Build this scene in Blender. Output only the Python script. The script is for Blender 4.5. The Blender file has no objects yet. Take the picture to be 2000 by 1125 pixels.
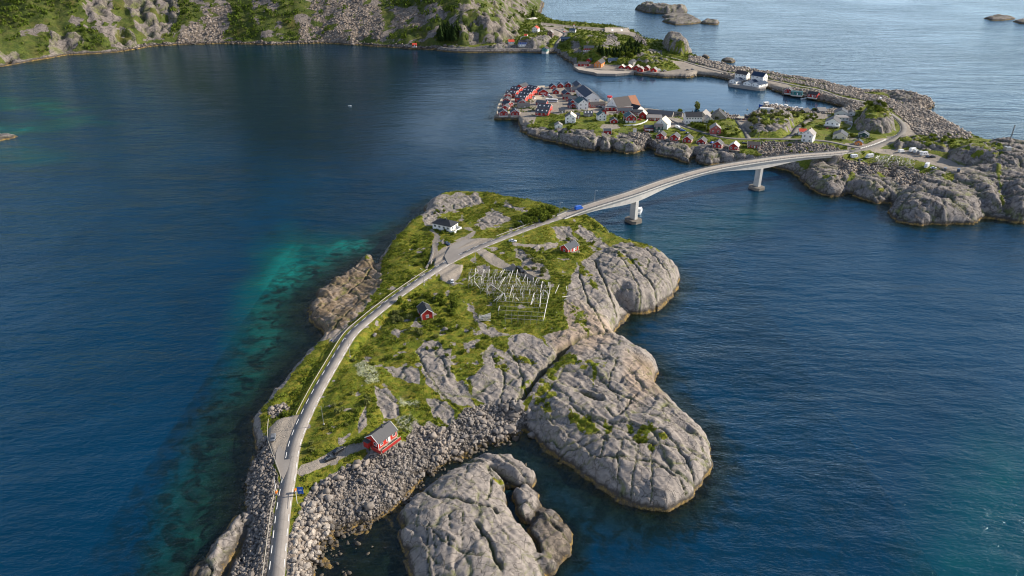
import bpy, bmesh, math, random
import numpy as np
from mathutils import Vector, Matrix, noise as mnoise

random.seed(7)
rng = np.random.default_rng(7)
SC = bpy.context.scene
COL = SC.collection
PI = math.pi

# ------------------------------------------------------------------ camera
F_PX, H_CAM, PITCH = 1420.0, 171.0, math.atan2(722.5, 1420.0)
cam_data = bpy.data.cameras.new('camera')
cam_data.sensor_width = 36.0
cam_data.lens = 36.0 * F_PX / 2000.0
cam_data.clip_start = 1.0
cam_data.clip_end = 60000.0
cam = bpy.data.objects.new('camera', cam_data)
cam.location = (0, 0, H_CAM)
cam.rotation_euler = (PI / 2 - PITCH, 0, 0)
COL.objects.link(cam)
SC.camera = cam

# ------------------------------------------------------------------ light
SUN_EL = math.radians(27.0)
SUN_AZ = math.radians(79.0)          # clockwise from +Y
SUN_DIR = Vector((math.sin(SUN_AZ) * math.cos(SUN_EL), math.cos(SUN_AZ) * math.cos(SUN_EL), math.sin(SUN_EL)))
world = bpy.data.worlds.new('World')
SC.world = world
world.use_nodes = True
wn = world.node_tree.nodes
wl = world.node_tree.links
wn.clear()
w_out = wn.new('ShaderNodeOutputWorld')
w_bg = wn.new('ShaderNodeBackground')
w_bg.inputs['Strength'].default_value = 0.112
w_sky = wn.new('ShaderNodeTexSky')
w_sky.sky_type = 'NISHITA'
w_sky.sun_disc = False
w_sky.sun_elevation = SUN_EL
w_sky.sun_rotation = SUN_AZ
w_sky.altitude = 0
w_sky.air_density = 1.0
w_sky.dust_density = 1.0
w_sky.ozone_density = 2.0
# broken high cloud all round the sky
w_tc = wn.new('ShaderNodeTexCoord')
w_sep = wn.new('ShaderNodeSeparateXYZ')
w_map = wn.new('ShaderNodeMapping')
w_map.inputs['Scale'].default_value = (1.0, 1.0, 3.2)
w_cl = wn.new('ShaderNodeTexNoise')
w_cl.inputs['Scale'].default_value = 2.4
w_cl.inputs['Detail'].default_value = 7
w_cl.inputs['Roughness'].default_value = 0.58
w_rmp = wn.new('ShaderNodeMapRange')
w_rmp.inputs['From Min'].default_value = 0.40
w_rmp.inputs['From Max'].default_value = 0.70
w_rmp.inputs['To Min'].default_value = 0.32
w_rmp.inputs['To Max'].default_value = 0.85
w_mix = wn.new('ShaderNodeMix')
w_mix.data_type = 'RGBA'
w_mix.inputs['B'].default_value = (13.6, 13.0, 13.4, 1)
wl.new(w_tc.outputs['Generated'], w_map.inputs['Vector'])
wl.new(w_map.outputs['Vector'], w_cl.inputs['Vector'])
wl.new(w_cl.outputs['Fac'], w_rmp.inputs['Value'])
w_xyz = wn.new('ShaderNodeSeparateXYZ')
wl.new(w_tc.outputs['Generated'], w_xyz.inputs['Vector'])
w_low = wn.new('ShaderNodeMapRange')
w_low.inputs['From Min'].default_value = 0.04
w_low.inputs['From Max'].default_value = 0.44
w_low.inputs['To Min'].default_value = 1.0
w_low.inputs['To Max'].default_value = 0.0
wl.new(w_xyz.outputs['Z'], w_low.inputs['Value'])
w_f = wn.new('ShaderNodeMath')
w_f.operation = 'MULTIPLY'
wl.new(w_rmp.outputs['Result'], w_f.inputs[0])
wl.new(w_low.outputs['Result'], w_f.inputs[1])
wl.new(w_f.outputs[0], w_mix.inputs['Factor'])
wl.new(w_sky.outputs['Color'], w_mix.inputs['A'])
wl.new(w_mix.outputs['Result'], w_bg.inputs['Color'])
wl.new(w_bg.outputs['Background'], w_out.inputs['Surface'])

sun_data = bpy.data.lights.new('sun', 'SUN')
sun_data.energy = 5.0
sun_data.angle = math.radians(0.53)
sun_data.color = (1.0, 0.90, 0.76)
sun = bpy.data.objects.new('sun', sun_data)
sun.rotation_euler = SUN_DIR.to_track_quat('Z', 'Y').to_euler()
sun.location = (400, 200, 500)
COL.objects.link(sun)

SC.view_settings.view_transform = 'Standard'
SC.view_settings.look = 'None'
SC.view_settings.gamma = 1
SC.view_settings.use_curve_mapping = False
SC.view_settings.exposure = 0.55
SC.render.engine = 'CYCLES'
try:
    SC.cycles.filter_width = 1.1
    SC.cycles.max_bounces = 6
    SC.cycles.transparent_max_bounces = 12
    SC.cycles.sample_clamp_indirect = 4
except Exception:
    pass

# ------------------------------------------------------------------ photograph pixels <-> places
CP, SP = math.cos(PITCH), math.sin(PITCH)
def unproj(px, py, z=0.0):
    px = np.asarray(px, float); py = np.asarray(py, float)
    v = (562.5 - py) / F_PX; u = (px - 1000.0) / F_PX
    dz = -SP + v * CP
    t = (z - H_CAM) / dz
    return u * t, (CP + v * SP) * t
def proj(x, y, z):
    dz = z - H_CAM
    d = y * CP - dz * SP
    d = np.maximum(d, 1.0)
    return 1000 + F_PX * x / d, 562.5 - F_PX * (y * SP + dz * CP) / d
def P(px, py, z=0.0):
    x, y = unproj(px, py, z)
    return Vector((float(x), float(y), float(z)))
def ring_w(pts, z=0.0):
    a = np.array([p[:2] for p in pts], float)
    x, y = unproj(a[:, 0], a[:, 1], z)
    return np.stack([x, y], 1)

# ------------------------------------------------------------------ numpy noise
def _h(ix, iy, s):
    h = (ix.astype(np.int64) * 374761393 + iy.astype(np.int64) * 668265263 + s * 974634777) & 0xffffffff
    h = ((h ^ (h >> 13)) * 1274126177) & 0xffffffff
    return ((h ^ (h >> 16)) & 0xffffff) / float(0xffffff)
def vnoise(x, y, s=0):
    ix = np.floor(x); iy = np.floor(y)
    fx = x - ix; fy = y - iy
    fx = fx * fx * fx * (fx * (fx * 6 - 15) + 10); fy = fy * fy * fy * (fy * (fy * 6 - 15) + 10)
    a = _h(ix, iy, s); b = _h(ix + 1, iy, s); c = _h(ix, iy + 1, s); d = _h(ix + 1, iy + 1, s)
    return (a + (b - a) * fx) * (1 - fy) + (c + (d - c) * fx) * fy
def fbm(x, y, s=0, o=4, g=0.5):
    t = 0; a = 1; n = 0
    for k in range(o):
        t = t + a * (vnoise(x * 2 ** k + 17.3 * k, y * 2 ** k - 9.1 * k, s + k) - 0.5) * 2; n += a; a *= g
    return t / n
def voro(x, y, s=0):
    ix = np.floor(x); iy = np.floor(y)
    f1 = np.full(x.shape, 9.0); f2 = np.full(x.shape, 9.0); idc = np.zeros(x.shape)
    for dx in (-1, 0, 1):
        for dy in (-1, 0, 1):
            cx = ix + dx; cy = iy + dy
            qx = cx + _h(cx, cy, s); qy = cy + _h(cx, cy, s + 51)
            d = np.hypot(x - qx, y - qy)
            idn = _h(cx, cy, s + 99)
            nw = d < f1
            f2 = np.where(nw, f1, np.minimum(f2, d)); idc = np.where(nw, idn, idc); f1 = np.where(nw, d, f1)
    return f1, f2, idc
def sst(a, b, x):
    t = np.clip((x - a) / (b - a), 0, 1)
    return t * t * (3 - 2 * t)
def sdf(X, Y, ring):
    """signed distance to a closed ring, positive inside"""
    sh = X.shape; x = X.ravel(); y = Y.ravel()
    d2 = np.full(x.shape, 1e18); ins = np.zeros(x.shape, bool)
    n = len(ring)
    for i in range(n):
        ax, ay = ring[i]; bx, by = ring[(i + 1) % n]
        ex, ey = bx - ax, by - ay
        t = np.clip(((x - ax) * ex + (y - ay) * ey) / (ex * ex + ey * ey + 1e-12), 0, 1)
        d2 = np.minimum(d2, (x - ax - t * ex) ** 2 + (y - ay - t * ey) ** 2)
        if ay != by:
            c = ((ay > y) != (by > y)) & (x < (bx - ax) * (y - ay) / (by - ay) + ax)
            ins ^= c
    d = np.sqrt(d2)
    return np.where(ins, d, -d).reshape(sh)
def sdf_box(X, Y, ring, margin):
    """sdf limited to the box round the ring (far value elsewhere)"""
    out = np.full(X.shape, -float(margin))
    m = (X > ring[:, 0].min() - margin) & (X < ring[:, 0].max() + margin) & (Y > ring[:, 1].min() - margin) & (Y < ring[:, 1].max() + margin)
    if m.any():
        out[m] = np.maximum(sdf(X[m], Y[m], ring), -margin)
    return out
def shepard(X, Y, pts, vals, r=6.0, p=1.6):
    pts = np.asarray(pts, float); vals = np.asarray(vals, float)
    num = np.zeros(X.shape); den = np.zeros(X.shape)
    for (px, py), v in zip(pts, vals):
        w = ((X - px) ** 2 + (Y - py) ** 2 + r * r) ** (-p)
        num += w * v; den += w
    return num / den
def smax(a, b, k):
    h = np.clip(0.5 + 0.5 * (a - b) / k, 0, 1)
    return b + (a - b) * h + k * h * (1 - h)
def spline(pts, step):
    """Catmull-Rom through the points, about `step` metres apart"""
    p = [np.array(q, float) for q in pts]
    p = [2 * p[0] - p[1]] + p + [2 * p[-1] - p[-2]]
    out = []
    for i in range(1, len(p) - 2):
        n = max(1, int(np.linalg.norm(p[i + 1] - p[i]) / step))
        for k in range(n):
            t = k / n
            out.append(0.5 * ((2 * p[i]) + (-p[i - 1] + p[i + 1]) * t + (2 * p[i - 1] - 5 * p[i] + 4 * p[i + 1] - p[i + 2]) * t * t + (-p[i - 1] + 3 * p[i] - 3 * p[i + 1] + p[i + 2]) * t ** 3))
    out.append(p[-2])
    return np.array(out)
def path3(pts, step=3.0):
    return spline([tuple(P(*q)) for q in pts], step)
def near_path(X, Y, path, width):
    """distance to a 3D path and its height there, within `width`"""
    D = np.full(X.shape, 1e9); Z = np.zeros(X.shape)
    m = (X > path[:, 0].min() - width) & (X < path[:, 0].max() + width) & (Y > path[:, 1].min() - width) & (Y < path[:, 1].max() + width)
    x = X[m]; y = Y[m]; d = np.full(x.shape, 1e9); z = np.zeros(x.shape)
    for a, b in zip(path[:-1], path[1:]):
        e = b[:2] - a[:2]
        t = np.clip(((x - a[0]) * e[0] + (y - a[1]) * e[1]) / (e @ e + 1e-9), 0, 1)
        q = np.hypot(x - a[0] - t * e[0], y - a[1] - t * e[1])
        k = q < d
        d = np.where(k, q, d); z = np.where(k, a[2] + t * (b[2] - a[2]), z)
    D[m] = d; Z[m] = z
    return D, Z

# ------------------------------------------------------------------ objects
def link(o, parent=None):
    COL.objects.link(o)
    if parent is not None:
        o.parent = parent
    return o
def tag(o, label=None, cat=None, group=None, kind=None):
    if label: o['label'] = label
    if cat: o['category'] = cat
    if group: o['group'] = group
    if kind: o['kind'] = kind
    return o
def mesh_np(name, V, Fc, mats, parent=None, smooth=False, attrs=None, midx=None):
    me = bpy.data.meshes.new(name)
    V = np.asarray(V, np.float32); Fc = np.asarray(Fc, np.int32)
    k = Fc.shape[1]
    me.vertices.add(len(V)); me.vertices.foreach_set('co', V.ravel())
    me.loops.add(Fc.size); me.loops.foreach_set('vertex_index', Fc.ravel())
    me.polygons.add(len(Fc))
    me.polygons.foreach_set('loop_start', np.arange(0, Fc.size, k, dtype=np.int32))
    me.polygons.foreach_set('loop_total', np.full(len(Fc), k, np.int32))
    if smooth: me.polygons.foreach_set('use_smooth', np.ones(len(Fc), bool))
    for m in (mats if isinstance(mats, (list, tuple)) else [mats]): me.materials.append(m)
    if midx is not None: me.polygons.foreach_set('material_index', np.asarray(midx, np.int32))
    for an, arr in (attrs or {}).items():
        arr = np.asarray(arr, np.float32)
        if arr.ndim == 2:
            a = me.color_attributes.new(an, 'FLOAT_COLOR', 'POINT')
            if arr.shape[1] == 3: arr = np.concatenate([arr, np.ones((len(arr), 1), np.float32)], 1)
            a.data.foreach_set('color', np.ascontiguousarray(arr).ravel())
        else:
            a = me.attributes.new(an, 'FLOAT', 'POINT'); a.data.foreach_set('value', arr)
    me.update(calc_edges=True); me.validate()
    return link(bpy.data.objects.new(name, me), parent)
def empty(name, loc, rz=0.0):
    o = bpy.data.objects.new(name, None); o.empty_display_size = 1
    o.location = loc; o.rotation_euler = (0, 0, rz)
    return link(o)

class MB:
    """collects simple solids into one mesh"""
    def __init__(s): s.v = []; s.f = []
    def add(s, vs, fs):
        n = len(s.v); s.v += [tuple(v) for v in vs]; s.f += [tuple(i + n for i in f) for f in fs]; return s
    def box(s, x0, x1, y0, y1, z0, z1):
        return s.add([(x0, y0, z0), (x1, y0, z0), (x1, y1, z0), (x0, y1, z0), (x0, y0, z1), (x1, y0, z1), (x1, y1, z1), (x0, y1, z1)],
                     [(0, 3, 2, 1), (4, 5, 6, 7), (0, 1, 5, 4), (1, 2, 6, 5), (2, 3, 7, 6), (3, 0, 4, 7)])
    def prism(s, poly, y0, y1):
        """polygon in xz (counter-clockwise seen from -y) swept along y"""
        n = len(poly)
        return s.add([(x, y0, z) for x, z in poly] + [(x, y1, z) for x, z in poly],
                     [tuple(range(n)), tuple(range(2 * n - 1, n - 1, -1))] + [(i, i + n, (i + 1) % n + n, (i + 1) % n) for i in range(n)])
    def loft(s, rings):
        n = len(rings[0]); vs = [v for r in rings for v in r]; fs = []
        for k in range(len(rings) - 1):
            for i in range(n):
                j = (i + 1) % n
                fs.append((k * n + i, k * n + j, (k + 1) * n + j, (k + 1) * n + i))
        fs.append(tuple(range(n - 1, -1, -1))); fs.append(tuple((len(rings) - 1) * n + i for i in range(n)))
        return s.add(vs, fs)
    def bar(s, a, b, r, n=4, r2=None):
        a = Vector(a); b = Vector(b); d = (b - a).normalized()
        u = d.orthogonal().normalized(); w = d.cross(u); r2 = r if r2 is None else r2
        R = [[a + (u * math.cos(2 * PI * i / n) + w * math.sin(2 * PI * i / n)) * r for i in range(n)],
             [b + (u * math.cos(2 * PI * i / n) + w * math.sin(2 * PI * i / n)) * r2 for i in range(n)]]
        return s.loft(R)
    def mesh(s, name, mat, bevel=0, smooth=False):
        me = bpy.data.meshes.new(name); me.from_pydata(s.v, [], s.f); me.materials.append(mat)
        bm = bmesh.new(); bm.from_mesh(me)
        bmesh.ops.recalc_face_normals(bm, faces=bm.faces)
        if bevel: bmesh.ops.bevel(bm, geom=list(bm.edges), offset=bevel, segments=1, affect='EDGES')
        if smooth:
            for f in bm.faces: f.smooth = True
        bm.to_mesh(me); bm.free()
        return me
    def build(s, name, mat, parent=None, bevel=0, smooth=False):
        return link(bpy.data.objects.new(name, s.mesh(name, mat, bevel, smooth)), parent)
def inst(name, me, parent=None, loc=(0, 0, 0), rz=0.0, sc=None):
    o = bpy.data.objects.new(name, me); o.location = loc; o.rotation_euler = (0, 0, rz)
    if sc is not None: o.scale = sc if hasattr(sc, '__len__') else (sc, sc, sc)
    return link(o, parent)
def copy_tree(o, parent=None):
    c = o.copy(); COL.objects.link(c); c.parent = parent
    for ch in KIDS.get(o.name, []): copy_tree(ch, c)
    return c
KIDS = {}
def kids_of(root):
    for o in root.children: 
        KIDS.setdefault(root.name, []).append(o); kids_of(o)

# ------------------------------------------------------------------ materials
class NT:
    def __init__(s, name):
        s.m = bpy.data.materials.new(name); s.m.use_nodes = True
        s.t = s.m.node_tree; s.t.nodes.clear()
        s.out = s.t.nodes.new('ShaderNodeOutputMaterial')
    def n(s, typ, ins=None, **props):
        nd = s.t.nodes.new('ShaderNode' + typ)
        for k, v in props.items(): setattr(nd, k, v)
        for k, v in (ins or {}).items():
            if hasattr(v, 'is_linked') or hasattr(v, 'links'): s.t.links.new(v, nd.inputs[k])
            else: nd.inputs[k].default_value = v
        return nd
    def attr(s, name): return s.n('Attribute', attribute_name=name)
    def pos(s): return s.n('NewGeometry').outputs['Position']
    def noise(s, vec, scale, detail=4, rough=0.55, dist=0.0):
        return s.n('TexNoise', {'Vector': vec, 'Scale': scale, 'Detail': detail, 'Roughness': rough, 'Distortion': dist}).outputs['Fac']
    def map(s, v, a, b, c=0.0, d=1.0):
        return s.n('MapRange', {'Value': v, 'From Min': a, 'From Max': b, 'To Min': c, 'To Max': d}).outputs['Result']
    def mix(s, f, a, b):
        nd = s.t.nodes.new('ShaderNodeMix'); nd.data_type = 'RGBA'
        for k, v in (('Factor', f), ('A', a), ('B', b)):
            if hasattr(v, 'links'): s.t.links.new(v, nd.inputs[k])
            else: nd.inputs[k].default_value = v if k == 'Factor' else (tuple(v) + (1,))[:4]
        return nd.outputs['Result']
    def mul(s, a, b, op='MULTIPLY'):
        nd = s.t.nodes.new('ShaderNodeMath'); nd.operation = op; nd.use_clamp = False
        for k, v in ((0, a), (1, b)):
            if hasattr(v, 'links'): s.t.links.new(v, nd.inputs[k])
            else: nd.inputs[k].default_value = v
        return nd.outputs[0]
    def bump(s, h, st, dist, normal=None):
        i = {'Height': h, 'Strength': st, 'Distance': dist}
        if normal is not None: i['Normal'] = normal
        return s.n('Bump', i).outputs['Normal']
    def done(s, shader):
        s.t.links.new(shader, s.out.inputs['Surface']); return s.m
def simple(name, col, rough=0.7, var=0.18, scale=1.5, metal=0.0, bump=0.0, spec=0.3, stretch=(1, 1, 1)):
    t = NT(name)
    co = t.n('TexCoord').outputs['Object']
    mp = t.n('Mapping', {'Vector': co, 'Scale': stretch}).outputs['Vector']
    nz = t.noise(mp, scale, 5, 0.6)
    oi = t.n('ObjectInfo').outputs['Random']
    k = t.map(nz, 0.25, 0.75, 1 - var, 1 + var * 0.6)
    k = t.mul(k, t.map(oi, 0, 1, 1 - var * 0.4, 1 + var * 0.4))
    c = t.n('VectorMath', {0: tuple(col[:3]), 1: (1, 1, 1)}, operation='MULTIPLY')
    comb = t.n('CombineXYZ', {'X': k, 'Y': k, 'Z': k}).outputs['Vector']
    t.t.links.new(comb, c.inputs[1])
    b = t.n('BsdfPrincipled', {'Base Color': c.outputs[0], 'Roughness': rough, 'Metallic': metal, 'Specular IOR Level': spec})
    if bump:
        t.t.links.new(t.bump(nz, bump, 0.05), b.inputs['Normal'])
    return t.done(b.outputs[0])
# ================================================================== LAND
# pixel helpers for painted ground cover
def paint(PX, PY, ring, soft):
    r = np.array(ring, float)
    return np.clip(sdf_box(PX, PY, r, soft * 1.5 + 2) / soft + 0.5, 0, 1)
def circ(PX, PY, x, y, rx, ry=None):
    ry = ry or rx
    return np.clip(1.6 - 1.6 * np.hypot((PX - x) / rx, (PY - y) / ry), 0, 1)

# ---- the road over the near island, the bridge and the village road (pixel, pixel, height)
ROAD = path3([(530, 1215, 4.6), (539, 1125, 4.8), (543, 1087, 4.9), (553, 995, 5.1), (564, 932, 5.4), (575, 868, 5.8), (597, 812, 6.4),
              (622, 762, 7.2), (652, 710, 8.2), (686, 655, 9.2), (716, 627, 9.7), (745, 603, 10.1), (785, 572, 10.6), (866, 518, 11.4), (923, 489, 12.0),
              (966, 471, 12.6), (1046, 440.5, 13.8), (1095, 424.5, 14.8)], 2.5)
BRIDGE = path3([(1095, 424.5, 14.8), (1127, 412, 15.9), (1168, 398.5, 17.4), (1236, 377.5, 19.3), (1308, 352.5, 20.8), (1395, 329, 21.6),
                (1486, 314, 20.4), (1560, 305, 17.8), (1620, 300.5, 15.2), (1660, 296.5, 13.6)], 2.5)
VROAD = path3([(1660, 296.5, 13.6), (1692, 290, 12.6), (1720, 281.5, 11.6), (1745, 271, 10.4), (1762, 259, 9.6), (1764, 247, 8.6), (1757, 236, 7.8), (1744, 226, 7.2),
               (1730, 217, 6.6), (1710, 208.5, 6.0), (1688, 199.5, 5.6), (1640, 189, 5.2), (1600, 175.5, 5.0), (1550, 166, 5.0), (1500, 156, 5.0), (1435, 144, 5.0), (1400, 138, 5.0), (1350, 124, 4.8),
               (1320, 115, 4.8), (1296, 110, 5.0)], 4.0)
VLANE = path3([(1692, 290, 12.6), (1665, 286, 12.0), (1640, 281, 11.2), (1618, 276.5, 10.6), (1580, 273, 9.8), (1540, 272, 9.2), (1500, 271, 8.6), (1460, 271.5, 8.2),
               (1420, 269.5, 7.8), (1395, 265, 7.4), (1370, 257.5, 7.0), (1345, 249, 6.6), (1325, 240, 6.0), (1305, 232, 5.4), (1280, 229, 5.0), (1262, 226, 4.8)], 3.5)
VLANE2 = path3([(1530, 272, 9.0), (1548, 263, 8.2), (1556, 251, 7.0), (1570, 240, 5.4), (1584, 230, 4.2), (1592, 224, 3.6)], 3.5)
VLANE3 = path3([(1462, 271, 8.2), (1457, 260, 7.6), (1452, 251, 6.6), (1445, 243, 5.2), (1440, 235, 3.6)], 3.5)
VLANE4 = path3([(1612, 276, 10.4), (1613, 266, 9.8), (1614, 255, 8.8)], 3.5)
HROAD = path3([(860, 92.5, 4.2), (900, 95.5, 4.2), (960, 95.5, 4.2), (1010, 95, 4.4), (1060, 96, 4.6), (1082, 94, 5.0), (1088, 83, 5.8), (1096, 74, 6.4), (1103, 66, 7.0), (1085, 57, 7.0)], 5.0)
HROAD2 = path3([(1040, 47, 8), (1060, 47.5, 7), (1110, 51.5, 6.5), (1150, 55, 6.2), (1185, 58, 6.0)], 6.0)
LOTROAD = path3([(1705, 288.5, 12.2), (1735, 296, 11.6), (1770, 302, 11.2), (1810, 310, 10.6), (1850, 322, 9.8), (1880, 330, 9.0)], 4.0)

# ---- near island: waterline ring (pixels of points at sea level)
NEAR = [(1100, 438), (1125, 442), (1150, 452), (1175, 466), (1200, 484), (1228, 496), (1262, 503), (1290, 514), (1313, 530), (1325, 546), (1320, 564), (1315, 576), (1296, 588), (1276, 604), (1252, 613),
        (1228, 613), (1207, 604), (1209, 622), (1206, 640), (1196, 655), (1200, 672), (1225, 686), (1252, 702), (1274, 714), (1285, 730), (1276, 752), (1284, 768), (1303, 784), (1322, 806), (1346, 828),
        (1371, 850), (1389, 878), (1390, 905), (1381, 933), (1365, 954), (1350, 975), (1328, 992), (1302, 1002), (1276, 1000), (1250, 994), (1232, 982), (1206, 974), (1186, 962), (1163, 946),
        (1138, 930), (1118, 914), (1093, 900), (1070, 880), (1052, 866), (1036, 852), (1022, 842), (1005, 852), (985, 858), (962, 868), (928, 880), (895, 894), (868, 906), (842, 922), (822, 938), (808, 956),
        (790, 980), (765, 1000), (728, 1018), (690, 1026), (655, 1040), (630, 1064), (620, 1096), (612, 1140), (604, 1200), (600, 1300), (400, 1300), (424, 1200), (446, 1125), (462, 1085), (474, 1050), (478, 1015), (476, 980), (480, 945),
        (492, 915), (505, 888), (497, 862), (490, 838), (500, 812), (520, 796), (536, 776), (556, 752), (576, 728), (596, 704), (618, 682), (640, 664),
        (632, 652), (618, 640), (603, 620), (606, 598), (622, 574), (644, 556), (668, 541), (692, 524), (708, 510), (728, 508), (736, 524),
        (742, 516), (752, 500), (768, 482), (786, 464), (804, 446), (822, 436), (836, 424), (836, 408), (850, 399), (876, 394), (905, 392), (935, 393), (965, 397), (1000, 405), (1030, 414), (1065, 424), (1085, 430)]
NEARW = ring_w(NEAR)
# interior heights: px, py, height, width over which the shore climbs to it
NC = [(540, 1120, 4.6, 9), (600, 1060, 3.2, 12), (480, 1080, 3.0, 12), (520, 1000, 4.4, 10), (500, 930, 4.2, 10), (560, 940, 5.2, 9), (585, 960, 4.8, 10), (620, 930, 5.0, 14), (670, 930, 4.5, 18), (740, 910, 3.4, 22),
      (820, 880, 2.8, 22), (900, 850, 3.2, 20), (960, 825, 3.6, 18), (700, 885, 6.2, 16), (745, 870, 6.6, 14), (640, 860, 6.6, 10), (680, 800, 8.0, 10), (700, 740, 9.0, 10), (760, 780, 8.0, 12), (800, 820, 6.0, 14),
      (850, 740, 9.5, 10), (900, 780, 7.5, 12), (930, 720, 9.5, 10), (980, 760, 8.0, 8), (1030, 720, 9.0, 7), (1060, 690, 9.5, 7), (820, 640, 9.8, 9), (900, 620, 9.5, 9), (960, 640, 10.0, 9), (1040, 600, 11.5, 8), (1000, 560, 11.5, 8),
      (920, 560, 10.6, 8), (870, 560, 10.6, 9), (830, 600, 10.2, 9), (1060, 540, 12.5, 8), (1100, 560, 13.0, 9), (1120, 500, 12.5, 10), (1060, 470, 13.0, 9), (1110, 470, 11.5, 10), (1160, 500, 10.5, 9), (1130, 600, 12.0, 9), (1130, 640, 11, 9),
      (1170, 600, 11, 10), (1180, 560, 12, 10), (1200, 530, 11.0, 9), (980, 430, 10.5, 9), (920, 410, 8.0, 8), (880, 450, 10.5, 8), (860, 480, 11.0, 8), (930, 450, 11.8, 8), (1030, 415, 12.0, 6), (830, 480, 9.0, 10), (800, 530, 8.5, 10), (770, 560, 8.0, 10),
      (740, 590, 8.0, 9), (710, 610, 7.2, 9), (670, 640, 7.0, 8), (640, 690, 6.6, 8), (600, 740, 6.0, 8), (560, 790, 5.4, 8), (530, 830, 5.2, 8), (530, 870, 5.2, 8), (1060, 440, 13.6, 8), (1085, 430, 14.4, 5), (660, 600, 3.4, 8), (690, 570, 3.6, 8), (700, 540, 3.0, 8)]
# rounded rock domes: ring at its foot (pixels), foot height, rise, radius of the shoulder
DOMES = [
 ([(1130, 545), (1150, 510), (1190, 490), (1230, 492), (1290, 520), (1322, 545), (1314, 572), (1285, 595), (1250, 610), (1212, 602), (1200, 632), (1180, 650), (1120, 640), (1110, 600)], 0.0, 13.0, 26),
 ([(1150, 520), (1200, 494), (1225, 500), (1215, 560), (1195, 600), (1160, 600), (1140, 560)], 6, 8.5, 12),
 ([(1225, 498), (1262, 506), (1300, 530), (1312, 550), (1290, 580), (1262, 596), (1235, 560), (1215, 520)], 3, 7.5, 10),
 ([(1040, 752), (1075, 712), (1110, 690), (1160, 676), (1200, 676), (1250, 704), (1276, 720), (1270, 750), (1262, 775), (1220, 800), (1160, 790), (1100, 780), (1060, 790), (1040, 775)], 0, 12.5, 18),
 ([(1034, 830), (1040, 780), (1080, 755), (1150, 770), (1230, 770), (1290, 780), (1340, 826), (1386, 880), (1384, 925), (1350, 970), (1300, 998), (1240, 982), (1180, 955), (1130, 915), (1080, 880), (1050, 855)], 0, 9.5, 17),
 ([(1080, 860), (1130, 850), (1200, 862), (1260, 880), (1290, 930), (1290, 975), (1240, 975), (1180, 945), (1130, 910)], 1, 6.4, 9),
 ([(1120, 700), (1170, 685), (1220, 700), (1240, 740), (1200, 770), (1130, 765), (1095, 740)], 6, 7.6, 14),
 ([(818, 690), (832, 672), (862, 672), (880, 690), (884, 730), (860, 750), (830, 740)], 8.2, 2.6, 5),
 ([(835, 745), (880, 735), (905, 770), (925, 800), (890, 800), (850, 775)], 6.4, 2.6, 6),
 ([(940, 745), (960, 700), (1000, 690), (1050, 700), (1070, 725), (1040, 770), (1000, 795), (955, 790)], 5.5, 5.0, 10),
 ([(995, 672), (1030, 655), (1080, 670), (1092, 690), (1050, 710), (1010, 700)], 8.5, 3.4, 6),
 ([(835, 800), (850, 780), (885, 805), (885, 832), (855, 828)], 5.0, 2.4, 4),
 ([(745, 735), (790, 720), (822, 735), (815, 755), (780, 758)], 8.0, 1.8, 4),
 # rocks on the western shore
 ([(598, 625), (606, 590), (640, 560), (690, 522), (738, 512), (738, 555), (705, 592), (665, 625), (630, 645)], -0.4, 3.1, 8),
 ([(640, 665), (670, 610), (720, 575), (740, 580), (715, 615), (680, 645)], 1.0, 4.2, 5),
 ([(836, 425), (828, 405), (846, 398), (880, 396), (880, 410)], 0, 4.0, 5),
 # small rounded rocks on the shore below the village side of the bridge
 ([(355, 1180), (372, 1120), (404, 1078), (432, 1045), (452, 1010), (492, 1000), (497, 1018), (470, 1062), (440, 1120), (425, 1180)], -0.5, 4.2, 9),
 # islet in the lower middle
 ([(776, 1010), (800, 988), (832, 962), (880, 930), (935, 905), (968, 912), (992, 955), (990, 990), (1010, 1020), (1050, 1060), (1050, 1100), (1040, 1160), (1050, 1260), (830, 1260), (812, 1150), (800, 1080), (778, 1048)], -0.4, 7.0, 13),
 ([(838, 955), (880, 925), (935, 912), (965, 935), (975, 975), (940, 1000), (880, 990), (840, 985)], 1.5, 6.2, 8),
 ([(925, 905), (960, 894), (1002, 898), (1045, 935), (1042, 958), (1000, 955), (965, 940)], -0.2, 4.6, 6),
 ([(995, 965), (1025, 952), (1052, 965), (1058, 990), (1035, 1025), (1010, 1020)], -0.2, 3.6, 5),
 ([(1022, 1040), (1050, 990), (1090, 1005), (1120, 1045), (1112, 1085), (1085, 1120), (1050, 1130), (1030, 1090)], -0.5, 3.2, 6),
 ([(1000, 1010), (1040, 1040), (1062, 1090), (1070, 1150), (1060, 1220), (1000, 1220), (985, 1100)], -0.3, 3.6, 6),
 ([(800, 1060), (840, 1020), (900, 1015), (970, 1025), (1000, 1070), (1010, 1160), (1020, 1260), (840, 1260), (815, 1140)], 1.0, 6.4, 10),
]
SHELF = [(560, 700, 0.16), (620, 600, 0.18), (560, 560, 0.2), (700, 480, 0.24), (500, 780, 0.22), (430, 960, 0.2), (380, 1050, 0.2), (440, 900, 0.2), (700, 1050, 0.055), (760, 1080, 0.05), (880, 920, 0.10), (1000, 900, 0.2), (1080, 960, 0.25), (1150, 1000, 0.25),
         (1300, 1020, 0.5), (1420, 900, 0.6), (1300, 700, 0.5), (1330, 600, 0.6), (1200, 460, 0.8), (1000, 380, 0.7), (850, 370, 0.4), (1090, 1090, 0.22)]

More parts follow.
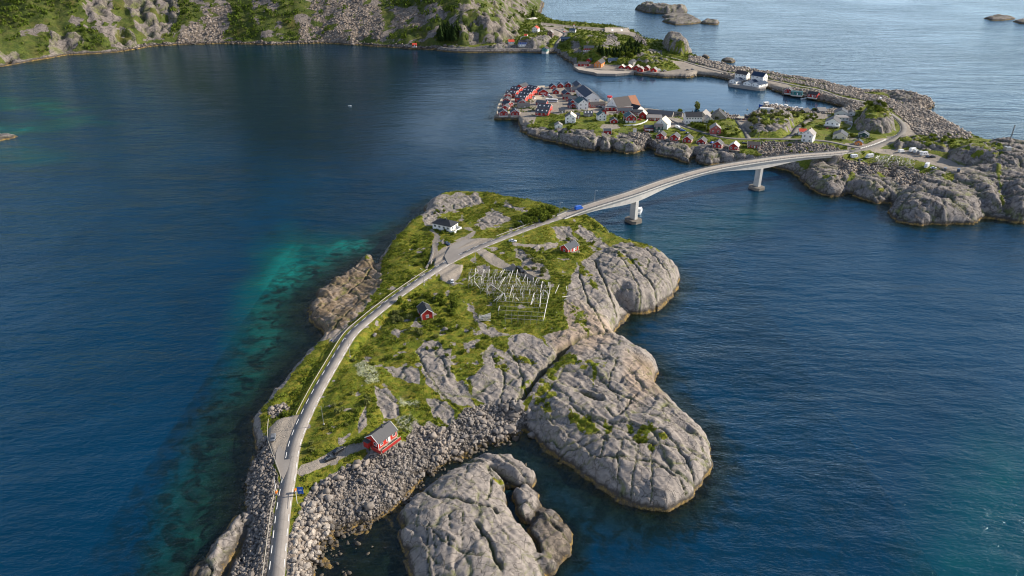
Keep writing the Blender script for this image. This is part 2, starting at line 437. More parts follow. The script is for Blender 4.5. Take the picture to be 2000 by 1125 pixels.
def near_height(X, Y, detail=True):
    wob = fbm(X / 9, Y / 9, 5, 3)
    Xw = X + 1.4 * fbm(X / 5.5, Y / 5.5, 31, 3); Yw = Y + 1.4 * fbm(X / 5.5, Y / 5.5, 41, 3)
    sd = sdf(Xw, Yw, NEARW)
    pts = [unproj(a, b, z) for a, b, z, w in NC]
    zc = shepard(X, Y, pts, [c[2] for c in NC], 5.0, 1.7)
    wc = shepard(X, Y, pts, [c[3] for c in NC], 5.0, 1.7)
    sh = shepard(X, Y, [unproj(a, b) for a, b, s in SHELF], [s[2] for s in SHELF], 12.0, 1.5)
    t = np.clip(sd / wc, 0, 1)
    land = zc * np.sqrt(np.clip(t * (2 - t), 0, 1))
    land += 0.5 * wob * sst(2, 10, sd)
    sea = np.maximum(sd * sh, -9.0)
    h = np.where(sd > 0, land, sea)
    dm = np.zeros(X.shape)
    for ring, z0, rise, R in DOMES:
        r = ring_w(ring, max(z0, 0))
        d = sdf_box(Xw, Yw, r, 22)
        tt = np.clip(d / R, 0, 1)
        dh = z0 + (rise - max(z0, 0) if z0 > 0 else rise) * np.power(np.clip(tt * (2 - tt), 0, 1), 0.55)
        dh = np.where(d > 0, dh, z0 + d * 0.75)
        dm = np.maximum(dm, np.clip(d / 1.5 + 0.5, 0, 1) * (dh > h - 0.8))
        h = smax(h, dh, 0.9)
    return h, sd, dm

def mk_axis(segs):
    out = [segs[0][0]]
    for a, b, s in segs:
        n = max(1, int(round((b - a) / s)))
        out += list(np.linspace(a, b, n + 1)[1:])
    return np.array(out)
def cracks(X, Y, s, L, W, ang, seed):
    c, q = math.cos(ang), math.sin(ang)
    u = (X * c + Y * q) + 2.2 * fbm(X / 7, Y / 7, seed + 3, 3); v = (-X * q + Y * c) + 2.2 * fbm(X / 7, Y / 7, seed + 8, 3)
    f1, f2, i = voro(u / (s * L), v / s, seed)
    return np.exp(-((f2 - f1) * s / W) ** 2), i

def grid_mesh(name, xs, ys, Z, mats, attrs, zcut=-6.0, smooth=True):
    ny, nx = Z.shape
    X, Y = np.meshgrid(xs, ys)
    idx = np.arange(ny * nx).reshape(ny, nx)
    q = np.stack([idx[:-1, :-1], idx[:-1, 1:], idx[1:, 1:], idx[1:, :-1]], -1).reshape(-1, 4)
    zz = Z.ravel()
    keep = zz[q].max(1) > zcut
    q = q[keep]
    used = np.zeros(ny * nx, bool); used[q.ravel()] = True
    rm = np.cumsum(used) - 1
    V = np.stack([X.ravel(), Y.ravel(), zz], 1)[used]
    return mesh_np(name, V, rm[q], mats, smooth=smooth, attrs={k: a.reshape(ny * nx, -1)[used].squeeze() for k, a in attrs.items()})

class Field:
    def __init__(s, xs, ys, Z): s.xs, s.ys, s.Z = xs, ys, Z
    def inside(s, x, y): return s.xs[0] < x < s.xs[-1] and s.ys[0] < y < s.ys[-1]
    def __call__(s, x, y, A=None):
        A = s.Z if A is None else A
        x = np.asarray(x, float); y = np.asarray(y, float)
        i = np.clip(np.searchsorted(s.xs, x) - 1, 0, len(s.xs) - 2); j = np.clip(np.searchsorted(s.ys, y) - 1, 0, len(s.ys) - 2)
        fx = np.clip((x - s.xs[i]) / (s.xs[i + 1] - s.xs[i]), 0, 1); fy = np.clip((y - s.ys[j]) / (s.ys[j + 1] - s.ys[j]), 0, 1)
        return (A[j, i] * (1 - fx) + A[j, i + 1] * fx) * (1 - fy) + (A[j + 1, i] * (1 - fx) + A[j + 1, i + 1] * fx) * fy

# ---------------------------------------------------------------- near island surface
nxs = mk_axis([(-128, -100, 1.0), (-100, 112, 0.48), (112, 124, 1.0)])
nys = mk_axis([(118, 150, 0.8), (150, 260, 0.42), (260, 380, 0.6), (380, 485, 0.8)])
NX, NY = np.meshgrid(nxs, nys)
NH, NSD, NDM = near_height(NX, NY)
NPX, NPY = proj(NX, NY, NH)
jx = NPX + 7 * fbm(NX / 4, NY / 4, 61, 4); jy = NPY + 7 * fbm(NX / 4, NY / 4, 71, 4)
rock = np.clip(NDM * 1.0, 0, 1)
# shore rocks: a bare band above the water all round
band = 1 - sst(2.5, 5.5, NSD + 2.2 * fbm(NX / 6, NY / 6, 15, 3))
rock = np.maximum(rock, band)
ROCKP = [
 [(1120, 600), (1110, 640), (1060, 655), (1080, 690), (1200, 680), (1200, 600), (1160, 530), (1130, 540)],
 [(813, 683), (830, 664), (858, 668), (874, 690), (884, 730), (905, 760), (930, 795), (905, 792), (870, 782), (838, 755), (822, 720)],
 [(742, 712), (772, 722), (790, 712), (820, 725), (822, 748), (800, 750), (768, 736)],
 [(938, 690), (962, 672), (985, 690), (1005, 655), (1040, 655), (1090, 690), (1075, 715), (1040, 770), (1000, 800), (955, 792), (915, 775), (895, 745), (930, 730), (946, 708)],
 [(832, 776), (858, 778), (890, 805), (888, 832), (850, 818)],
 [(733, 752), (755, 762), (782, 790), (775, 815), (750, 820), (735, 790)],
 [(770, 640), (785, 645), (780, 662), (766, 658)], [(870, 678), (884, 680), (882, 700), (868, 696)],
 [(640, 672), (655, 655), (700, 620), (712, 622), (690, 645), (660, 668)],
 [(905, 668), (935, 665), (930, 684), (905, 682)], [(960, 410), (1000, 425), (985, 440), (940, 448), (925, 440)],
 [(1130, 440), (1175, 468), (1200, 490), (1180, 490), (1120, 455)], [(1010, 480), (1050, 510), (1080, 540), (1062, 545), (1030, 525), (1002, 490)],
 [(905, 585), (950, 640), (1000, 655), (960, 660), (935, 640)], [(1075, 440), (1115, 442), (1120, 470), (1090, 470)], [(1060, 480), (1085, 470), (1090, 482), (1065, 492)],
 [(1122, 520), (1165, 492), (1225, 474), (1345, 505), (1345, 635), (1195, 690), (1185, 640), (1110, 640), (1100, 600)], [(825, 436), (820, 392), (850, 380), (935, 378), (948, 398), (890, 408), (862, 420), (842, 442)], [(590, 650), (600, 580), (690, 510), (745, 500), (742, 560), (715, 598), (672, 640), (640, 668)],
 [(1190, 655), (1310, 690), (1420, 850), (1400, 1030), (1180, 985), (1020, 860), (1030, 800), (1050, 740), (1085, 690), (1150, 668)],
 [(860, 392), (930, 390), (940, 396), (880, 406), (850, 410)], [(985, 392), (1030, 408), (1020, 414), (985, 402)],
 [(930, 520), (960, 515), (950, 540), (925, 535)], [(700, 815), (712, 790), (720, 830), (700, 850)], [(622, 935), (700, 905), (730, 870), (790, 860), (800, 900), (700, 960), (620, 960)],
]
for p in ROCKP: rock = np.maximum(rock, paint(jx, jy, p, 5))
STONEP = [
 [(590, 990), (612, 950), (650, 925), (690, 905), (735, 885), (790, 870), (810, 830), (838, 832), (880, 835), (905, 800), (960, 790), (1005, 782), (1028, 800), (1034, 835), (1000, 862), (930, 890), (870, 912), (825, 945), (800, 985), (760, 1015), (690, 1045), (650, 1060), (632, 1100), (620, 1200), (556, 1200), (560, 1100), (570, 1040)],
 [(524, 855), (530, 880), (543, 940), (538, 1000), (528, 1080), (512, 1200), (420, 1200), (455, 1125), (478, 1060), (498, 1010), (480, 985), (474, 940), (492, 905), (505, 870)],
 [(528, 795), (560, 785), (568, 800), (540, 815), (524, 812)],
]
stone = np.zeros(NX.shape)
for p in STONEP: stone = np.maximum(stone, paint(jx, jy, p, 6))
GREENP = [  # moss and grass lying on the bare rock
 [(1090, 690), (1125, 690), (1130, 705), (1095, 720), (1070, 770), (1050, 790), (1040, 800), (1044, 770), (1060, 735)],
 [(1110, 705), (1190, 700), (1178, 716), (1150, 722), (1115, 715)], [(1105, 795), (1150, 812), (1180, 842), (1150, 845), (1115, 822)], [(1055, 800), (1075, 790), (1078, 830), (1062, 826)], [(1040, 770), (1085, 760), (1095, 775), (1050, 790)], [(1225, 826), (1300, 842), (1310, 866), (1270, 875), (1235, 856)], [(1150, 700), (1168, 730), (1160, 760), (1150, 735)],
 [(1240, 835), (1290, 848), (1300, 862), (1270, 868), (1245, 852)], [(1180, 820), (1200, 825), (1195, 845), (1178, 838)],
 [(1125, 500), (1160, 545), (1175, 570), (1160, 565), (1130, 530)], [(1200, 485), (1240, 505), (1260, 515), (1235, 515), (1205, 498)],
 [(960, 690), (985, 700), (995, 730), (970, 720)], [(1000, 690), (1040, 700), (1050, 712), (1015, 712)], [(905, 735), (925, 750), (918, 770), (902, 755)],
 [(1120, 590), (1145, 610), (1150, 650), (1130, 640), (1115, 610)], [(960, 930), (1000, 945), (990, 950), (962, 940)], [(1010, 760), (1040, 740), (1050, 725), (1035, 760)],
]
green = np.zeros(NX.shape)
for p in GREENP: green = np.maximum(green, paint(jx, jy, p, 10) * (0.45 + 0.55 * (fbm(NX / 2.2, NY / 2.2, 77, 3) > -0.12)))
patchy = sst(0.33, 0.48, fbm(NX / 5, NY / 5, 19, 4))
inner = sst(8, 20, NSD) * (1 - NDM)
rock = np.clip(np.maximum(rock * (1 - 0.0 * patchy), 0.95 * patchy * inner * 0.75), 0, 1)
# roads and gravel
DIRTP = [
 [(540, 822), (572, 815), (592, 812), (600, 820), (575, 868), (563, 905), (552, 935), (540, 905), (527, 870), (524, 838)],   # lay-by lower left
 [(852, 545), (848, 520), (850, 495), (868, 482), (900, 468), (935, 466), (965, 468), (930, 490), (880, 520), (862, 535)],   # lay-by by the white house
 [(855, 535), (880, 520), (905, 520), (900, 535), (893, 548), (880, 555), (862, 548)],
 [(936, 488), (965, 497), (985, 512), (1012, 524), (1003, 532), (965, 520), (940, 502), (925, 492)],
 [(578, 925), (588, 908), (620, 898), (655, 876), (690, 866), (712, 862), (716, 876), (690, 885), (655, 902), (615, 920), (590, 930)],
 [(908, 462), (925, 450), (918, 444), (902, 446), (930, 452), (925, 462), (900, 472), (885, 470)],
 [(845, 470), (850, 458), (838, 450), (845, 447), (860, 462), (852, 500), (843, 520), (838, 518)],
 [(1000, 475), (1060, 478), (1090, 474), (1090, 479), (1040, 483), (1000, 479)], [(1010, 525), (1045, 530), (1075, 545), (1040, 548), (1012, 538)],
]
dirt = np.zeros(NX.shape)
for p in DIRTP: dirt = np.maximum(dirt, paint(NPX + 2 * fbm(NX / 2, NY / 2, 3, 3), NPY + 2 * fbm(NX / 2, NY / 2, 4, 3), p, 4))
rdD, rdZ = near_path(NX, NY, ROAD, 14)
amp = np.clip(rock, 0, 1) * (1 - dirt) * sst(3.2, 6, rdD)
# relief of the rock
ck1, cid = cracks(NX, NY, 9.0, 3.0, 0.3, math.radians(-38), 3)
ck2, _ = cracks(NX, NY, 4.2, 2.6, 0.26, math.radians(55), 13)
big = fbm(NX / 16, NY / 16, 91, 3)
def saw(u_, sharp=.82):
    f_ = u_ - np.floor(u_); return np.where(f_ < sharp, f_ / sharp, (1 - f_) / (1 - sharp)) - .5
lu = (NX * math.cos(.62) + NY * math.sin(.62)) / 6.3 + 1.1 * fbm(NX / 18, NY / 18, 601, 3); lv = (NX * math.cos(2.3) + NY * math.sin(2.3)) / 9.0 + 1.0 * fbm(NX / 15, NY / 15, 611, 3)
ledge = .75 * saw(lu) * sst(-.3, .2, fbm(NX / 22, NY / 22, 621, 2)) + .5 * saw(lv, .88) + .28 * saw(lu * 2.7 + .4 * lv, .75) + .22 * fbm(NX / 1.6, NY / 1.6, 631, 3)
NCR = np.clip(ck1 + 0.55 * ck2 * (fbm(NX / 20, NY / 20, 7, 2) > -0.1), 0, 1) * amp
above = sst(-1.5, 1.0, NH)
CLEFTS = [([(1214, 662), (1190, 667), (1170, 671), (1137, 679), (1108, 692), (1092, 700)], 1.5, 5.5, 5), ([(1097, 698), (1075, 722), (1050, 745), (1030, 768), (1020, 780)], 1.3, 6.0, 6.0), ([(1160, 515), (1178, 555), (1195, 588), (1206, 606)], .7, 2.4, 9), ([(1222, 508), (1262, 548), (1285, 570), (1278, 590)], .6, 2.2, 9), ([(1200, 500), (1235, 545), (1255, 590), (1262, 606)], .5, 1.4, 9),
 ([(1130, 540), (1150, 590), (1190, 650)], .6, 1.6, 11), ([(1260, 505), (1290, 535), (1312, 556)], .5, 1.5, 5), ([(1090, 882), (1177, 874), (1213, 878), (1300, 892), (1384, 902)], .55, 1.9, 4), ([(1170, 908), (1217, 915), (1272, 920), (1326, 950), (1340, 962)], .55, 2.0, 3), ([(1285, 862), (1330, 902), (1359, 942)], .5, 1.6, 4), ([(1066, 848), (1104, 868), (1170, 860), (1185, 875)], .5, 1.6, 5),
 ([(1128, 764), (1150, 772), (1172, 782)], 1.1, 2.6, 9), ([(1236, 808), (1248, 809)], 1.2, 1.8, 9), ([(1180, 800), (1205, 815), (1228, 790), (1245, 770)], .5, 1.5, 9), ([(1205, 700), (1190, 740), (1215, 780)], .4, 1.1, 11), ([(1180, 870), (1172, 905)], .35, 1.2, 4), ([(1213, 878), (1206, 915), (1215, 960)], .35, 1.2, 4), ([(1245, 884), (1240, 918), (1232, 970)], .35, 1.2, 3), ([(1272, 890), (1270, 990)], .35, 1.2, 3), ([(1110, 800), (1170, 835), (1240, 850), (1310, 850)], .45, 1.2, 7),
 ([(836, 958), (847, 980), (875, 986), (944, 998), (970, 1006)], .7, 2.2, 4), ([(955, 918), (961, 945), (950, 985)], .5, 1.6, 4), ([(990, 948), (1004, 994), (1040, 1043), (1052, 1076)], .9, 3.0, 2.5), ([(957, 922), (1000, 944), (993, 966)], .9, 2.8, 2), ([(834, 1027), (838, 1125), (836, 1180)], .4, 1.5, 6), ([(838, 1020), (875, 1066), (925, 1080)], .35, 1.2, 7), ([(930, 1040), (950, 1066), (980, 1125)], .8, 2.6, 4), ([(880, 1000), (878, 1070)], .3, 1.0, 7), ([(905, 1000), (902, 1075)], .3, 1.0, 7), ([(820, 990), (815, 1030)], .3, .9, 5), ([(912, 905), (908, 935)], .3, 1.0, 6), ([(850, 1180), (850, 1060), (845, 1030)], .3, .8, 7),
 ([(812, 680), (838, 735), (870, 770), (910, 800)], .5, 1.0, 9), ([(830, 742), (870, 735)], .4, .8, 9), ([(960, 700), (985, 740), (975, 790)], .5, 1.3, 8), ([(1000, 690), (1020, 740), (1010, 780)], .5, 1.3, 8), ([(1000, 520), (1045, 548), (1068, 560)], 1.0, -2.2, 12), ([(620, 600), (660, 590), (700, 560), (725, 530)], .6, 1.4, 2), ([(650, 650), (690, 610), (720, 585)], .6, 1.5, 4)]
cleft = np.zeros(NX.shape)
for pts_, wd, dpt, zz_ in CLEFTS:
    pp_ = path3([(a, b, zz_) for a, b in pts_], 1.0)
    Dc, _z = near_path(NX + .8 * fbm(NX / 2.5, NY / 2.5, 401, 3), NY + .8 * fbm(NX / 2.5, NY / 2.5, 403, 3), pp_, 8)
    wd = wd * (.9 if wd > .85 else .56); dpt = dpt * (1.0 if wd > .8 else .72)
    g_ = np.exp(-(Dc / wd) ** 2) * (NH > -1.5); NH = NH - dpt * g_; cleft = np.maximum(cleft, g_ * (dpt > 0))
NCR = np.clip(np.maximum(NCR, cleft), 0, 1)
NH = NH + amp * (0.35 + 0.65 * above) * (1.5 * big * NDM + 0.45 * fbm(NX / 3.2, NY / 3.2, 21, 4) + 0.8 * (cid - 0.5) * (NDM + 0.5) - 0.45 * ck1 - 0.15 * ck2 + ledge)
NH += (1 - amp) * 0.32 * fbm(NX / 2.6, NY / 2.6, 35, 4) * sst(3.4, 7, rdD) * (1 - dirt) * sst(0.5, 3, NSD)
NH += stone * 0.35 * fbm(NX / 1.3, NY / 1.3, 36, 2) * sst(3.4, 6, rdD) * (1 - dirt)
# shallow floor of the pool
pool = paint(NPX, NPY, [(560, 1240), (620, 1040), (760, 1000), (830, 940), (900, 900), (1010, 870), (1090, 960), (1160, 1010), (1180, 1240)], 40) * (NSD < 0) * (NDM < 0.1)
NH += pool * 0.5 * fbm(NX / 3, NY / 3, 55, 4)
# keep the carriageway bed under the road, lay-bys level with it
k = 1 - sst(3.4, 7.5, rdD)
NH = NH * (1 - k) + (rdZ - 0.10) * k
def level(X, Y, PX, PY, H, ring, z, soft=8):
    m = paint(PX, PY, ring, soft)
    return H * (1 - m) + z * m
dpath_z = np.where(rdD < 13.5, rdZ, 0)
lay = np.clip(dirt, 0, 1) * (1 - sst(8, 13, rdD))
NH = NH * (1 - lay * (1 - k)) + (rdZ - 0.12) * lay * (1 - k)
NEARF = Field(nxs, nys, NH)
kelp = np.clip((0.9 - NH) / 1.2, 0, 1) * (NH > -2.5)
NROCK, NSTONE, NDIRT, NGREEN = rock, stone, dirt, green
grass_n = np.clip(1 - rock, 0, 1) * (1 - np.clip(stone * 1.1, 0, 1)) * (1 - dirt)
grass_n = np.clip(np.maximum(grass_n, green * 0.95), 0, 1) * (NH > 1.2)
FLOWP = [[(693, 712), (712, 705), (735, 725), (742, 745), (720, 745), (700, 730)], [(782, 780), (820, 785), (815, 795), (785, 793)], [(775, 815), (800, 808), (812, 825), (800, 845), (778, 842)]]
flow = np.zeros(NX.shape)
for p in FLOWP: flow = np.maximum(flow, paint(jx, jy, p, 7))
warm = np.clip(0.8 * paint(jx, jy, [(590, 640), (600, 590), (690, 510), (745, 500), (740, 560), (690, 620), (640, 660)], 20) + paint(jx, jy, [(1110, 590), (1150, 600), (1200, 640), (1190, 670), (1100, 700), (1075, 660)], 20) + paint(jx, jy, [(1220, 690), (1270, 710), (1280, 760), (1235, 790), (1220, 740)], 25) + 0.6 * paint(jx, jy, [(560, 1000), (640, 960), (700, 960), (640, 1040), (600, 1130), (560, 1130)], 25), 0, 1)
mixA = np.stack([grass_n, np.clip(stone, 0, 1), dirt, np.ones_like(dirt)], -1)
brown = np.clip(paint(jx, jy, [(585, 650), (595, 585), (690, 510), (750, 498), (745, 555), (712, 596), (660, 640), (625, 655)], 14) * (.55 + .8 * (fbm(NX / 4, NY / 4, 801, 4) > -.12)) + .7 * paint(jx, jy, [(1235, 690), (1275, 705), (1300, 780), (1280, 770), (1262, 740)], 10) + .6 * paint(jx, jy, [(1050, 1000), (1120, 1030), (1115, 1100), (1060, 1100)], 12), 0, 1)
mixB = np.stack([np.clip(np.maximum(NCR * .8, cleft), 0, 1), warm, flow, 1 - brown], -1)

# ---------------------------------------------------------------- village land
VILL = [(965, 233), (1012, 234), (1016, 250), (1022, 258), (1040, 266), (1062, 273), (1085, 279), (1110, 285), (1140, 292), (1163, 295), (1170, 288), (1176, 295), (1193, 297), (1197, 291), (1206, 297), (1240, 300), (1252, 294),
        (1264, 287), (1278, 292), (1286, 304), (1310, 307), (1330, 314), (1344, 319), (1348, 309), (1358, 307), (1366, 319), (1390, 323), (1410, 321), (1440, 322), (1470, 324), (1500, 327), (1528, 332), (1548, 338), (1562, 347),
        (1571, 358), (1583, 369), (1602, 381), (1622, 385), (1642, 383), (1656, 377), (1664, 378), (1677, 389), (1694, 393), (1712, 398), (1738, 398), (1734, 412), (1750, 433), (1776, 438), (1800, 441), (1820, 434),
        (1838, 438), (1862, 438), (1900, 439), (1912, 430), (1930, 426), (1945, 421), (1958, 427), (1975, 433), (2010, 434), (2150, 440), (2300, 400), (2320, 340), (2200, 310), (2080, 305), (2010, 300), (1960, 292), (1920, 286), (1893, 272),
        (1870, 255), (1850, 243), (1822, 228), (1800, 216), (1812, 213), (1826, 206), (1815, 199), (1790, 193), (1750, 186), (1725, 184), (1690, 184), (1650, 176), (1600, 164), (1550, 156), (1500, 147), (1440, 138),
        (1400, 129), (1372, 121), (1352, 112), (1348, 102), (1330, 95), (1300, 92), (1262, 84), (1252, 74), (1240, 66), (1200, 56.5), (1150, 52), (1110, 49.5), (1085, 47), (1072, 41), (1056, 33), (1046, 25), (1040, 15), (1020, 10), (960, 12), (860, 30), (800, 60),
        (780, 84), (850, 94), (900, 98.5), (960, 99), (1010, 99), (1060, 101), (1082, 101), (1092, 108), (1104, 117), (1118, 124), (1124, 132), (1140, 138), (1170, 142), (1200, 143), (1240, 145), (1275, 150), (1300, 152), (1345, 152),
        (1365, 148), (1390, 150), (1422, 156), (1450, 168), (1498, 172), (1530, 184), (1570, 190), (1590, 195), (1615, 200), (1640, 207), (1652, 214), (1640, 219), (1600, 221), (1560, 219), (1530, 216), (1500, 212),
        (1484, 219), (1472, 228), (1450, 234), (1430, 232), (1410, 228), (1380, 226), (1330, 228), (1290, 223), (1262, 219), (1240, 209), (1200, 205), (1184, 205), (1160, 192), (1140, 177), (1120, 174), (1100, 173), (1060, 176), (1040, 176), (1014, 178), (994, 187), (981, 202), (972, 216)]
VILLW = ring_w(VILL)
VC = [(990, 220, 3.9, 1.0), (1010, 190, 3.9, 1.0), (1050, 180, 3.9, 1.5), (1100, 190, 3.9, 2), (1120, 178, 3.9, 2), (1165, 184, 3.8, 2), (1170, 210, 4.5, 4), (1215, 205, 4, 3), (1150, 225, 7.0, 6), (1105, 235, 6.5, 6), (1060, 250, 4.5, 9), (1100, 258, 7, 6), (1140, 262, 8.5, 5), (1180, 262, 8.5, 4),
      (1220, 262, 8, 4), (1260, 262, 7, 7), (1240, 240, 8, 6), (1200, 235, 7.5, 6), (1300, 235, 5.5, 4), (1340, 228, 4, 3), (1290, 264, 7.5, 5), (1330, 274, 7, 5), (1370, 282, 7, 5), (1420, 287, 7.5, 5), (1470, 287, 8, 6), (1520, 290, 9, 12), (1560, 300, 11, 14), (1600, 305, 13, 14), (1640, 300, 13.4, 12),
      (1380, 245, 8.5, 5), (1430, 255, 10, 5), (1420, 240, 8, 4), (1400, 232, 4.0, 3), (1455, 235, 3.0, 4), (1500, 240, 14, 12), (1520, 232, 14, 12), (1490, 222, 8, 8), (1540, 225, 9, 7), (1580, 225, 3.5, 4), (1600, 222, 3, 3), (1620, 225, 4.5, 4), (1650, 235, 6.5, 5), (1640, 255, 8.5, 6), (1600, 245, 7.5, 6), (1570, 265, 9.5, 6),
      (1660, 265, 10.5, 6), (1690, 270, 11.5, 6), (1720, 285, 11.5, 6), (1700, 300, 11.4, 9), (1750, 305, 10.5, 9), (1800, 315, 10, 12), (1660, 320, 10, 14), (1720, 325, 7, 14), (1780, 335, 7, 16), (1850, 325, 9.5, 16), (1620, 330, 9, 16), (1590, 330, 8, 16),
      (1800, 380, 7, 18), (1900, 340, 13, 18), (1960, 320, 17, 22), (1990, 380, 9, 16), (2100, 360, 14, 20), (1850, 280, 15, 10), (1900, 285, 16, 12), (1800, 275, 15, 10), (1770, 262, 9, 8), (1790, 240, 6, 12), (1830, 250, 5.5, 10), (1870, 268, 8, 10), (1780, 215, 6, 10), (1760, 205, 5.5, 9), (1700, 200, 5.4, 8),
      (1640, 186, 5.2, 6), (1580, 174, 5, 6), (1520, 162, 5, 6), (1450, 148, 4.8, 6), (1380, 132, 4.8, 6), (1330, 130, 5.5, 5), (1330, 116, 5.5, 6), (1300, 140, 4, 3), (1250, 138, 3.0, 2), (1190, 132, 3.0, 2), (1150, 132, 3.0, 2), (1130, 128, 3.0, 3), (1110, 112, 5, 6), (1090, 100, 5, 6), (1060, 95, 4.6, 7), (1000, 94, 4.4, 7), (930, 95, 4.2, 7),
      (1120, 100, 9, 8), (1150, 100, 12, 10), (1180, 90, 22, 16), (1160, 80, 24, 14), (1145, 70, 22, 12), (1200, 95, 20, 14), (1230, 100, 15, 12), (1260, 108, 17, 12), (1285, 115, 12, 10), (1240, 120, 8, 8), (1200, 115, 8, 8), (1250, 92, 9, 8), (1210, 72, 8, 8), (1180, 60, 6.5, 10), (1120, 60, 7, 10), (1090, 60, 7.5, 10), (1060, 60, 12, 10),
      (1040, 80, 9, 8), (1060, 80, 8, 8), (1010, 85, 6, 8), (1080, 75, 7, 8), (960, 88, 9, 10), (1030, 70, 20, 12)]
VDOMES = [
 ([(1569, 352), (1580, 338), (1600, 330), (1625, 330), (1645, 345), (1657, 362), (1650, 378), (1622, 384), (1600, 379), (1580, 366)], 0, 10, 10),
 ([(1664, 362), (1668, 348), (1690, 340), (1720, 338), (1750, 342), (1742, 366), (1726, 385), (1712, 394), (1680, 390), (1664, 376)], 0, 10.5, 10),
 ([(1738, 404), (1765, 378), (1800, 354), (1840, 352), (1870, 370), (1900, 395), (1928, 420), (1900, 437), (1850, 437), (1800, 439), (1752, 431)], 0, 12, 15),
 ([(1722, 380), (1745, 368), (1770, 366), (1775, 380), (1755, 396), (1725, 397)], 0, 5.5, 6),
 ([(1860, 345), (1890, 335), (1930, 340), (1945, 370), (1955, 410), (1930, 408), (1895, 385), (1865, 368)], 5, 14, 12),
 ([(1940, 345), (1975, 335), (2020, 340), (2100, 350), (2060, 420), (1990, 430), (1960, 420), (1945, 380)], 2, 15, 14),
 ([(1850, 300), (1890, 300), (1950, 290), (2000, 300), (2060, 310), (2080, 340), (1990, 345), (1930, 340), (1880, 325), (1850, 318)], 8, 21, 14),
 ([(1745, 300), (1740, 286), (1744, 276), (1790, 280), (1850, 288), (1880, 295), (1850, 308), (1800, 300), (1770, 296)], 9, 17, 8),
 ([(1672, 262), (1670, 245), (1685, 222), (1700, 212), (1730, 218), (1745, 240), (1748, 262), (1720, 270), (1700, 268)], 7, 20, 12),
 ([(1460, 262), (1462, 245), (1478, 230), (1500, 222), (1540, 225), (1552, 240), (1545, 258), (1510, 268), (1480, 268)], 6, 14, 10),
 ([(1725, 190), (1745, 184), (1790, 194), (1822, 205), (1818, 211), (1790, 212), (1745, 206)], 1, 8.5, 9),
 ([(1295, 105), (1292, 92), (1300, 88), (1330, 92), (1346, 102), (1348, 110), (1330, 112), (1305, 110)], 3, 25, 11),
 ([(1030, 255), (1060, 258), (1085, 268), (1080, 278), (1050, 270), (1025, 262)], 0, 4.5, 5), ([(1085, 266), (1120, 268), (1160, 272), (1165, 293), (1130, 289), (1090, 279)], 0, 9, 6),
 ([(1174, 275), (1192, 275), (1196, 296), (1178, 295)], 0, 8.5, 5), ([(1202, 275), (1245, 278), (1250, 294), (1206, 296)], 0, 8.0, 5),
 ([(1278, 284), (1300, 282), (1345, 300), (1344, 318), (1310, 306), (1284, 302)], 0, 6.5, 6), ([(1360, 290), (1400, 296), (1445, 304), (1440, 322), (1366, 318)], 0, 7.5, 6),
 ([(960, 92), (985, 86), (1010, 90), (1000, 94), (965, 95)], 4, 7, 5), ([(1025, 88), (1050, 75), (1078, 78), (1070, 92), (1040, 94)], 4.5, 12, 9),
]
def vill_height(X, Y):
    Xw = X + 2.2 * fbm(X / 9, Y / 9, 131, 3); Yw = Y + 2.2 * fbm(X / 9, Y / 9, 141, 3)
    pier = paint(*proj(X, Y, 2.6 + 0 * X), [(955, 150), (1190, 145), (1240, 190), (1350, 222), (1350, 226), (1130, 240), (1018, 240), (955, 240)], 6)
    sd = sdf(X + (Xw - X) * (1 - pier), Y + (Yw - Y) * (1 - pier), VILLW)
    pts = [unproj(a, b, z) for a, b, z, w in VC]
    zc = shepard(X, Y, pts, [c[2] for c in VC], 7.0, 1.8)
    wc = shepard(X, Y, pts, [c[3] for c in VC], 7.0, 1.8)
    t = np.clip(sd / wc, 0, 1)
    h = np.where(sd > 0, zc * np.sqrt(np.clip(t * (2 - t), 0, 1)), np.maximum(sd * 0.55, -8))
    dm = np.zeros(X.shape)
    for ring, z0, rise, R in VDOMES:
        d = sdf_box(Xw, Yw, ring_w(ring, max(z0, 0)), 25)
        tt = np.clip(d / R, 0, 1)
        dh = z0 + (rise - z0) * np.power(np.clip(tt * (2 - tt), 0, 1), 0.6)
        dh = np.where(d > 0, dh, z0 + d * 0.9)
        dm = np.maximum(dm, np.clip(d / 2 + 0.5, 0, 1))
        h = smax(h, dh, 1.2)
    return h, sd, dm, pier
vxs = mk_axis([(-230, -30, 3.0), (-30, 420, 1.15), (420, 640, 3.0)])
vys = mk_axis([(395, 470, 1.0), (470, 720, 0.95), (720, 960, 1.5), (960, 1400, 3.0), (1400, 1900, 10)])
VX, VY = np.meshgrid(vxs, vys)
VH, VSD, VDM, VPIER = vill_height(VX, VY)
VPX, VPY = proj(VX, VY, VH)
qx = VPX + 3.5 * fbm(VX / 6, VY / 6, 161, 4); qy = VPY + 2 * fbm(VX / 6, VY / 6, 171, 4)
vrock = np.maximum(VDM * (0.55 + 0.45 * sst(-0.25, 0.1, fbm(VX / 9, VY / 9, 8, 4))), 1 - sst(3, 7, VSD + 2.5 * fbm(VX / 8, VY / 8, 25, 3)))
far_m = sst(1000, 1080, VY)
vrock = np.maximum(vrock, sst(0.05, 0.25, fbm(VX / 12, VY / 12, 28, 4)) * sst(6, 14, VH) * 0.8)
for r_ in [[(1170, 62), (1178, 62), (1178, 74), (1168, 74)], [(1177, 68), (1200, 66), (1208, 76), (1204, 82), (1180, 80)], [(1174, 80), (1198, 80), (1198, 90), (1172, 90)], [(1200, 80), (1211, 80), (1211, 91), (1200, 90)], [(1112, 80), (1136, 78), (1138, 100), (1120, 104)], [(1262, 95), (1292, 98), (1294, 106), (1266, 104)], [(1268, 109), (1294, 108), (1292, 120), (1272, 120)], [(1145, 62), (1156, 58), (1160, 72), (1148, 76)]]: vrock = np.maximum(vrock, paint(qx, qy, r_, 3))
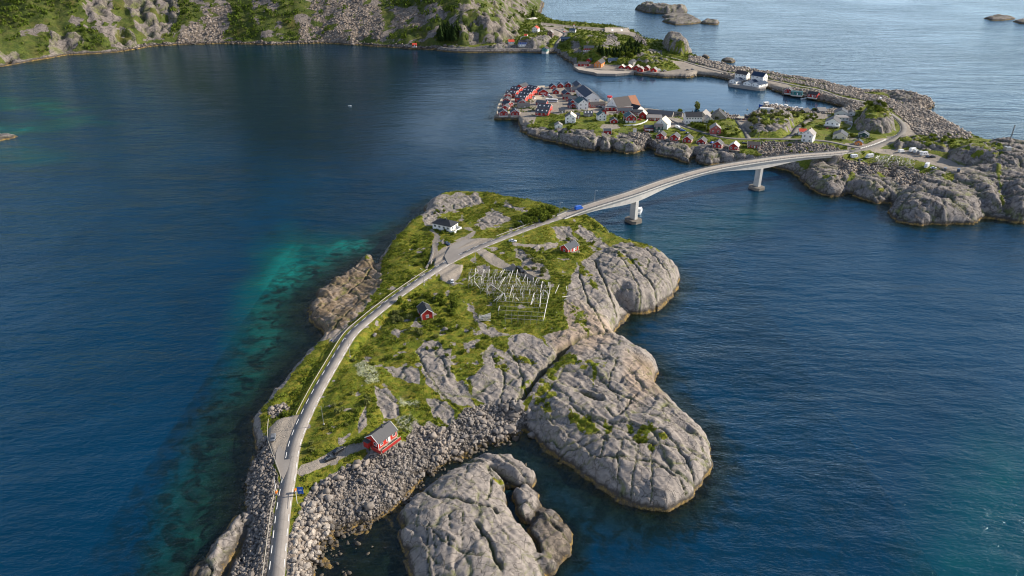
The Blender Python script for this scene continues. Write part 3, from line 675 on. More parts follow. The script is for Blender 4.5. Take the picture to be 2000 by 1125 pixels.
vgreenP = [[(1685, 225), (1700, 200), (1735, 208), (1740, 228), (1715, 228), (1700, 235)], [(1690, 250), (1725, 262), (1720, 272), (1690, 262)], [(1480, 225), (1540, 222), (1560, 235), (1520, 245), (1490, 240)],
           [(1745, 268), (1800, 262), (1870, 262), (1960, 280), (1980, 292), (1900, 296), (1830, 280), (1760, 276)], [(1870, 300), (1960, 285), (1980, 292), (1900, 308)],
           [(1608, 332), (1640, 333), (1640, 342), (1620, 350), (1608, 346)], [(1800, 318), (1830, 325), (1822, 342), (1795, 338)], [(1835, 332), (1865, 335), (1862, 350), (1840, 346)], [(1700, 336), (1730, 338), (1728, 346), (1705, 345)],
           [(1308, 76), (1335, 82), (1342, 95), (1320, 92), (1305, 84)], [(1135, 55), (1180, 52), (1185, 80), (1150, 100), (1130, 95)], [(1255, 98), (1290, 102), (1295, 125), (1260, 115)], [(1660, 303), (1740, 305), (1790, 318), (1740, 326), (1690, 320)]]
vgr = np.zeros(VX.shape)
for p in vgreenP: vgr = np.maximum(vgr, paint(qx, qy, p, 6))
vstoneP = [[(1228, 258), (1268, 260), (1280, 285), (1262, 288), (1238, 278)], [(1490, 277), (1560, 278), (1625, 284), (1640, 298), (1560, 306), (1500, 312), (1480, 295)], [(1640, 312), (1720, 320), (1790, 330), (1810, 350), (1760, 365), (1740, 340), (1660, 335), (1640, 350)],
           [(1345, 108), (1400, 128), (1450, 138), (1500, 148), (1600, 164), (1700, 184), (1730, 190), (1800, 215), (1850, 240), (1900, 268), (1890, 272), (1820, 268), (1790, 262), (1765, 240), (1740, 212), (1715, 203), (1690, 197), (1640, 185), (1600, 172), (1500, 153), (1400, 135), (1345, 118)],
           [(1530, 176), (1600, 184), (1660, 200), (1650, 214), (1600, 198), (1530, 188)], [(1290, 140), (1350, 142), (1430, 150), (1425, 160), (1345, 155), (1290, 154)], [(1240, 66), (1262, 78), (1262, 88), (1245, 84), (1232, 72)],
           [(860, 96), (1060, 99), (1092, 104), (1125, 124), (1120, 130), (1060, 104), (860, 100)]]
vst = np.zeros(VX.shape)
for p in vstoneP: vst = np.maximum(vst, paint(qx, qy, p, 4))
vst = np.maximum(vst, (VSD < 17) * (VSD > -2) * (VPX > 1360) * (VPX < 1895) * (VPY < 274) * (VPY < 60 + .1 * VPX + 40) * 1.0)
vdirtP = [[(1040, 192), (1062, 172), (1080, 166), (1125, 170), (1124, 182), (1112, 196), (1118, 216), (1090, 224), (1052, 216), (1040, 204)], [(1118, 190), (1140, 184), (1160, 200), (1145, 215), (1122, 212)], [(1160, 205), (1210, 205), (1215, 222), (1180, 226), (1155, 218)],
          [(1285, 226), (1330, 232), (1345, 246), (1300, 250), (1285, 240)], [(1176, 243), (1205, 243), (1212, 250), (1190, 254), (1172, 250)],
          [(1650, 279), (1690, 281), (1720, 270), (1745, 266), (1745, 276), (1720, 290), (1690, 298), (1655, 292)], [(1700, 291), (1745, 292), (1790, 294), (1830, 303), (1870, 320), (1905, 332), (1870, 336), (1835, 326), (1790, 312), (1745, 303), (1700, 297)],
          [(1440, 230), (1470, 232), (1466, 244), (1444, 246)], [(1575, 225), (1598, 221), (1625, 224), (1610, 232), (1580, 232)], [(1500, 156), (1530, 160), (1550, 172), (1520, 172), (1490, 166)],
          [(1310, 118), (1350, 122), (1420, 140), (1400, 146), (1340, 148), (1290, 150), (1288, 142), (1330, 134)], [(1120, 124), (1240, 128), (1290, 140), (1270, 150), (1180, 142), (1125, 134)],
          [(1060, 52), (1100, 54), (1112, 62), (1100, 75), (1075, 66)], [(1056, 44), (1130, 51), (1220, 58), (1245, 66), (1240, 72), (1200, 64), (1120, 55), (1056, 50)], [(1645, 218), (1665, 225), (1665, 246), (1650, 240)], [(1765, 240), (1790, 262), (1760, 268)]]
vdt = np.zeros(VX.shape)
for p in vdirtP: vdt = np.maximum(vdt, paint(VPX, VPY, p, 2.5))
allD = np.full(VX.shape, 1e9); allZ = np.zeros(VX.shape)
for pth, hw in ((VROAD, 3.4), (VLANE, 2.8), (VLANE2, 2.5), (VLANE3, 2.5), (VLANE4, 2.2), (HROAD, 3.0), (HROAD2, 4.0), (BRIDGE[-8:], 3.4)):
    D, Zp = near_path(VX, VY, pth, 14)
    D = D - hw
    kk = D < allD
    allD = np.where(kk, D, allD); allZ = np.where(kk, Zp, allZ)
vamp = np.clip(vrock, 0, 1) * (1 - vdt) * sst(1, 4, allD) * (1 - VPIER)
vk1, vid = cracks(VX, VY, 8, 2.4, 0.7, math.radians(-50), 23)
vk2, _ = cracks(VX, VY, 4.2, 2.0, 0.5, math.radians(40), 33)
VH = VH + vamp * (2.0 * fbm(VX / 18, VY / 18, 191, 3) * VDM + 1.3 * fbm(VX / 5, VY / 5, 121, 4) + 1.9 * (vid - 0.5) - 2.2 * vk1 - 1.2 * vk2)
VH += (1 - vamp) * 0.5 * fbm(VX / 5, VY / 5, 135, 4) * sst(1, 5, allD) * (1 - vdt) * (1 - VPIER) * sst(1, 4, VSD)
k = 1 - sst(0.6, 5.0, allD)
VH = VH * (1 - k) + (allZ - 0.12) * k
VILLF = Field(vxs, vys, VH)
vgrass = np.clip(1 - vrock, 0, 1) * (1 - vst) * (1 - vdt)
vgrass = np.clip(np.maximum(vgrass, vgr * (1 - vdt) * (0.25 + 0.75 * (fbm(VX / 5, VY / 5, 177, 3) > -0.12))), 0, 1) * (VH > 1.4)
deckm = paint(VPX, VPY, [(955, 145), (1190, 150), (1345, 220), (1345, 230), (1230, 226), (1140, 218), (1118, 222), (1100, 216), (1050, 222), (1042, 242), (955, 242)], 3) * (VH > 1.0)
vmA = np.stack([vgrass, vst * (1 - vdt), np.maximum(vdt, deckm), np.ones_like(vdt)], -1)
vmB = np.stack([np.clip(vk1 * vamp, 0, 1), 0.8 * vst * (VPX > 1340), 0 * vdt, np.ones_like(vdt)], -1)

# ---------------------------------------------------------------- mountain shore across the bay
MOUNT = [(-900, 190), (-500, 165), (-200, 145), (-60, 136), (20, 128), (60, 121), (130, 108), (230, 103), (300, 90), (350, 88), (430, 86), (520, 87), (620, 85), (700, 88), (760, 93), (800, 96), (860, 97), (930, 99), (1000, 98), (1020, 88)]
mw = list(map(tuple, ring_w(MOUNT)))
MW = np.array(mw + [(40, 1420), (60, 1560), (70, 1760), (10, 2500), (-400, 3600), (-3000, 3600), (-3500, 2000), (-1600, 760)])
mxs = mk_axis([(-3300, -1100, 45), (-1100, 75, 2.9), (75, 300, 40)])
mys = mk_axis([(700, 940, 20), (940, 1080, 3.5), (1080, 1330, 2.4), (1330, 1700, 8), (1700, 3700, 60)])
MX, MY = np.meshgrid(mxs, mys)
msd = sdf(MX + 7 * fbm(MX / 40, MY / 40, 9, 4), MY + 7 * fbm(MX / 40, MY / 40, 10, 4), MW)
mcol = MX / np.maximum(MY, 1) * F_PX / 1.0 * 0.97 + 1000      # bearing as an approximate photograph column
def bumpc(c, w): return np.exp(-((mcol - c) / w) ** 2)
slope = 0.60 + 0.16 * bumpc(330, 60) + 0.12 * bumpc(180, 70) - 0.16 * bumpc(60, 80) + 0.03 * bumpc(560, 90) + 0.22 * bumpc(960, 70) - 0.1 * bumpc(800, 50)
mh = np.where(msd > 0, 3.0 * sst(0, 5, msd) + slope * np.maximum(msd - 5, 0) + 0.85 * np.maximum(msd - 165, 0), msd * 0.5)
peak = 200 + 900 * bumpc(560, 330) + 120 * bumpc(250, 120) - 60 * bumpc(940, 60)
mh = np.where(mh > 0, peak * (1 - np.exp(-mh / peak)) * 1.0, mh)
gul = fbm(mcol / 26, msd / 160, 44, 4)
cliffy = np.clip(bumpc(330, 75) * sst(12, 40, msd) + 0.9 * bumpc(215, 40) * sst(25, 70, msd) + bumpc(145, 45) * (1 - sst(22, 34, msd)) * 0.8 + 0.9 * bumpc(250, 24) * (1 - sst(34, 50, msd)) + bumpc(960, 55) * 0.6 + 0.7 * bumpc(20, 50) * (1 - sst(8, 14, msd)), 0, 1)
scree = np.clip(0.9 * bumpc(400, 36) * (1 - sst(60, 85, msd)) + sst(0.0, 0.15, fbm(mcol / 40, msd / 50, 47, 3) + 0.42 * bumpc(690, 85) - 0.04) * sst(590, 640, mcol) * (1 - sst(830, 880, mcol)), 0, 1)
cliffy0 = cliffy
mh0 = np.where(msd > 0, 3.0 * sst(0, 5, msd) + slope * np.maximum(msd - 5, 0), 0)
gx, gy = proj(MX, MY, mh0)
gx = gx + 12 * fbm(MX / 30, MY / 30, 421, 4); gy = gy + 6 * fbm(MX / 30, MY / 30, 431, 4)
def pm_(rings, soft=5):
    o_ = np.zeros(MX.shape)
    for r_ in rings: o_ = np.maximum(o_, paint(gx, gy, r_, soft))
    return o_
scree = pm_([[(338, 84), (350, 66), (380, 42), (395, 18), (425, 5), (445, 2), (448, 20), (430, 48), (434, 84)], [(590, 84), (592, 45), (610, 18), (650, 26), (690, 10), (742, 8), (750, 34), (765, 48), (745, 56), (748, 70), (700, 80), (690, 88)], [(765, 40), (775, 20), (815, 6), (830, 26), (820, 55), (785, 58)], [(600, 20), (630, -60), (760, -60), (700, 15)]]) * (0.35 + 0.65 * (fbm(MX / 12, MY / 12, 441, 4) > -.18))
cliffy = pm_([[(160, 0), (218, -20), (225, 20), (200, 36), (170, 26)], [(240, -60), (350, -60), (348, 20), (330, 66), (300, 76), (262, 52), (250, 20)], [(208, 58), (255, 54), (272, 92), (240, 100), (212, 92)], [(96, 72), (150, 70), (160, 84), (128, 108), (98, 108)], [(-60, 100), (30, 100), (44, 124), (-60, 140)], [(895, -60), (1040, -60), (1022, 60), (1010, 92), (905, 92), (892, 60)], [(460, -60), (520, -60), (470, -10)]], 6)
cliffy = cliffy * np.where(gx > 880, (fbm(MX / 14, MY / 14, 451, 4) > -.12) * .85, 1)
trees_m = pm_([[(-60, -60), (160, -60), (150, 30), (110, 56), (40, 50), (-60, 70)], [(135, 24), (200, 40), (205, 90), (150, 100), (130, 70)], [(330, 70), (350, -60), (445, -60), (400, 14), (345, 60), (310, 84)], [(446, -60), (600, -60), (592, 82), (440, 84), (436, 40)], [(740, -60), (900, -60), (892, 80), (822, 70), (830, 24), (800, 14), (750, 22)], [(735, 56), (800, 52), (830, 66), (800, 72), (740, 76)], [(615, 40), (650, 45), (640, 80), (600, 80)], [(60, 95), (95, 80), (110, 110), (70, 112)], [(900, 40), (930, 45), (920, 80), (895, 80)]], 8)
mrk = np.clip(cliffy * sst(-0.35, 0.05, fbm(MX / 22, MY / 22, 52, 4) + 0.15), 0, 1)
mh += sst(0, 14, msd) * (7 * gul * (0.6 + cliffy) + 2.6 * fbm(MX / 14, MY / 14, 53, 4) * (0.5 + 1.6 * cliffy))
v1, v2, vi = voro(MX / 16 + 0.6 * fbm(MX / 20, MY / 20, 12, 2), (MY + mh) / 34, 71)
mh += sst(6, 22, msd) * cliffy * (9 * (vi - 0.4) - 5 * np.exp(-((v2 - v1) * 5) ** 2))
mdist, mz = near_path(MX, MY, HROAD, 12)
kk = 1 - sst(3, 8, mdist); mh = mh * (1 - kk) + (mz - .15) * kk
shorer = (1 - sst(3, 9, msd + 3 * fbm(MX / 10, MY / 10, 54, 3)))
meadow = np.clip(bumpc(60, 120) + bumpc(225, 40) * sst(20, 60, msd) + 0.8 * bumpc(985, 60), 0, 1)
mrk = np.clip(mrk + .8 * (fbm(MX / 18, MY / 18, 711, 4) > .13) * (fbm(MX / 60, MY / 60, 713, 2) > -.2) * (msd > 10), 0, 1)
mgrass = np.clip(1 - np.maximum(np.maximum(mrk, scree), shorer), 0, 1)
MPX, MPY = proj(MX, MY, mh)
MOUNTF = Field(mxs, mys, mh)
mmA = np.stack([mgrass, np.maximum(scree, shorer * (mcol > 280)) , kk, np.ones_like(mh)], -1)
mmB = np.stack([0.95 * np.exp(-((v2 - v1) * 6) ** 2) * cliffy, 0.5 * scree, 0 * mh, np.ones_like(mh)], -1)

def ground_at(x, y):
    z = -5.0
    for f in (NEARF, VILLF, MOUNTF):
        if f.inside(x, y): z = max(z, float(f(x, y)))
    return z
def hit(px, py):
    """the ground point seen at a pixel of the photograph"""
    v = (562.5 - py) / F_PX; u = (px - 1000.0) / F_PX
    d = np.array([u, CP + v * SP, -SP + v * CP])
    t = np.arange(150, 2200, 1.0) if py < 470 else np.arange(140, 620, 0.5)
    x = d[0] * t; y = d[1] * t; z = H_CAM + d[2] * t
    g = np.full(t.shape, -5.0)
    for f in (NEARF, VILLF, MOUNTF):
        m = (x > f.xs[0]) & (x < f.xs[-1]) & (y > f.ys[0]) & (y < f.ys[-1])
        if m.any(): g[m] = np.maximum(g[m], f(x[m], y[m]))
    g = np.maximum(g, 0.0)
    i = int(np.argmax(g > z))
    return Vector((float(x[i]), float(y[i]), float(g[i])))

# ---------------------------------------------------------------- ground material
def ground_material(name, grassA, grassB, grassC, rockA, rockB, fine=1.0, kelp=True, rug=0.0):
    t = NT(name)
    pos = t.pos()
    A = t.n('SeparateColor', {'Color': t.attr('mixA').outputs['Color']}); B = t.n('SeparateColor', {'Color': t.attr('mixB').outputs['Color']})
    g, st, dt = A.outputs[0], A.outputs[1], A.outputs[2]
    crk, warm_, flow_ = B.outputs[0], B.outputs[1], B.outputs[2]
    z = t.n('SeparateXYZ', {'Vector': pos}).outputs['Z']
    n1 = t.noise(pos, 0.11 / fine, 5, 0.6); n2 = t.noise(pos, 0.55 / fine, 6, 0.65, 0.6); n3 = t.noise(pos, 2.4 / fine, 5, 0.7)
    n4 = t.noise(pos, 0.3 / fine, 4, 0.6, 1.2)
    # grass: bright, dry and dark patches
    gc = t.mix(t.map(n2, 0.36, 0.62), grassA, grassB)
    gc = t.mix(t.mul(t.map(n4, 0.46, 0.66), 0.85), gc, grassC)
    gc = t.mix(t.mul(t.map(n3, 0.40, 0.70), 0.55), gc, tuple(c * 0.35 for c in grassB))
    gc = t.mix(t.mul(t.map(n1, 0.55, 0.72), 0.5), gc, (0.13, 0.095, 0.03))
    fl = t.mul(flow_, t.map(n3, 0.42, 0.56))
    gc = t.mix(fl, gc, (0.50, 0.52, 0.36))
    # rock
    rc = t.mix(t.map(n2, 0.3, 0.7), rockA, rockB)
    rc = t.mix(t.mul(t.map(n4, 0.50, 0.72), 0.55), rc, tuple(c * 0.52 for c in rockA))
    rc = t.mix(t.mul(t.map(t.noise(pos, 1.1 / fine, 7, 0.75), 0.55, 0.7), 0.45), rc, tuple(min(1, c * 1.35) for c in rockB))
    rc = t.mix(t.mul(warm_, 0.6), rc, (0.42, 0.31, 0.22))
    stria = t.n('TexNoise', {'Vector': t.n('Mapping', {'Vector': pos, 'Scale': (0.25, 2.2, 1.2), 'Rotation': (0, 0, math.radians(38))}).outputs['Vector'], 'Scale': 0.7 / fine, 'Detail': 5, 'Roughness': 0.7}).outputs['Fac']
    rc = t.mix(t.mul(t.map(stria, 0.5, 0.75), 0.5), rc, tuple(c * 0.5 for c in rockA))
    vd = t.n('TexVoronoi', {'Vector': t.n('VectorMath', {0: pos, 1: t.n('VectorMath', {0: t.n('TexNoise', {'Vector': pos, 'Scale': 0.25}).outputs['Color'], 1: (5, 5, 5)}, operation='MULTIPLY').outputs[0]}, operation='ADD').outputs[0], 'Scale': 0.22 / fine}, feature='DISTANCE_TO_EDGE').outputs['Distance']
    bro = t.map(t.attr('mixB').outputs['Alpha'], 1, 0)
    rc = t.mix(t.mul(bro, .82), rc, t.mix(t.map(n2, .35, .65), (0.075, 0.050, 0.026), (0.20, 0.145, 0.085)))
    hair = t.map(vd, 0.0, 0.035, 1.0, 0.0)
    rc = t.mix(t.mul(hair, 0.65), rc, (0.05, 0.045, 0.035))
    rc = t.mix(t.mul(crk, 0.8), rc, t.mix(t.map(n4, .42, .52), (0.045, 0.045, 0.026), (0.11, 0.135, 0.018)))
    if rug:
        rn = t.noise(pos, 0.30, 6, 0.72, 0.8)
        rc = t.mix(t.mul(t.map(rn, 0.50, 0.60), rug), rc, (0.055, 0.050, 0.048))
        rc = t.mix(t.mul(t.map(rn, 0.40, 0.32), rug * 0.7), rc, tuple(min(1, c * 1.5) for c in rockB))
    # stones
    vs = t.n('TexVoronoi', {'Vector': pos, 'Scale': 1.1 / fine})
    sc_ = t.mix(t.n('SeparateColor', {'Color': vs.outputs['Color']}).outputs[0], tuple(c * 0.6 for c in rockA), tuple(min(1, c * 1.25) for c in rockB))
    sc_ = t.mix(t.map(vs.outputs['Distance'], 0.3, 0.75), sc_, (0.05, 0.045, 0.04))
    sc_ = t.mix(t.mul(warm_, 0.5), sc_, (0.40, 0.31, 0.23))
    # dirt, gravel
    dc = t.mix(t.map(n3, 0.3, 0.7), (0.24, 0.205, 0.17), (0.34, 0.30, 0.25))
    dc = t.mix(t.mul(t.map(n4, 0.5, 0.7), 0.5), dc, (0.17, 0.15, 0.12))
    edge = t.mul(t.mul(n2, 0.5), 0.0)
    gm = t.map(t.mul(g, t.map(n3, 0.2, 0.8, -0.22, 0.22), 'ADD'), 0.42, 0.58)
    sm = t.map(t.mul(st, t.map(n3, 0.2, 0.8, -0.2, 0.2), 'ADD'), 0.4, 0.6)
    col = t.mix(gm, t.mix(sm, rc, sc_), gc)
    col = t.mix(t.map(t.mul(dt, t.map(n3, 0.2, 0.8, -0.15, 0.15), 'ADD'), 0.35, 0.6), col, dc)
    if kelp:   # black tide band, ochre weed below it
        zz = t.mul(z, t.map(n2, 0.25, 0.75, -0.7, 0.7), 'ADD')
        col = t.mix(t.mul(t.map(zz, 2.7, 1.4), 0.85), col, (0.050, 0.042, 0.034))
        col = t.mix(t.mul(t.map(zz, 1.15, 0.6), t.map(n4, .40, .56, .15, .9)), col, t.mix(t.map(n3, 0.35, 0.65), (0.36, 0.235, 0.075), (0.10, 0.07, 0.025)))
        col = t.mix(t.mul(t.map(zz, -0.1, -1.2), 0.85), col, t.mix(t.map(n2, 0.40, 0.62), (0.040, 0.040, 0.018), (0.17, 0.15, 0.07)))
    hb = t.mul(t.mul(n3, 0.35), t.mul(n2, 0.8), 'ADD')
    hb = t.mul(hb, t.mul(t.mul(t.map(vs.outputs['Distance'], 0.0, 0.7, 1.0, 0.0), sm), 0.8), 'ADD')
    hb = t.mul(hb, t.mul(hair, -0.25), 'ADD')
    nb = t.bump(hb, 0.75, 0.55 * fine)
    b = t.n('BsdfPrincipled', {'Base Color': col, 'Roughness': 0.9, 'Specular IOR Level': 0.15, 'Normal': nb})
    return t.done(b.outputs[0])
M_NEAR = ground_material('island_ground', (0.185, 0.205, 0.018), (0.085, 0.120, 0.012), (0.29, 0.235, 0.035), (0.215, 0.190, 0.172), (0.315, 0.280, 0.250))
M_VILL = ground_material('village_ground', (0.175, 0.205, 0.020), (0.085, 0.125, 0.016), (0.22, 0.20, 0.04), (0.19, 0.172, 0.162), (0.285, 0.256, 0.236), 1.9, rug=0.75)
M_MOUNT = ground_material('mountain_ground', (0.100, 0.125, 0.022), (0.045, 0.068, 0.016), (0.12, 0.122, 0.035), (0.165, 0.143, 0.128), (0.245, 0.212, 0.188), 4.5, rug=0.7)

tag(grid_mesh('island_ground', nxs, nys, NH, M_NEAR, {'mixA': mixA, 'mixB': mixB}, -7.0), kind='structure')
tag(grid_mesh('village_ground', vxs, vys, VH, M_VILL, {'mixA': vmA, 'mixB': vmB}, -4.5), kind='structure')
tag(grid_mesh('mountain_slope', mxs, mys, mh, M_MOUNT, {'mixA': mmA, 'mixB': mmB}, -3.0), kind='structure')

# ---------------------------------------------------------------- rocks standing in the sea
def skerry(name, label, ring, top, R, seed, step, green_top=0.0, group=None):
    r = ring_w(ring)
    xs = np.arange(r[:, 0].min() - 8, r[:, 0].max() + 8, step); ys = np.arange(r[:, 1].min() - 8, r[:, 1].max() + 8, step)
    X, Y = np.meshgrid(xs, ys)
    d = sdf(X + 1.6 * fbm(X / 6, Y / 6, seed, 3), Y + 1.6 * fbm(X / 6, Y / 6, seed + 9, 3), r)
    t = np.clip(d / R, 0, 1)
    c1, ci = cracks(X, Y, 7, 2.0, 0.8, seed, seed + 4)
    Z = np.where(d > 0, top * np.power(t * (2 - t), 0.6) * (0.75 + 0.5 * ci) - 1.2 * c1, d * 0.8)
    Z = Z + 0.8 * fbm(X / 4, Y / 4, seed + 2, 4) * (d > -2)
    one = np.ones_like(Z)
    g = (Z > top * 0.55) * green_top
    o = grid_mesh(name, xs, ys, Z, M_VILL, {'mixA': np.stack([g, 0 * one, 0 * one, one], -1), 'mixB': np.stack([c1, 0 * one, 0 * one, one], -1)}, -2.5)
    return tag(o, label, 'rock', group)
G_SK = 'bare rocks standing in the open sea'
skerry('sea_rock', 'large pale humped sea rock farthest from the camera, left of the three open sea rocks', [(1241, 18), (1262, 15), (1300, 17), (1312, 22), (1342, 20), (1340, 27), (1300, 28), (1262, 25)], 13, 16, 11, 3.0, 0, G_SK)
skerry('sea_rock', 'long low pale sea rock just behind the dark knobbly one', [(1292, 33), (1310, 29), (1345, 30), (1362, 38), (1345, 40), (1300, 37)], 5, 9, 15, 3.0, 0, G_SK)
skerry('sea_rock', 'dark knobbly low sea rock in front of the pale ones', [(1293, 42), (1312, 38), (1352, 38), (1372, 44), (1345, 48), (1316, 49)], 6, 8, 19, 3.0, 0, G_SK)
skerry('sea_rock', 'small dark pointed sea rock at the right end of the group', [(1368, 46), (1378, 41), (1405, 44), (1402, 48), (1385, 48)], 5, 7, 22, 2.5, 0, G_SK)
skerry('sea_rock', 'small dark rock awash behind the breakwater road', [(1369, 112), (1376, 108), (1386, 112), (1382, 114.5)], 3, 5, 25, 1.4, 0, G_SK)
skerry('sea_rock', 'low dark elongated rock awash beyond the breakwater', [(1408, 119), (1418, 115), (1436, 120), (1430, 123), (1415, 121)], 4, 6, 28, 1.4, 0, G_SK)
skerry('sea_rock', 'flat black rock low in the water near the top right corner', [(1922, 36), (1945, 30), (1962, 32), (1984, 37), (1960, 40), (1935, 40)], 4, 8, 33, 3.0, 0, G_SK)
skerry('sea_rock', 'black rock cut by the right edge of the picture, top corner', [(1978, 42), (1995, 38), (2040, 42), (2030, 49), (1990, 46)], 4, 8, 36, 3.0, 0, G_SK)
skerry('sea_rock', 'pale flat rock at the left edge in the turquoise shallows', [(-40, 272), (-10, 263), (18, 264), (36, 267), (20, 272), (-5, 277), (-40, 280)], 2.6, 5, 38, 1.2, 0, G_SK)

# ================================================================== WATER
wxs = np.concatenate([np.array([-9000, -5000, -3000, -2200, -1700]), mk_axis([(-1400, -600, 40), (-600, -260, 12), (-260, -130, 4), (-130, 130, 1.6), (130, 300, 4), (300, 700, 7), (700, 1500, 40)]), np.array([2000, 3000, 5000, 9000])])
wys = np.concatenate([np.array([-2000, -500, 0, 60]), mk_axis([(100, 120, 4), (120, 330, 1.5), (330, 480, 2.2), (480, 900, 4.5), (900, 1400, 8), (1400, 2200, 50)]), np.array([2600, 3400, 5000, 9000, 20000, 40000])])
WX, WY = np.meshgrid(wxs, wys)
flo = np.full(WX.shape, -30.0)
for f in (NEARF, VILLF, MOUNTF):
    m = (WX > f.xs[0]) & (WX < f.xs[-1]) & (WY > f.ys[0]) & (WY < f.ys[-1])
    flo[m] = np.maximum(flo[m], f(WX[m], WY[m]))
WPX, WPY = proj(WX, WY, 0 * WX)
wj = WPX + 30 * fbm(WX / 30, WY / 30, 201, 4); wk = WPY + 22 * fbm(WX / 30, WY / 30, 211, 4)
tq = 1.0 * paint(wj, wk, [(300, 1200), (360, 980), (430, 820), (470, 700), (500, 600), (520, 520), (580, 480), (700, 480), (760, 460), (740, 500), (690, 530), (600, 590), (590, 660), (560, 740), (500, 820), (470, 960), (400, 1100), (360, 1200)], 110)
tq += 0.26 * np.clip(1.2 - np.hypot((wj - 600) / 110, (wk - 545) / 60), 0, 1) * (0.6 + 0.8 * fbm(WX / 14, WY / 14, 231, 4))
tq += 0.8 * np.clip(1.1 - np.hypot((wj - 690) / 70, (wk - 487) / 22), 0, 1)
tq = np.maximum(tq, 0.75 * np.clip(1.25 - np.hypot((wj - 60) / 130, (wk - 206 - (wj - 60) * 0.02) / 12), 0, 1))
tq = np.maximum(tq, 0.55 * np.clip(1.3 - np.hypot((wj - 150) / 90, (wk - 240) / 10), 0, 1))
tq = np.maximum(tq, 0.9 * np.clip(1.3 - np.hypot((WPX + 10) / 130, (wk - 252) / 12), 0, 1))
tq = np.maximum(tq, 0.5 * np.clip(1.1 - np.hypot((wj - 20) / 160, (wk - 300) / 30), 0, 1))
tq = np.maximum(tq, 0.30 * paint(wj, wk, [(1780, 1180), (1800, 1000), (1900, 850), (2040, 830), (2100, 1180)], 160))
tq = np.maximum(tq, 0.22 * paint(wj, wk, [(1150, 470), (1250, 440), (1560, 380), (1600, 400), (1300, 520), (1250, 500)], 40))
tq = np.clip(tq * (1 + .35 * fbm(WX / 16, WY / 16, 701, 4) + .35 * fbm(WX / 5, WY / 5, 703, 3)), 0, 1.2)
calm = np.clip(paint(WPX, WPY, [(1130, 160), (1250, 148), (1420, 160), (1640, 205), (1640, 225), (1400, 235), (1200, 200)], 16) + 0.0 * WX, 0, 1)
lee = paint(wj, wk, [(200, 80), (1000, 80), (960, 200), (880, 300), (700, 340), (500, 300), (330, 190)], 90)  # sheltered bay: calms the waves and places the painted mountain reflection
wshelt = paint(wj, wk, [(560, 1300), (640, 1040), (800, 960), (900, 900), (1030, 850), (1180, 1000), (1240, 1300)], 60)
dep = np.clip(-flo, 0, 30)
nyw, nxw = WX.shape
WMIX = np.stack([np.clip(dep / 10.0, 0, 1), tq, np.clip(np.maximum(calm, 0.6 * wshelt), 0, 1), np.ones_like(tq)], -1)
t = NT('sea_water')
pos = t.pos()
W = t.n('SeparateColor', {'Color': t.attr('water').outputs['Color']})
d_, q_, c_ = W.outputs[0], W.outputs[1], W.outputs[2]
depm = t.mul(d_, 10.0)
rough_n = t.noise(pos, 0.0045, 4, 0.55, 0.8)
def waves(scale, ang, stretch, det=3, ro=0.5):
    mp = t.n('Mapping', {'Vector': pos, 'Rotation': (0, 0, math.radians(ang)), 'Scale': (stretch, 1, 1)}, vector_type='POINT')
    return t.noise(mp.outputs['Vector'], scale, det, ro, 0.25)
h = t.mul(t.mul(waves(0.28, 24, 0.42, 4, 0.6), 1.25), t.mul(waves(0.62, -14, 0.55, 3, 0.55), 0.42), 'ADD')
h = t.mul(h, t.mul(waves(1.25, 35, 0.45, 3, 0.6), 0.42), 'ADD')
h = t.mul(h, t.mul(waves(0.095, 33, 0.4, 2, 0.5), 1.6), 'ADD')
h = t.mul(h, t.mul(waves(0.035, 8, 0.35, 3, 0.6), 4.5), 'ADD')
amp = t.mul(t.map(rough_n, 0.35, 0.65, 0.55, 1.25), t.mul(t.map(c_, 0, 1, 1.0, 0.10), t.map(t.attr('lee_reflection').outputs['Fac'], 0, 1, 1.0, .28)))
nb = t.n('Bump', {'Height': h, 'Strength': amp, 'Distance': 0.8})
nrm = nb.outputs['Normal']
deep = (0.0001, 0.031, 0.074)
body = t.mix(t.map(q_, 0.0, 0.62), deep, (0.0008, 0.072, 0.074))
body = t.mix(t.map(q_, 0.6, 1.15), body, (0.006, 0.20, 0.17))
body = t.mix(t.mul(t.map(t.noise(pos, 0.012, 4, 0.6, 1.0), 0.42, 0.66), 0.30), body, (0.0008, 0.010, 0.022))
body = t.mix(t.mul(t.attr('lee_reflection').outputs['Fac'], .8), body, (0.0003, 0.0085, 0.0205))  # dark reflection of the mountain put into the bay's body colour
body = t.mix(t.map(depm, 5.5, 1.0), body, (0.016, 0.034, 0.019))
blot = t.map(t.noise(pos, 0.16, 5, 0.65, 0.8), .44, .6)
body = t.mix(t.mul(blot, t.map(depm, 9.5, 4.0)), body, (0.004, 0.014, 0.013))
diff = t.n('BsdfDiffuse', {'Color': body})
tr = t.n('BsdfTransparent', {'Color': t.mix(t.map(depm, 0, 3.5), (0.96, 0.98, 0.95), (0.50, 0.64, 0.54))})
op = t.mul(t.mul(depm, -0.42), 2.71828, 'MULTIPLY')
ex = t.t.nodes.new('ShaderNodeMath'); ex.operation = 'EXPONENT'
t.t.links.new(t.mul(depm, -0.24), ex.inputs[0])
under = t.n('MixShader', {0: ex.outputs[0]}); t.t.links.new(diff.outputs[0], under.inputs[1]); t.t.links.new(tr.outputs[0], under.inputs[2])
gl = t.n('BsdfGlossy', {'Color': (0.66, 0.86, 1.0, 1), 'Roughness': 0.14, 'Normal': nrm})
fr = t.n('Fresnel', {'IOR': 1.333, 'Normal': nrm})
ms = t.n('MixShader', {0: fr.outputs[0]}); t.t.links.new(under.outputs[0], ms.inputs[1]); t.t.links.new(gl.outputs[0], ms.inputs[2])
M_WATER = t.done(ms.outputs[0])
o = grid_mesh('sea', wxs, wys, np.zeros(WX.shape), M_WATER, {'water': WMIX, 'lee_reflection': lee}, -1)
tag(o, kind='structure')
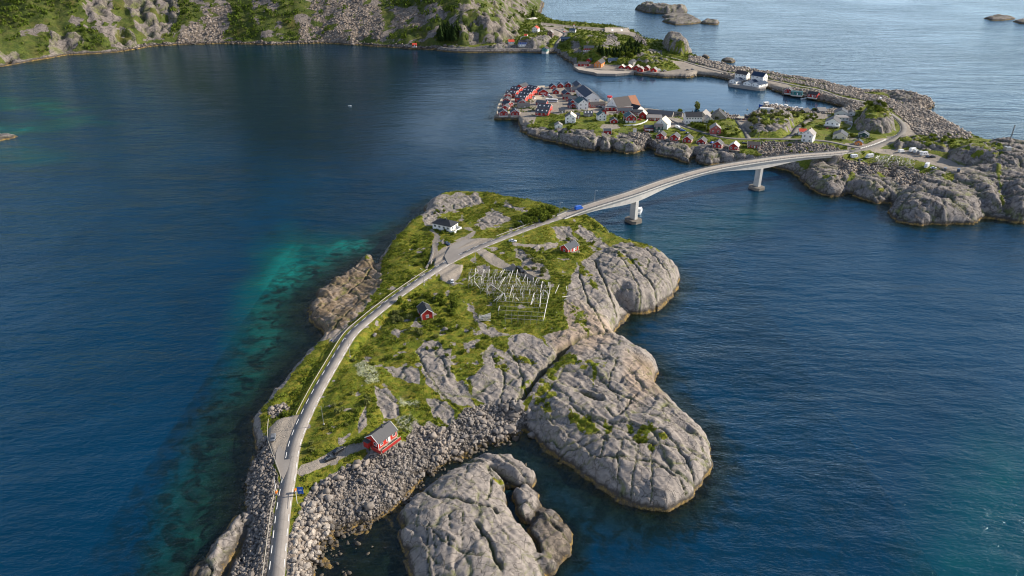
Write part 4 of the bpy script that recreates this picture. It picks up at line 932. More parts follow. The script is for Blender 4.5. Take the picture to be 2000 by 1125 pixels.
# deep sea floor under everything
mb = MB().box(-9000, 9000, -2000, 40000, -14, -12)
tag(mb.build('seabed', simple('seabed_sand', (0.03, 0.05, 0.05), 0.9)), kind='structure')
# ================================================================== MATERIALS OF BUILT THINGS
def wood(name, col, var=0.16): return simple(name, col, 0.75, var, 0.9, bump=0.25, stretch=(0.4, 0.4, 3.0))
M_RED = wood('red_painted_wood', (0.32, 0.020, 0.018)); M_ORED = wood('orange_red_painted_wood', (0.46, 0.030, 0.018)); M_ORANGE = wood('orange_painted_wood', (0.55, 0.19, 0.045))
M_WHITE = wood('white_painted_wood', (0.78, 0.78, 0.76), 0.08); M_CREAM = wood('cream_painted_wood', (0.66, 0.62, 0.50), 0.1); M_GREYW = wood('grey_weathered_wood', (0.30, 0.28, 0.26)); M_PINK = wood('faded_red_wood', (0.40, 0.10, 0.10))
M_GREEN = wood('dark_green_painted_wood', (0.022, 0.07, 0.060)); M_TEAL = wood('teal_painted_wood', (0.02, 0.16, 0.16)); M_BLUE = wood('blue_painted_wood', (0.03, 0.09, 0.36)); M_BROWN = wood('brown_wood', (0.13, 0.075, 0.065)); M_NAVY = wood('navy_painted_wood', (0.02, 0.04, 0.09))
M_PLANK = wood('pale_planks', (0.50, 0.42, 0.31), 0.22); M_POLE = wood('bare_grey_pole_wood', (0.36, 0.34, 0.29), 0.25); M_POLEW = wood('bleached_pole_wood', (0.72, 0.69, 0.62), 0.15)
def roofm(name, col, r=0.6): return simple(name, col, r, 0.2, 1.2, bump=0.3, stretch=(3.0, 0.5, 0.5))
R_BLACK = roofm('black_roofing', (0.030, 0.032, 0.038)); R_DARK = roofm('dark_slate_roofing', (0.055, 0.065, 0.082)); R_GREY = roofm('grey_roofing', (0.068, 0.069, 0.075)); R_PALE = roofm('pale_sheet_roofing', (0.27, 0.25, 0.235)); R_CREAM = roofm('cream_sheet_roofing', (0.72, 0.66, 0.52))
R_BROWN = roofm('brown_roofing', (0.075, 0.065, 0.064)); R_RED = roofm('red_tile_roofing', (0.56, 0.075, 0.040)); R_BLUEK = roofm('blue_black_roofing', (0.022, 0.045, 0.085)); R_TEAL = roofm('teal_roofing', (0.03, 0.10, 0.12)); R_RUST = roofm('rusty_roofing', (0.30, 0.13, 0.07))
M_GLASS = simple('window_glass', (0.035, 0.045, 0.06), 0.08, 0.1, 1, spec=0.8)
M_CONC = simple('concrete', (0.50, 0.485, 0.455), 0.85, 0.2, 0.35, bump=0.2); M_CAIS = simple('weathered_concrete', (0.19, 0.17, 0.145), 0.9, 0.35, 0.4, bump=0.3); M_CONCD = simple('stained_concrete', (0.20, 0.175, 0.145), 0.9, 0.3, 0.5, bump=0.3)
M_STONEW = simple('stone_masonry', (0.24, 0.22, 0.20), 0.9, 0.4, 1.6, bump=0.8)
M_STEEL = simple('galvanised_steel', (0.42, 0.43, 0.43), 0.45, 0.12, 1, metal=0.7); M_RSTEEL = simple('shaded_rail_steel', (0.16, 0.165, 0.17), 0.6, 0.1, 1); M_DSTEEL = simple('dark_steel', (0.06, 0.065, 0.07), 0.5, 0.1)  # bridge railing steel darkened, shade of its near side put into the colour
M_RAILW = simple('pale_painted_rail', (0.46, 0.42, 0.34), 0.6, 0.15, 0.8)
M_TYRE = simple('tyre_rubber', (0.015, 0.015, 0.016), 0.9, 0.1); M_LAMPG = simple('lamp_housing', (0.5, 0.52, 0.52), 0.4)
M_SIGNB = simple('blue_sign_face', (0.015, 0.09, 0.42), 0.4, 0.05); M_ORNG = simple('orange_plastic', (0.80, 0.20, 0.02), 0.5, 0.08); M_SIGNW = simple('white_sign_paint', (0.8, 0.8, 0.8), 0.5, 0.04)
def paintm(name, col): return simple(name, col, 0.28, 0.05, 1, spec=0.6)
C_WHITE = paintm('white_car_paint', (0.72, 0.73, 0.74)); C_BLACK = paintm('black_car_paint', (0.012, 0.013, 0.016)); C_DBLUE = paintm('dark_blue_car_paint', (0.02, 0.045, 0.10)); C_BLUE = paintm('bright_blue_car_paint', (0.015, 0.10, 0.48)); C_RED = paintm('red_car_paint', (0.45, 0.02, 0.03)); C_GREY = paintm('grey_car_paint', (0.16, 0.17, 0.19)); C_SILV = paintm('silver_car_paint', (0.42, 0.45, 0.48))

def asphalt(name, a, b, tracks=False):
    t = NT(name); pos = t.pos()
    n = t.noise(pos, 0.12, 5, 0.6); m = t.noise(pos, 3.0, 4, 0.7)
    c = t.mix(t.map(n, 0.35, 0.65), a, b); c = t.mix(t.mul(t.map(m, 0.5, 0.75), 0.3), c, tuple(x * 0.6 for x in a))
    if tracks:
        u = t.attr('across').outputs['Fac']; w = t.mul(t.mul(t.mul(u, 2 * PI), 2.0), 0, 'ADD'); cs = t.t.nodes.new('ShaderNodeMath'); cs.operation = 'COSINE'; t.t.links.new(w, cs.inputs[0])
        c = t.mix(t.mul(t.map(cs.outputs[0], -.2, -1), t.map(n, .3, .7, .15, .4)), c, tuple(x * .62 for x in a))
        pt = t.n('TexVoronoi', {'Vector': pos, 'Scale': .07}); c = t.mix(t.mul(t.map(t.n('SeparateColor', {'Color': pt.outputs['Color']}).outputs[0], .8, .82), .35), c, tuple(x * .6 for x in a))
        cr = t.n('TexVoronoi', {'Vector': pos, 'Scale': .25}, feature='DISTANCE_TO_EDGE'); c = t.mix(t.mul(t.map(cr.outputs['Distance'], .012, 0), .5), c, (.07, .065, .06))
    return t.done(t.n('BsdfPrincipled', {'Base Color': c, 'Roughness': 0.9, 'Specular IOR Level': 0.2, 'Normal': t.bump(m, 0.2, 0.02)}).outputs[0])
M_ASPH = asphalt('worn_pale_asphalt', (0.235, 0.215, 0.197), (0.30, 0.275, 0.25), True); M_ASPD = asphalt('dark_asphalt_patch', (0.22, 0.20, 0.182), (0.27, 0.248, 0.225)); M_ASPV = asphalt('village_asphalt', (0.15, 0.14, 0.13), (0.20, 0.187, 0.172)); M_BRDECK = asphalt('bridge_wearing_course', (0.34, 0.30, 0.26), (0.42, 0.37, 0.315), True)
M_MARK = simple('road_marking_paint', (0.85, 0.84, 0.80), 0.7, 0.15, 2)

# ================================================================== ROADS
def frames(path):
    d = np.gradient(path[:, :2], axis=0); d /= np.linalg.norm(d, axis=1)[:, None] + 1e-9
    n = np.stack([-d[:, 1], d[:, 0]], 1)                     # points to the left of travel
    return n
def ribbon(name, path, l, r, dz, mat, parent=None, thick=0.0, arr=False):
    n = frames(path)
    L = np.concatenate([path[:, :2] + n * l, path[:, 2:] + dz], 1); R = np.concatenate([path[:, :2] - n * r, path[:, 2:] + dz], 1)
    k = len(path)
    V = np.concatenate([L, R]); F = [(i, i + k, i + k + 1, i + 1) for i in range(k - 1)]
    if thick:
        V = np.concatenate([V, V - [0, 0, thick]]); m = 2 * k
        F += [(i + m, i + 1 + m, i + k + 1 + m, i + k + m) for i in range(k - 1)] + [(i, i + 1, i + 1 + m, i + m) for i in range(k - 1)] + [(i + k, i + k + m, i + k + 1 + m, i + k + 1) for i in range(k - 1)]
        F += [(0, m, m + k, k), (k - 1, 2 * k - 1, m + 2 * k - 1, m + k - 1)]
    U = np.tile(np.concatenate([np.ones(k), -np.ones(k)]), 2 if thick else 1)
    return mesh_np(name, V, np.array(F), mat, parent=parent, attrs={'across': U})
def offset(path, d, dz=0.0):
    n = frames(path)
    return np.concatenate([path[:, :2] + n * d, path[:, 2:] + dz], 1)
def resample(path, step):
    s = np.concatenate([[0], np.cumsum(np.linalg.norm(np.diff(path, axis=0), axis=1))])
    t = np.arange(0, s[-1], step)
    return np.stack([np.interp(t, s, path[:, i]) for i in range(3)], 1)
def dashes(name, path, off, w, on, gap, dz, parent):
    p = resample(offset(path, off, dz), 0.5); n = frames(p); V = []; F = []
    a, b = int(on / 0.5), int((on + gap) / 0.5)
    for s in range(0, len(p) - a - 1, b):
        i = len(V)
        for q in (s, s + a): V += [list(p[q][:2] + n[q] * w / 2) + [p[q][2]], list(p[q][:2] - n[q] * w / 2) + [p[q][2]]]
        F.append((i, i + 1, i + 3, i + 2))
    return mesh_np(name, V, F, M_MARK, parent=parent)
road = ribbon('road', ROAD, 2.45, 2.45, 0.02, M_ASPH, thick=0.5); tag(road, kind='structure')
dashes('edge_line', ROAD, 2.0, 0.2, 3.0, 3.0, 0.036, road); dashes('edge_line', ROAD, -2.0, 0.2, 3.0, 3.0, 0.036, road)
for nm, pth, hw in (('village_road', VROAD, 2.7), ('village_lane', VLANE, 2.5), ('village_lane', VLANE2, 2.3), ('village_lane', VLANE3, 2.1), ('shore_road', HROAD, 2.6), ('outer_shore_road', HROAD2, 3.6)):
    o = ribbon(nm, pth, hw, hw, 0.03, M_ASPV, thick=0.5); tag(o, kind='structure')
    if nm == 'village_road': dashes('edge_line', pth[:60], 2.3, 0.2, 3, 3, 0.07, o)
# dark tarmac of the lay-bys
def slab(name, pts, z, mat, kind='structure', thick=0.4):
    a = [(*map(float, unproj(x, y, z)), z) for x, y in pts]
    mb = MB(); n = len(a)
    mb.add(a + [(x, y, z0 - thick) for x, y, z0 in a], [tuple(range(n)), tuple(range(2 * n - 1, n - 1, -1))] + [(i, i + n, (i + 1) % n + n, (i + 1) % n) for i in range(n)])
    return tag(mb.build(name, mat), kind=kind)
slab('lay_by', [(583, 824), (590, 838), (575, 868), (562, 915), (553, 935), (546, 925), (538, 905), (539, 885), (548, 860), (562, 838)], 5.62, M_ASPD)
slab('lay_by', [(875, 515), (868, 500), (880, 480), (905, 468), (935, 467), (958, 470), (935, 485), (905, 500), (885, 512)], 11.78, M_ASPD)

# ---------------------------------------------------------------- guard rails
def beam(mb, path, w, z0, z1):
    n = frames(path); rings = []
    for p, m in zip(path, n):
        x0, y0 = p[:2] + m * w / 2; x1, y1 = p[:2] - m * w / 2
        rings.append([(x0, y0, p[2] + z0), (x1, y1, p[2] + z0), (x1, y1, p[2] + z1), (x0, y0, p[2] + z1)])
    return mb.loft(rings)
ME_POST = MB().box(-0.07, 0.07, -0.07, 0.07, -0.6, 0.72).mesh('post', M_STEEL)
def guardrail(label, path, group='guardrails along the main road', step=4.0, mat=None, name='guardrail'):
    path = resample(path, 1.5)
    root = empty(name, tuple(path[0])); tag(root, label, 'guardrail', group)
    org = np.array(path[0])
    beam(MB(), path - org, 0.14, 0.5, 0.76).build('rail', mat or M_RAILW, root)
    for q in resample(path, step): inst('post', ME_POST, root, tuple(q - org))
    return root
nR = len(ROAD)
def road_between(py0, py1):
    pp = proj(ROAD[:, 0], ROAD[:, 1], ROAD[:, 2])[1]
    return ROAD[(pp <= py0) & (pp >= py1)]
guardrail('pale guardrail on the seaward left side of the causeway at the bottom', offset(road_between(1250, 935), 3.6))
lb = path3([(549, 938, 5.4), (547, 925, 5.5), (538, 902, 5.6), (530, 880, 5.6), (523.5, 860, 5.7), (523, 838, 5.8), (525, 818, 5.9)], 1.5)
guardrail('low rail curving round the outside of the gravel lay-by', lb)
guardrail('long pale guardrail on the left side of the climbing road bend', offset(road_between(815, 528), 3.5))
guardrail('pale guardrail on the left side of the road leading up to the bridge', offset(road_between(468, 423), 3.5))

# ================================================================== THE BRIDGE
bro = tuple(BRIDGE[0]); BB = BRIDGE - np.array(bro)
bridge = empty('bridge', bro); tag(bridge, 'long curved concrete box girder bridge rising on two piers over the sound', 'bridge')
def girder_depth():
    pr = proj(BRIDGE[:, 0], BRIDGE[:, 1], BRIDGE[:, 2])[0]
    d = 1.7 + 3.1 * np.exp(-((pr - 1239) / 60.0) ** 2) + 2.9 * np.exp(-((pr - 1486) / 55.0) ** 2)
    return d
gd = girder_depth(); nb_ = frames(BB); rings = []; deck = []
for p, m, d in zip(BB, nb_, gd):
    def q(o, z): return (p[0] + m[0] * o, p[1] + m[1] * o, p[2] + z)
    rings.append([q(2.3, -0.55), q(2.15, -0.55 - d), q(-2.15, -0.55 - d), q(-2.3, -0.55)])
    deck.append([q(3.6, 0.0), q(3.6, -0.32), q(2.2, -0.55), q(-2.2, -0.55), q(-3.6, -0.32), q(-3.6, 0.0)])
MB().loft(rings).build('box_girder', M_CONC, bridge); MB().loft(deck).build('deck', M_CONC, bridge)
ribbon('road_surface', BB, 2.8, 2.8, 0.03, M_BRDECK, bridge)
for s in (1, -1):
    beam(MB(), offset(BB, s * 3.3), 0.5, 0.006, 0.24).build('kerb', M_CONC, bridge)
rp = resample(BB, 4.0); ME_BP = MB().box(-0.06, 0.06, -0.06, 0.06, 0.0, 1.25).mesh('railing_post', M_RSTEEL)
for s in (1, -1):
    fr_ = MB(); pth = offset(BB, s * 3.42)
    beam(fr_, pth, 0.09, 1.16, 1.25); rr = fr_.build('railing', M_RSTEEL, bridge)
    for z0 in (0.55, 0.85): beam(MB(), pth, 0.05, z0, z0 + 0.06).build('railing_bar', M_RSTEEL, rr)
    for q in resample(pth, 4.0): inst('railing_post', ME_BP, rr, (q[0], q[1], q[2] + 0.2))
    beam(MB(), offset(BB, s * 2.95), 0.16, 0.5, 0.78).build('crash_rail', M_RSTEEL, bridge)
for px_, by_, zw in ((1239, 436, 0), (1486, 370, 0)):
    prx = proj(BRIDGE[:, 0], BRIDGE[:, 1], BRIDGE[:, 2])[0]
    i = int(np.argmin(abs(prx - px_))); c = BB[i]; w0 = -bro[2]; top = c[2] - 0.55 - gd[i] + 0.05
    dirn = math.atan2(*(BB[i + 1] - BB[i - 1])[[1, 0]])
    pier = MB().loft([[(-1.35, -2.3, z), (1.35, -2.3, z), (1.35, 2.3, z), (-1.35, 2.3, z)] for z in (w0 + 2.0, top)]).build('pier', M_CONC, bridge, bevel=0.12)
    pier.location = (c[0], c[1], 0); pier.rotation_euler = (0, 0, dirn)
    oct_ = [(-4.3, -3.2), (-2.6, -5.0), (2.6, -5.0), (4.3, -3.2), (4.3, 3.2), (2.6, 5.0), (-2.6, 5.0), (-4.3, 3.2)]
    cs = MB().loft([[(x, y, z) for x, y in oct_] for z in (w0 - 12, w0 + 2.0)]).build('caisson', M_CAIS, pier, bevel=0.1)
    MB().loft([[(x * 1.012, y * 1.012, z) for x, y in oct_] for z in (w0 - 2, w0 + 1.15)]).build('tide_band', M_CONCD, pier)
for k in (0, -1):
    m = MB(); m.box(-1.2, 1.2, -4.0, 4.0, -7.0, -0.6)
    ab = m.build('abutment', M_CONC, bridge); ab.location = BB[k]
    d = BB[1] - BB[0] if k == 0 else BB[-1] - BB[-2]
    ab.rotation_euler = (0, 0, math.atan2(d[1], d[0]))

# ================================================================== HOUSES
ME_WIN = {}
def window_mesh(w, h):
    k = (w, h)
    if k not in ME_WIN:
        a = MB(); b = MB()
        e = 0.14
        a.box(-w / 2 - e, w / 2 + e, -0.05, 0.05, -h / 2 - e, -h / 2); a.box(-w / 2 - e, w / 2 + e, -0.05, 0.05, h / 2, h / 2 + e)
        a.box(-w / 2 - e, -w / 2, -0.05, 0.05, -h / 2, h / 2); a.box(w / 2, w / 2 + e, -0.05, 0.05, -h / 2, h / 2); a.box(-0.04, 0.04, -0.04, 0.05, -h / 2, h / 2)
        b.box(-w / 2, w / 2, -0.015, 0.015, -h / 2, h / 2)
        ME_WIN[k] = (a.mesh('window', M_WHITE), b.mesh('pane', M_GLASS))
    return ME_WIN[k]
def add_window(root, loc, ang, w=1.1, h=1.2):
    a, b = window_mesh(w, h)
    f = inst('window', a, root, loc, ang); inst('pane', b, f)
ME_DOOR = MB().box(-0.5, 0.5, -0.05, 0.05, 0, 2.05).mesh('door', M_WHITE)
ME_SKY = MB().box(-0.55, 0.55, -0.7, 0.7, 0, 0.09).mesh('skylight', M_SIGNW)
def gable_house(name, label, A, B, W, wh, pitch, wall, roof, cat='house', group=None, chim=0, trim=None, wins=(2, 2), floors=1, found=1.5, roof2=None, sky=0, door=True, zg=None, L=None, base=M_CONC, lower=None, eave=0.4, stilts=False, solid=True):
    tp = math.tan(math.radians(pitch)); rise = W / 2 * tp
    if zg is None:
        z = 4.0
        for _ in range(6):
            m = P((A[0] + B[0]) / 2, (A[1] + B[1]) / 2, z + wh + rise)
            z = 0.5 * z + 0.5 * max(ground_at(m.x, m.y), 1.0)
    else: z = zg
    a = P(A[0], A[1], z + wh + rise); b = P(B[0], B[1], z + wh + rise)
    d = b - a; d.z = 0; ln = max(d.length, 3.0); d.normalize()
    if L: a, b = ((a + b) / 2 - d * L / 2, (a + b) / 2 + d * L / 2); ln = L
    c = (a + b) / 2
    ang = math.atan2(d.y, d.x)
    root = empty(name, (c.x, c.y, z), ang); tag(root, label, cat, group)
    l2, w2 = ln / 2 - eave * 0.6, W / 2 - 0.25
    rz = wh + (W / 2) * tp - 0.14
    body = MB(); z0 = 0.0
    if lower:
        body.prism([(-w2, wh * 0.45), (w2, wh * 0.45), (w2, wh), (0, rz), (-w2, wh)], -l2, l2)
        lo = MB().box(-w2 + 0.02, w2 - 0.02, -l2 + 0.02, l2 - 0.02, 0, wh * 0.45)
    else: body.prism([(-w2, 0), (w2, 0), (w2, wh), (0, rz), (-w2, wh)], -l2, l2)
    body.v = [(y, x, zz) for x, y, zz in body.v]
    body.build('wall', wall, root)
    if lower:
        lo.v = [(y, x, zz) for x, y, zz in lo.v]; lo.build('lower_wall', lower, root)
    fd = MB().box(-l2 + 0.06, l2 - 0.06, -w2 + 0.06, w2 - 0.06, -found, 0.0)
    if stilts:
        for sx in np.linspace(-l2 + 0.3, l2 - 0.3, 3):
            for sy in (-w2 + 0.2, w2 - 0.2): MB().bar((sx, sy, 0), (sx, sy, -found), 0.13).build('stilt', M_GREYW, root)
    else: fd.build('foundation', base, root)
    # roof: two pitched slabs
    e = eave; th = 0.18; lx = ln / 2
    wz = wh - e * tp
    def pane_(s, mat_):
        m = MB(); y1 = s * (W / 2 + e * 0.5); yz = wh - e * 0.5 * tp
        m.add([(-lx, 0, wh + W / 2 * tp), (lx, 0, wh + W / 2 * tp), (lx, y1, yz), (-lx, y1, yz), (-lx, 0, wh + W / 2 * tp - th), (lx, 0, wh + W / 2 * tp - th), (lx, y1, yz - th), (-lx, y1, yz - th)],
              [(0, 1, 2, 3), (4, 7, 6, 5), (0, 4, 5, 1), (1, 5, 6, 2), (2, 6, 7, 3), (3, 7, 4, 0)])
        return m.build('roof', mat_, root)
    if roof2 is None:
        m = MB(); y1 = W / 2 + e * 0.5; yz = wh - e * 0.5 * tp; rz1 = wh + W / 2 * tp
        m.prism([(-y1, yz - th), (0, rz1 - th), (y1, yz - th), (y1, yz), (0, rz1), (-y1, yz)], -lx, lx); m.v = [(y, x, zz) for x, y, zz in m.v]
        rf = m.build('roof', roof, root)
    else:
        rf = pane_(1, roof); pane_(-1, roof2)
    if trim:
        for sx in (-1, 1):
            g = MB(); x0 = sx * (lx + 0.03)
            for sy in (-1, 1):
                g.add([(x0 - 0.06, 0, rz1 if roof2 is None else wh + W / 2 * tp), (x0 + 0.06, 0, wh + W / 2 * tp), (x0 + 0.06, sy * (W / 2 + e * .5), wh - e * .5 * tp), (x0 - 0.06, sy * (W / 2 + e * .5), wh - e * .5 * tp),
                       (x0 - 0.06, 0, wh + W / 2 * tp - 0.3), (x0 + 0.06, 0, wh + W / 2 * tp - 0.3), (x0 + 0.06, sy * (W / 2 + e * .5), wh - e * .5 * tp - 0.3), (x0 - 0.06, sy * (W / 2 + e * .5), wh - e * .5 * tp - 0.3)],
                      [(0, 1, 2, 3), (4, 7, 6, 5), (0, 4, 5, 1), (1, 5, 6, 2), (2, 6, 7, 3), (3, 7, 4, 0)])
            g.build('bargeboard', trim, root)
            for sy in (-1, 1): MB().box(sx * l2 - 0.09, sx * l2 + 0.09, sy * w2 - 0.09, sy * w2 + 0.09, 0, wh - 0.1).build('corner_board', trim, root)
    for k in range(chim):
        x = (k - (chim - 1) / 2) * ln * 0.3 + ln * 0.08
        MB().box(x - 0.35, x + 0.35, -0.35, 0.35, wh + W / 2 * tp - 0.7, wh + W / 2 * tp + 0.9).build('chimney', M_DSTEEL, rf)
    for k in range(sky):
        x = -ln / 2 + ln * (k + 0.5) / sky
        s = inst('skylight', ME_SKY, rf, (x, -W * 0.25, wh + W * 0.25 * tp + 0.02)); s.rotation_euler = (math.atan(tp), 0, 0)
    fh = wh / floors
    for f in range(floors):
        zc = fh * f + fh * 0.55
        for k in range(wins[0]):
            x = -l2 + 2 * l2 * (k + 0.5) / wins[0]
            for s in (-1, 1): add_window(root, (x, s * (w2 + 0.03), zc), 0 if s < 0 else PI)
        for k in range(wins[1]):
            y = -w2 + 2 * w2 * (k + 0.5) / wins[1]
            for s in (-1, 1): add_window(root, (s * (l2 + 0.03), y, zc), s * PI / 2)
    if pitch > 30 and W > 7.5 and wins[1]:
        for s in (-1, 1): add_window(root, (s * (l2 + 0.03), 0, wh + rise * 0.35), s * PI / 2, 0.8, 0.9)
    if door: inst('door', ME_DOOR, root, (l2 * 0.15, -(w2 + 0.04), 0.05))
    root['_L'] = ln
    return root
H = gable_house

# ---- near island
def local_part(root, mb, name, mat): return mb.build(name, mat, root)
h1 = H('cabin', 'large red cabin with grey roof and timber deck above the boulder beach', (726, 848.4), (761, 823.2), 6.4, 2.7, 36, M_ORED, R_GREY, 'cabin', chim=1, trim=M_WHITE, wins=(3, 2), found=2.4, zg=7.2, L=9.6)
l, w = h1['_L'] / 2, 3.2
dk = MB().box(-l - 0.2, l - 0.6, -w - 1.9, -w + 0.1, -0.25, -0.05); o = dk.build('deck', M_PLANK, h1)
MB().box(-l - 0.2, l - 0.6, -w - 1.96, -w - 1.88, -0.5, 0.85).build('deck_parapet', M_RED, h1); MB().box(-l - 0.9, -l - 0.82, -w - 1.9, -0.5, -0.5, 0.85).build('deck_parapet', M_RED, h1)
MB().box(-l - 0.3, l - 0.55, -w - 2.02, -w - 1.84, 0.85, 0.95).build('handrail', M_PLANK, h1); MB().box(-l - 0.9, -l + 0.2, -w - 1.8, 0.2, -0.24, -0.04).build('deck', M_PLANK, h1)
for x in np.linspace(-l, l - 0.8, 6): MB().box(x - 0.1, x + 0.1, -w - 1.8, -w - 1.6, -3.0, -0.25).build('deck_post', M_GREYW, h1)
for x in (-2.8, 0.6, 2.6): MB().box(x - 0.8, x + 0.8, -w - 1.4, -w - 0.8, -0.05, 0.42).build('bench', M_DSTEEL, h1)
MB().box(-l - 1.4, -l + 0.3, 0.5, 2.7, -0.3, 2.05).build('entrance_wing', M_RED, h1); MB().box(-l - 1.6, -l + 0.25, 0.3, 2.9, 2.06, 2.2).build('wing_roof', R_GREY, h1)
H('cabin', 'small tall red cottage with black roof below the bend of the road', (833.5, 602.5), (826, 589.5), 5.6, 3.6, 38, M_RED, R_BLACK, 'cabin', chim=1, trim=M_WHITE, wins=(2, 1), zg=9.6, L=8.0)
H('cabin', 'red cottage with grey roof on the grass near the bridge', (1101.4, 477.8), (1123.6, 468.2), 6.0, 2.9, 34, M_ORED, R_DARK, 'cabin', chim=1, trim=M_WHITE, wins=(2, 1), zg=11.6, L=9.0, found=2.2)
# white house with the hipped roof
c = P(870, 444, 10.8); wh_ = empty('house', (c.x, c.y, 10.8), math.radians(-28)); tag(wh_, 'white house with black hipped roof and walled terrace beside the lay-by', 'house')
MB().box(-6.2, 6.2, -4, 4, -1.2, 3.0).build('wall', M_WHITE, wh_)
MB().add([(-6.9, -4.7, 2.95), (6.9, -4.7, 2.95), (6.9, 4.7, 2.95), (-6.9, 4.7, 2.95), (-2.6, 0, 5.2), (2.6, 0, 5.2)], [(0, 1, 5, 4), (1, 2, 5), (2, 3, 4, 5), (3, 0, 4), (3, 2, 1, 0)]).build('roof', R_BLACK, wh_)
MB().box(0.5, 1.1, -0.3, 0.3, 4.6, 5.9).build('chimney', M_DSTEEL, wh_)
for x in (-4.5, -1.5, 1.5, 4.2): add_window(wh_, (x, -4.03, 1.6), 0, 1.3, 1.2)
for y in (-2, 1.8): add_window(wh_, (6.23, y, 1.6), PI / 2, 1.3, 1.2)
MB().box(6.2, 9.6, -5.2, 2.2, -1.4, 0.2).build('terrace', M_CONC, wh_)
for a_ in ((9.4, 9.6, -5.2, 2.2), (6.2, 9.6, -5.3, -5.1), (6.2, 9.6, 2.1, 2.3)): MB().box(*a_, 0.2, 1.3).build('terrace_wall', M_WHITE, wh_)
inst('door', ME_DOOR, wh_, (0, -4.04, 0))

# ---- village: terraced guest cabins on the quay
GT = 'red cabins on the timber quay'; Q = 4.0
H('cabin', 'grey roofed cabin with dark red gable at the top left of the quay terraces', (1014, 165), (1027, 160.6), 9, 3.2, 30, M_RED, R_GREY, 'cabin', GT, zg=Q)
for i, (a, b, wm, lab) in enumerate([((1000.5, 167.5), (1017.4, 170), M_ORED, 'skylit terrace cabin, back unit of the left row, bright red end wall'), ((989.8, 174.8), (1010, 176.8), M_ORED, 'skylit terrace cabin, front unit of the left row, bright red end wall'),
        ((1032, 165.4), (1050.6, 168.4), M_ORED, 'skylit terrace cabin, rearmost of the middle row with orange end wall'), ((1024, 171.2), (1043.4, 173.6), M_ORED, 'skylit terrace cabin, second from the back of the middle row'),
        ((1017, 177.4), (1036, 180), M_ORED, 'skylit terrace cabin, third from the back of the middle row, white gable trim'), ((1008, 184), (1029, 185.8), M_ORED, 'skylit terrace cabin, nearest of the middle row by the parked cars')]):
    H('terrace_cabin', lab, a, b, 8.4, 4.2, 32, wm, R_DARK, 'cabin', 'skylit terrace cabins', zg=Q, sky=3, trim=M_WHITE, wins=(3, 1), floors=1)
for a, b, W, lab, wm, rf in [((991, 183.4), (996.2, 177), 8, 'grey roofed quay cabin, third from the front on the outer edge', M_RED, R_GREY), ((988.2, 192), (991.4, 185.6), 8, 'grey roofed quay cabin with snow white porch beside the left row', M_RED, R_GREY),
        ((984, 194.6), (999, 198.5), 8, 'dark roofed quay cabin turned sideways with red end wall', M_RED, R_DARK), ((985, 206.5), (991, 200.5), 7, 'grey roofed quay cabin just behind the front left corner', M_RED, R_GREY),
        ((984, 215.0), (980.5, 209.6), 8.6, 'dark red gabled cabin at the front left corner of the quay', M_RED, R_DARK), ((1006.6, 215.0), (1003.6, 209), 8.6, 'dark red gabled cabin second from the left on the quay front', M_RED, R_DARK),
        ((1020, 196), (1018, 190.5), 9, 'cabin with slate roof in the middle of the quay terraces', M_RED, R_DARK)]:
    H('cabin', lab, a, b, W, 2.8, 32, wm, rf, 'cabin', GT, zg=Q, trim=M_WHITE, wins=(2, 2), L=9)
H('cabin', 'low grey roofed row with white windows facing the lawn on the quay', (1010, 200.6), (1034.6, 200), 8, 2.8, 28, M_GREYW, R_GREY, 'cabin', GT, zg=Q, wins=(5, 1))
H('cabin', 'low dark roofed red building with white gable beside the bus', (1048, 194.6), (1069, 196.4), 7, 3, 28, M_RED, R_DARK, 'cabin', GT, zg=Q, trim=M_WHITE, wins=(3, 1))
H('terrace_cabin', 'tall skylit terrace by the quay head, rear unit with orange red end wall', (1052, 201.4), (1077, 203.6), 9, 4.6, 34, M_ORED, R_DARK, 'cabin', 'skylit terrace cabins', zg=Q, sky=3, trim=M_WHITE, wins=(3, 1), floors=2)
H('terrace_cabin', 'tall skylit terrace by the quay head, front unit on a grey stone base', (1048, 210.6), (1073, 212.6), 9, 5.2, 34, M_RED, R_DARK, 'cabin', 'skylit terrace cabins', zg=Q, sky=3, wins=(3, 1), floors=2, lower=M_GREYW, found=3)
h = H('boathouse', 'dark red boathouse with white name board under the gable, by the car park', (1062, 174.8), (1058, 169.4), 10.5, 3.2, 30, M_RED, R_DARK, 'boathouse', trim=M_WHITE, wins=(2, 0), zg=Q, L=10)
MB().box(-0.1, 0.1, -3, 3, 1.7, 2.4).build('name_board', M_SIGNW, h).location = (-5.0, 0, 0)
for a, b, lab in [((1083.4, 166), (1075.6, 161.4), 'red hut with blue black roof, leftmost of the row on the harbour edge'), ((1095, 163.8), (1093.4, 158.4), 'red hut, second from the left of the row on the harbour edge'), ((1110.2, 162.4), (1108.2, 157.2), 'red hut with mast, third of the row on the harbour edge'), ((1086.6, 175.6), (1084.2, 170), 'red hut standing in front of the harbour edge row')]:
    H('hut', lab, a, b, 7, 2.6, 34, M_RED, R_BLUEK, 'hut', 'red huts on the harbour edge', trim=M_WHITE, wins=(1, 1), zg=4.0, L=7.5)
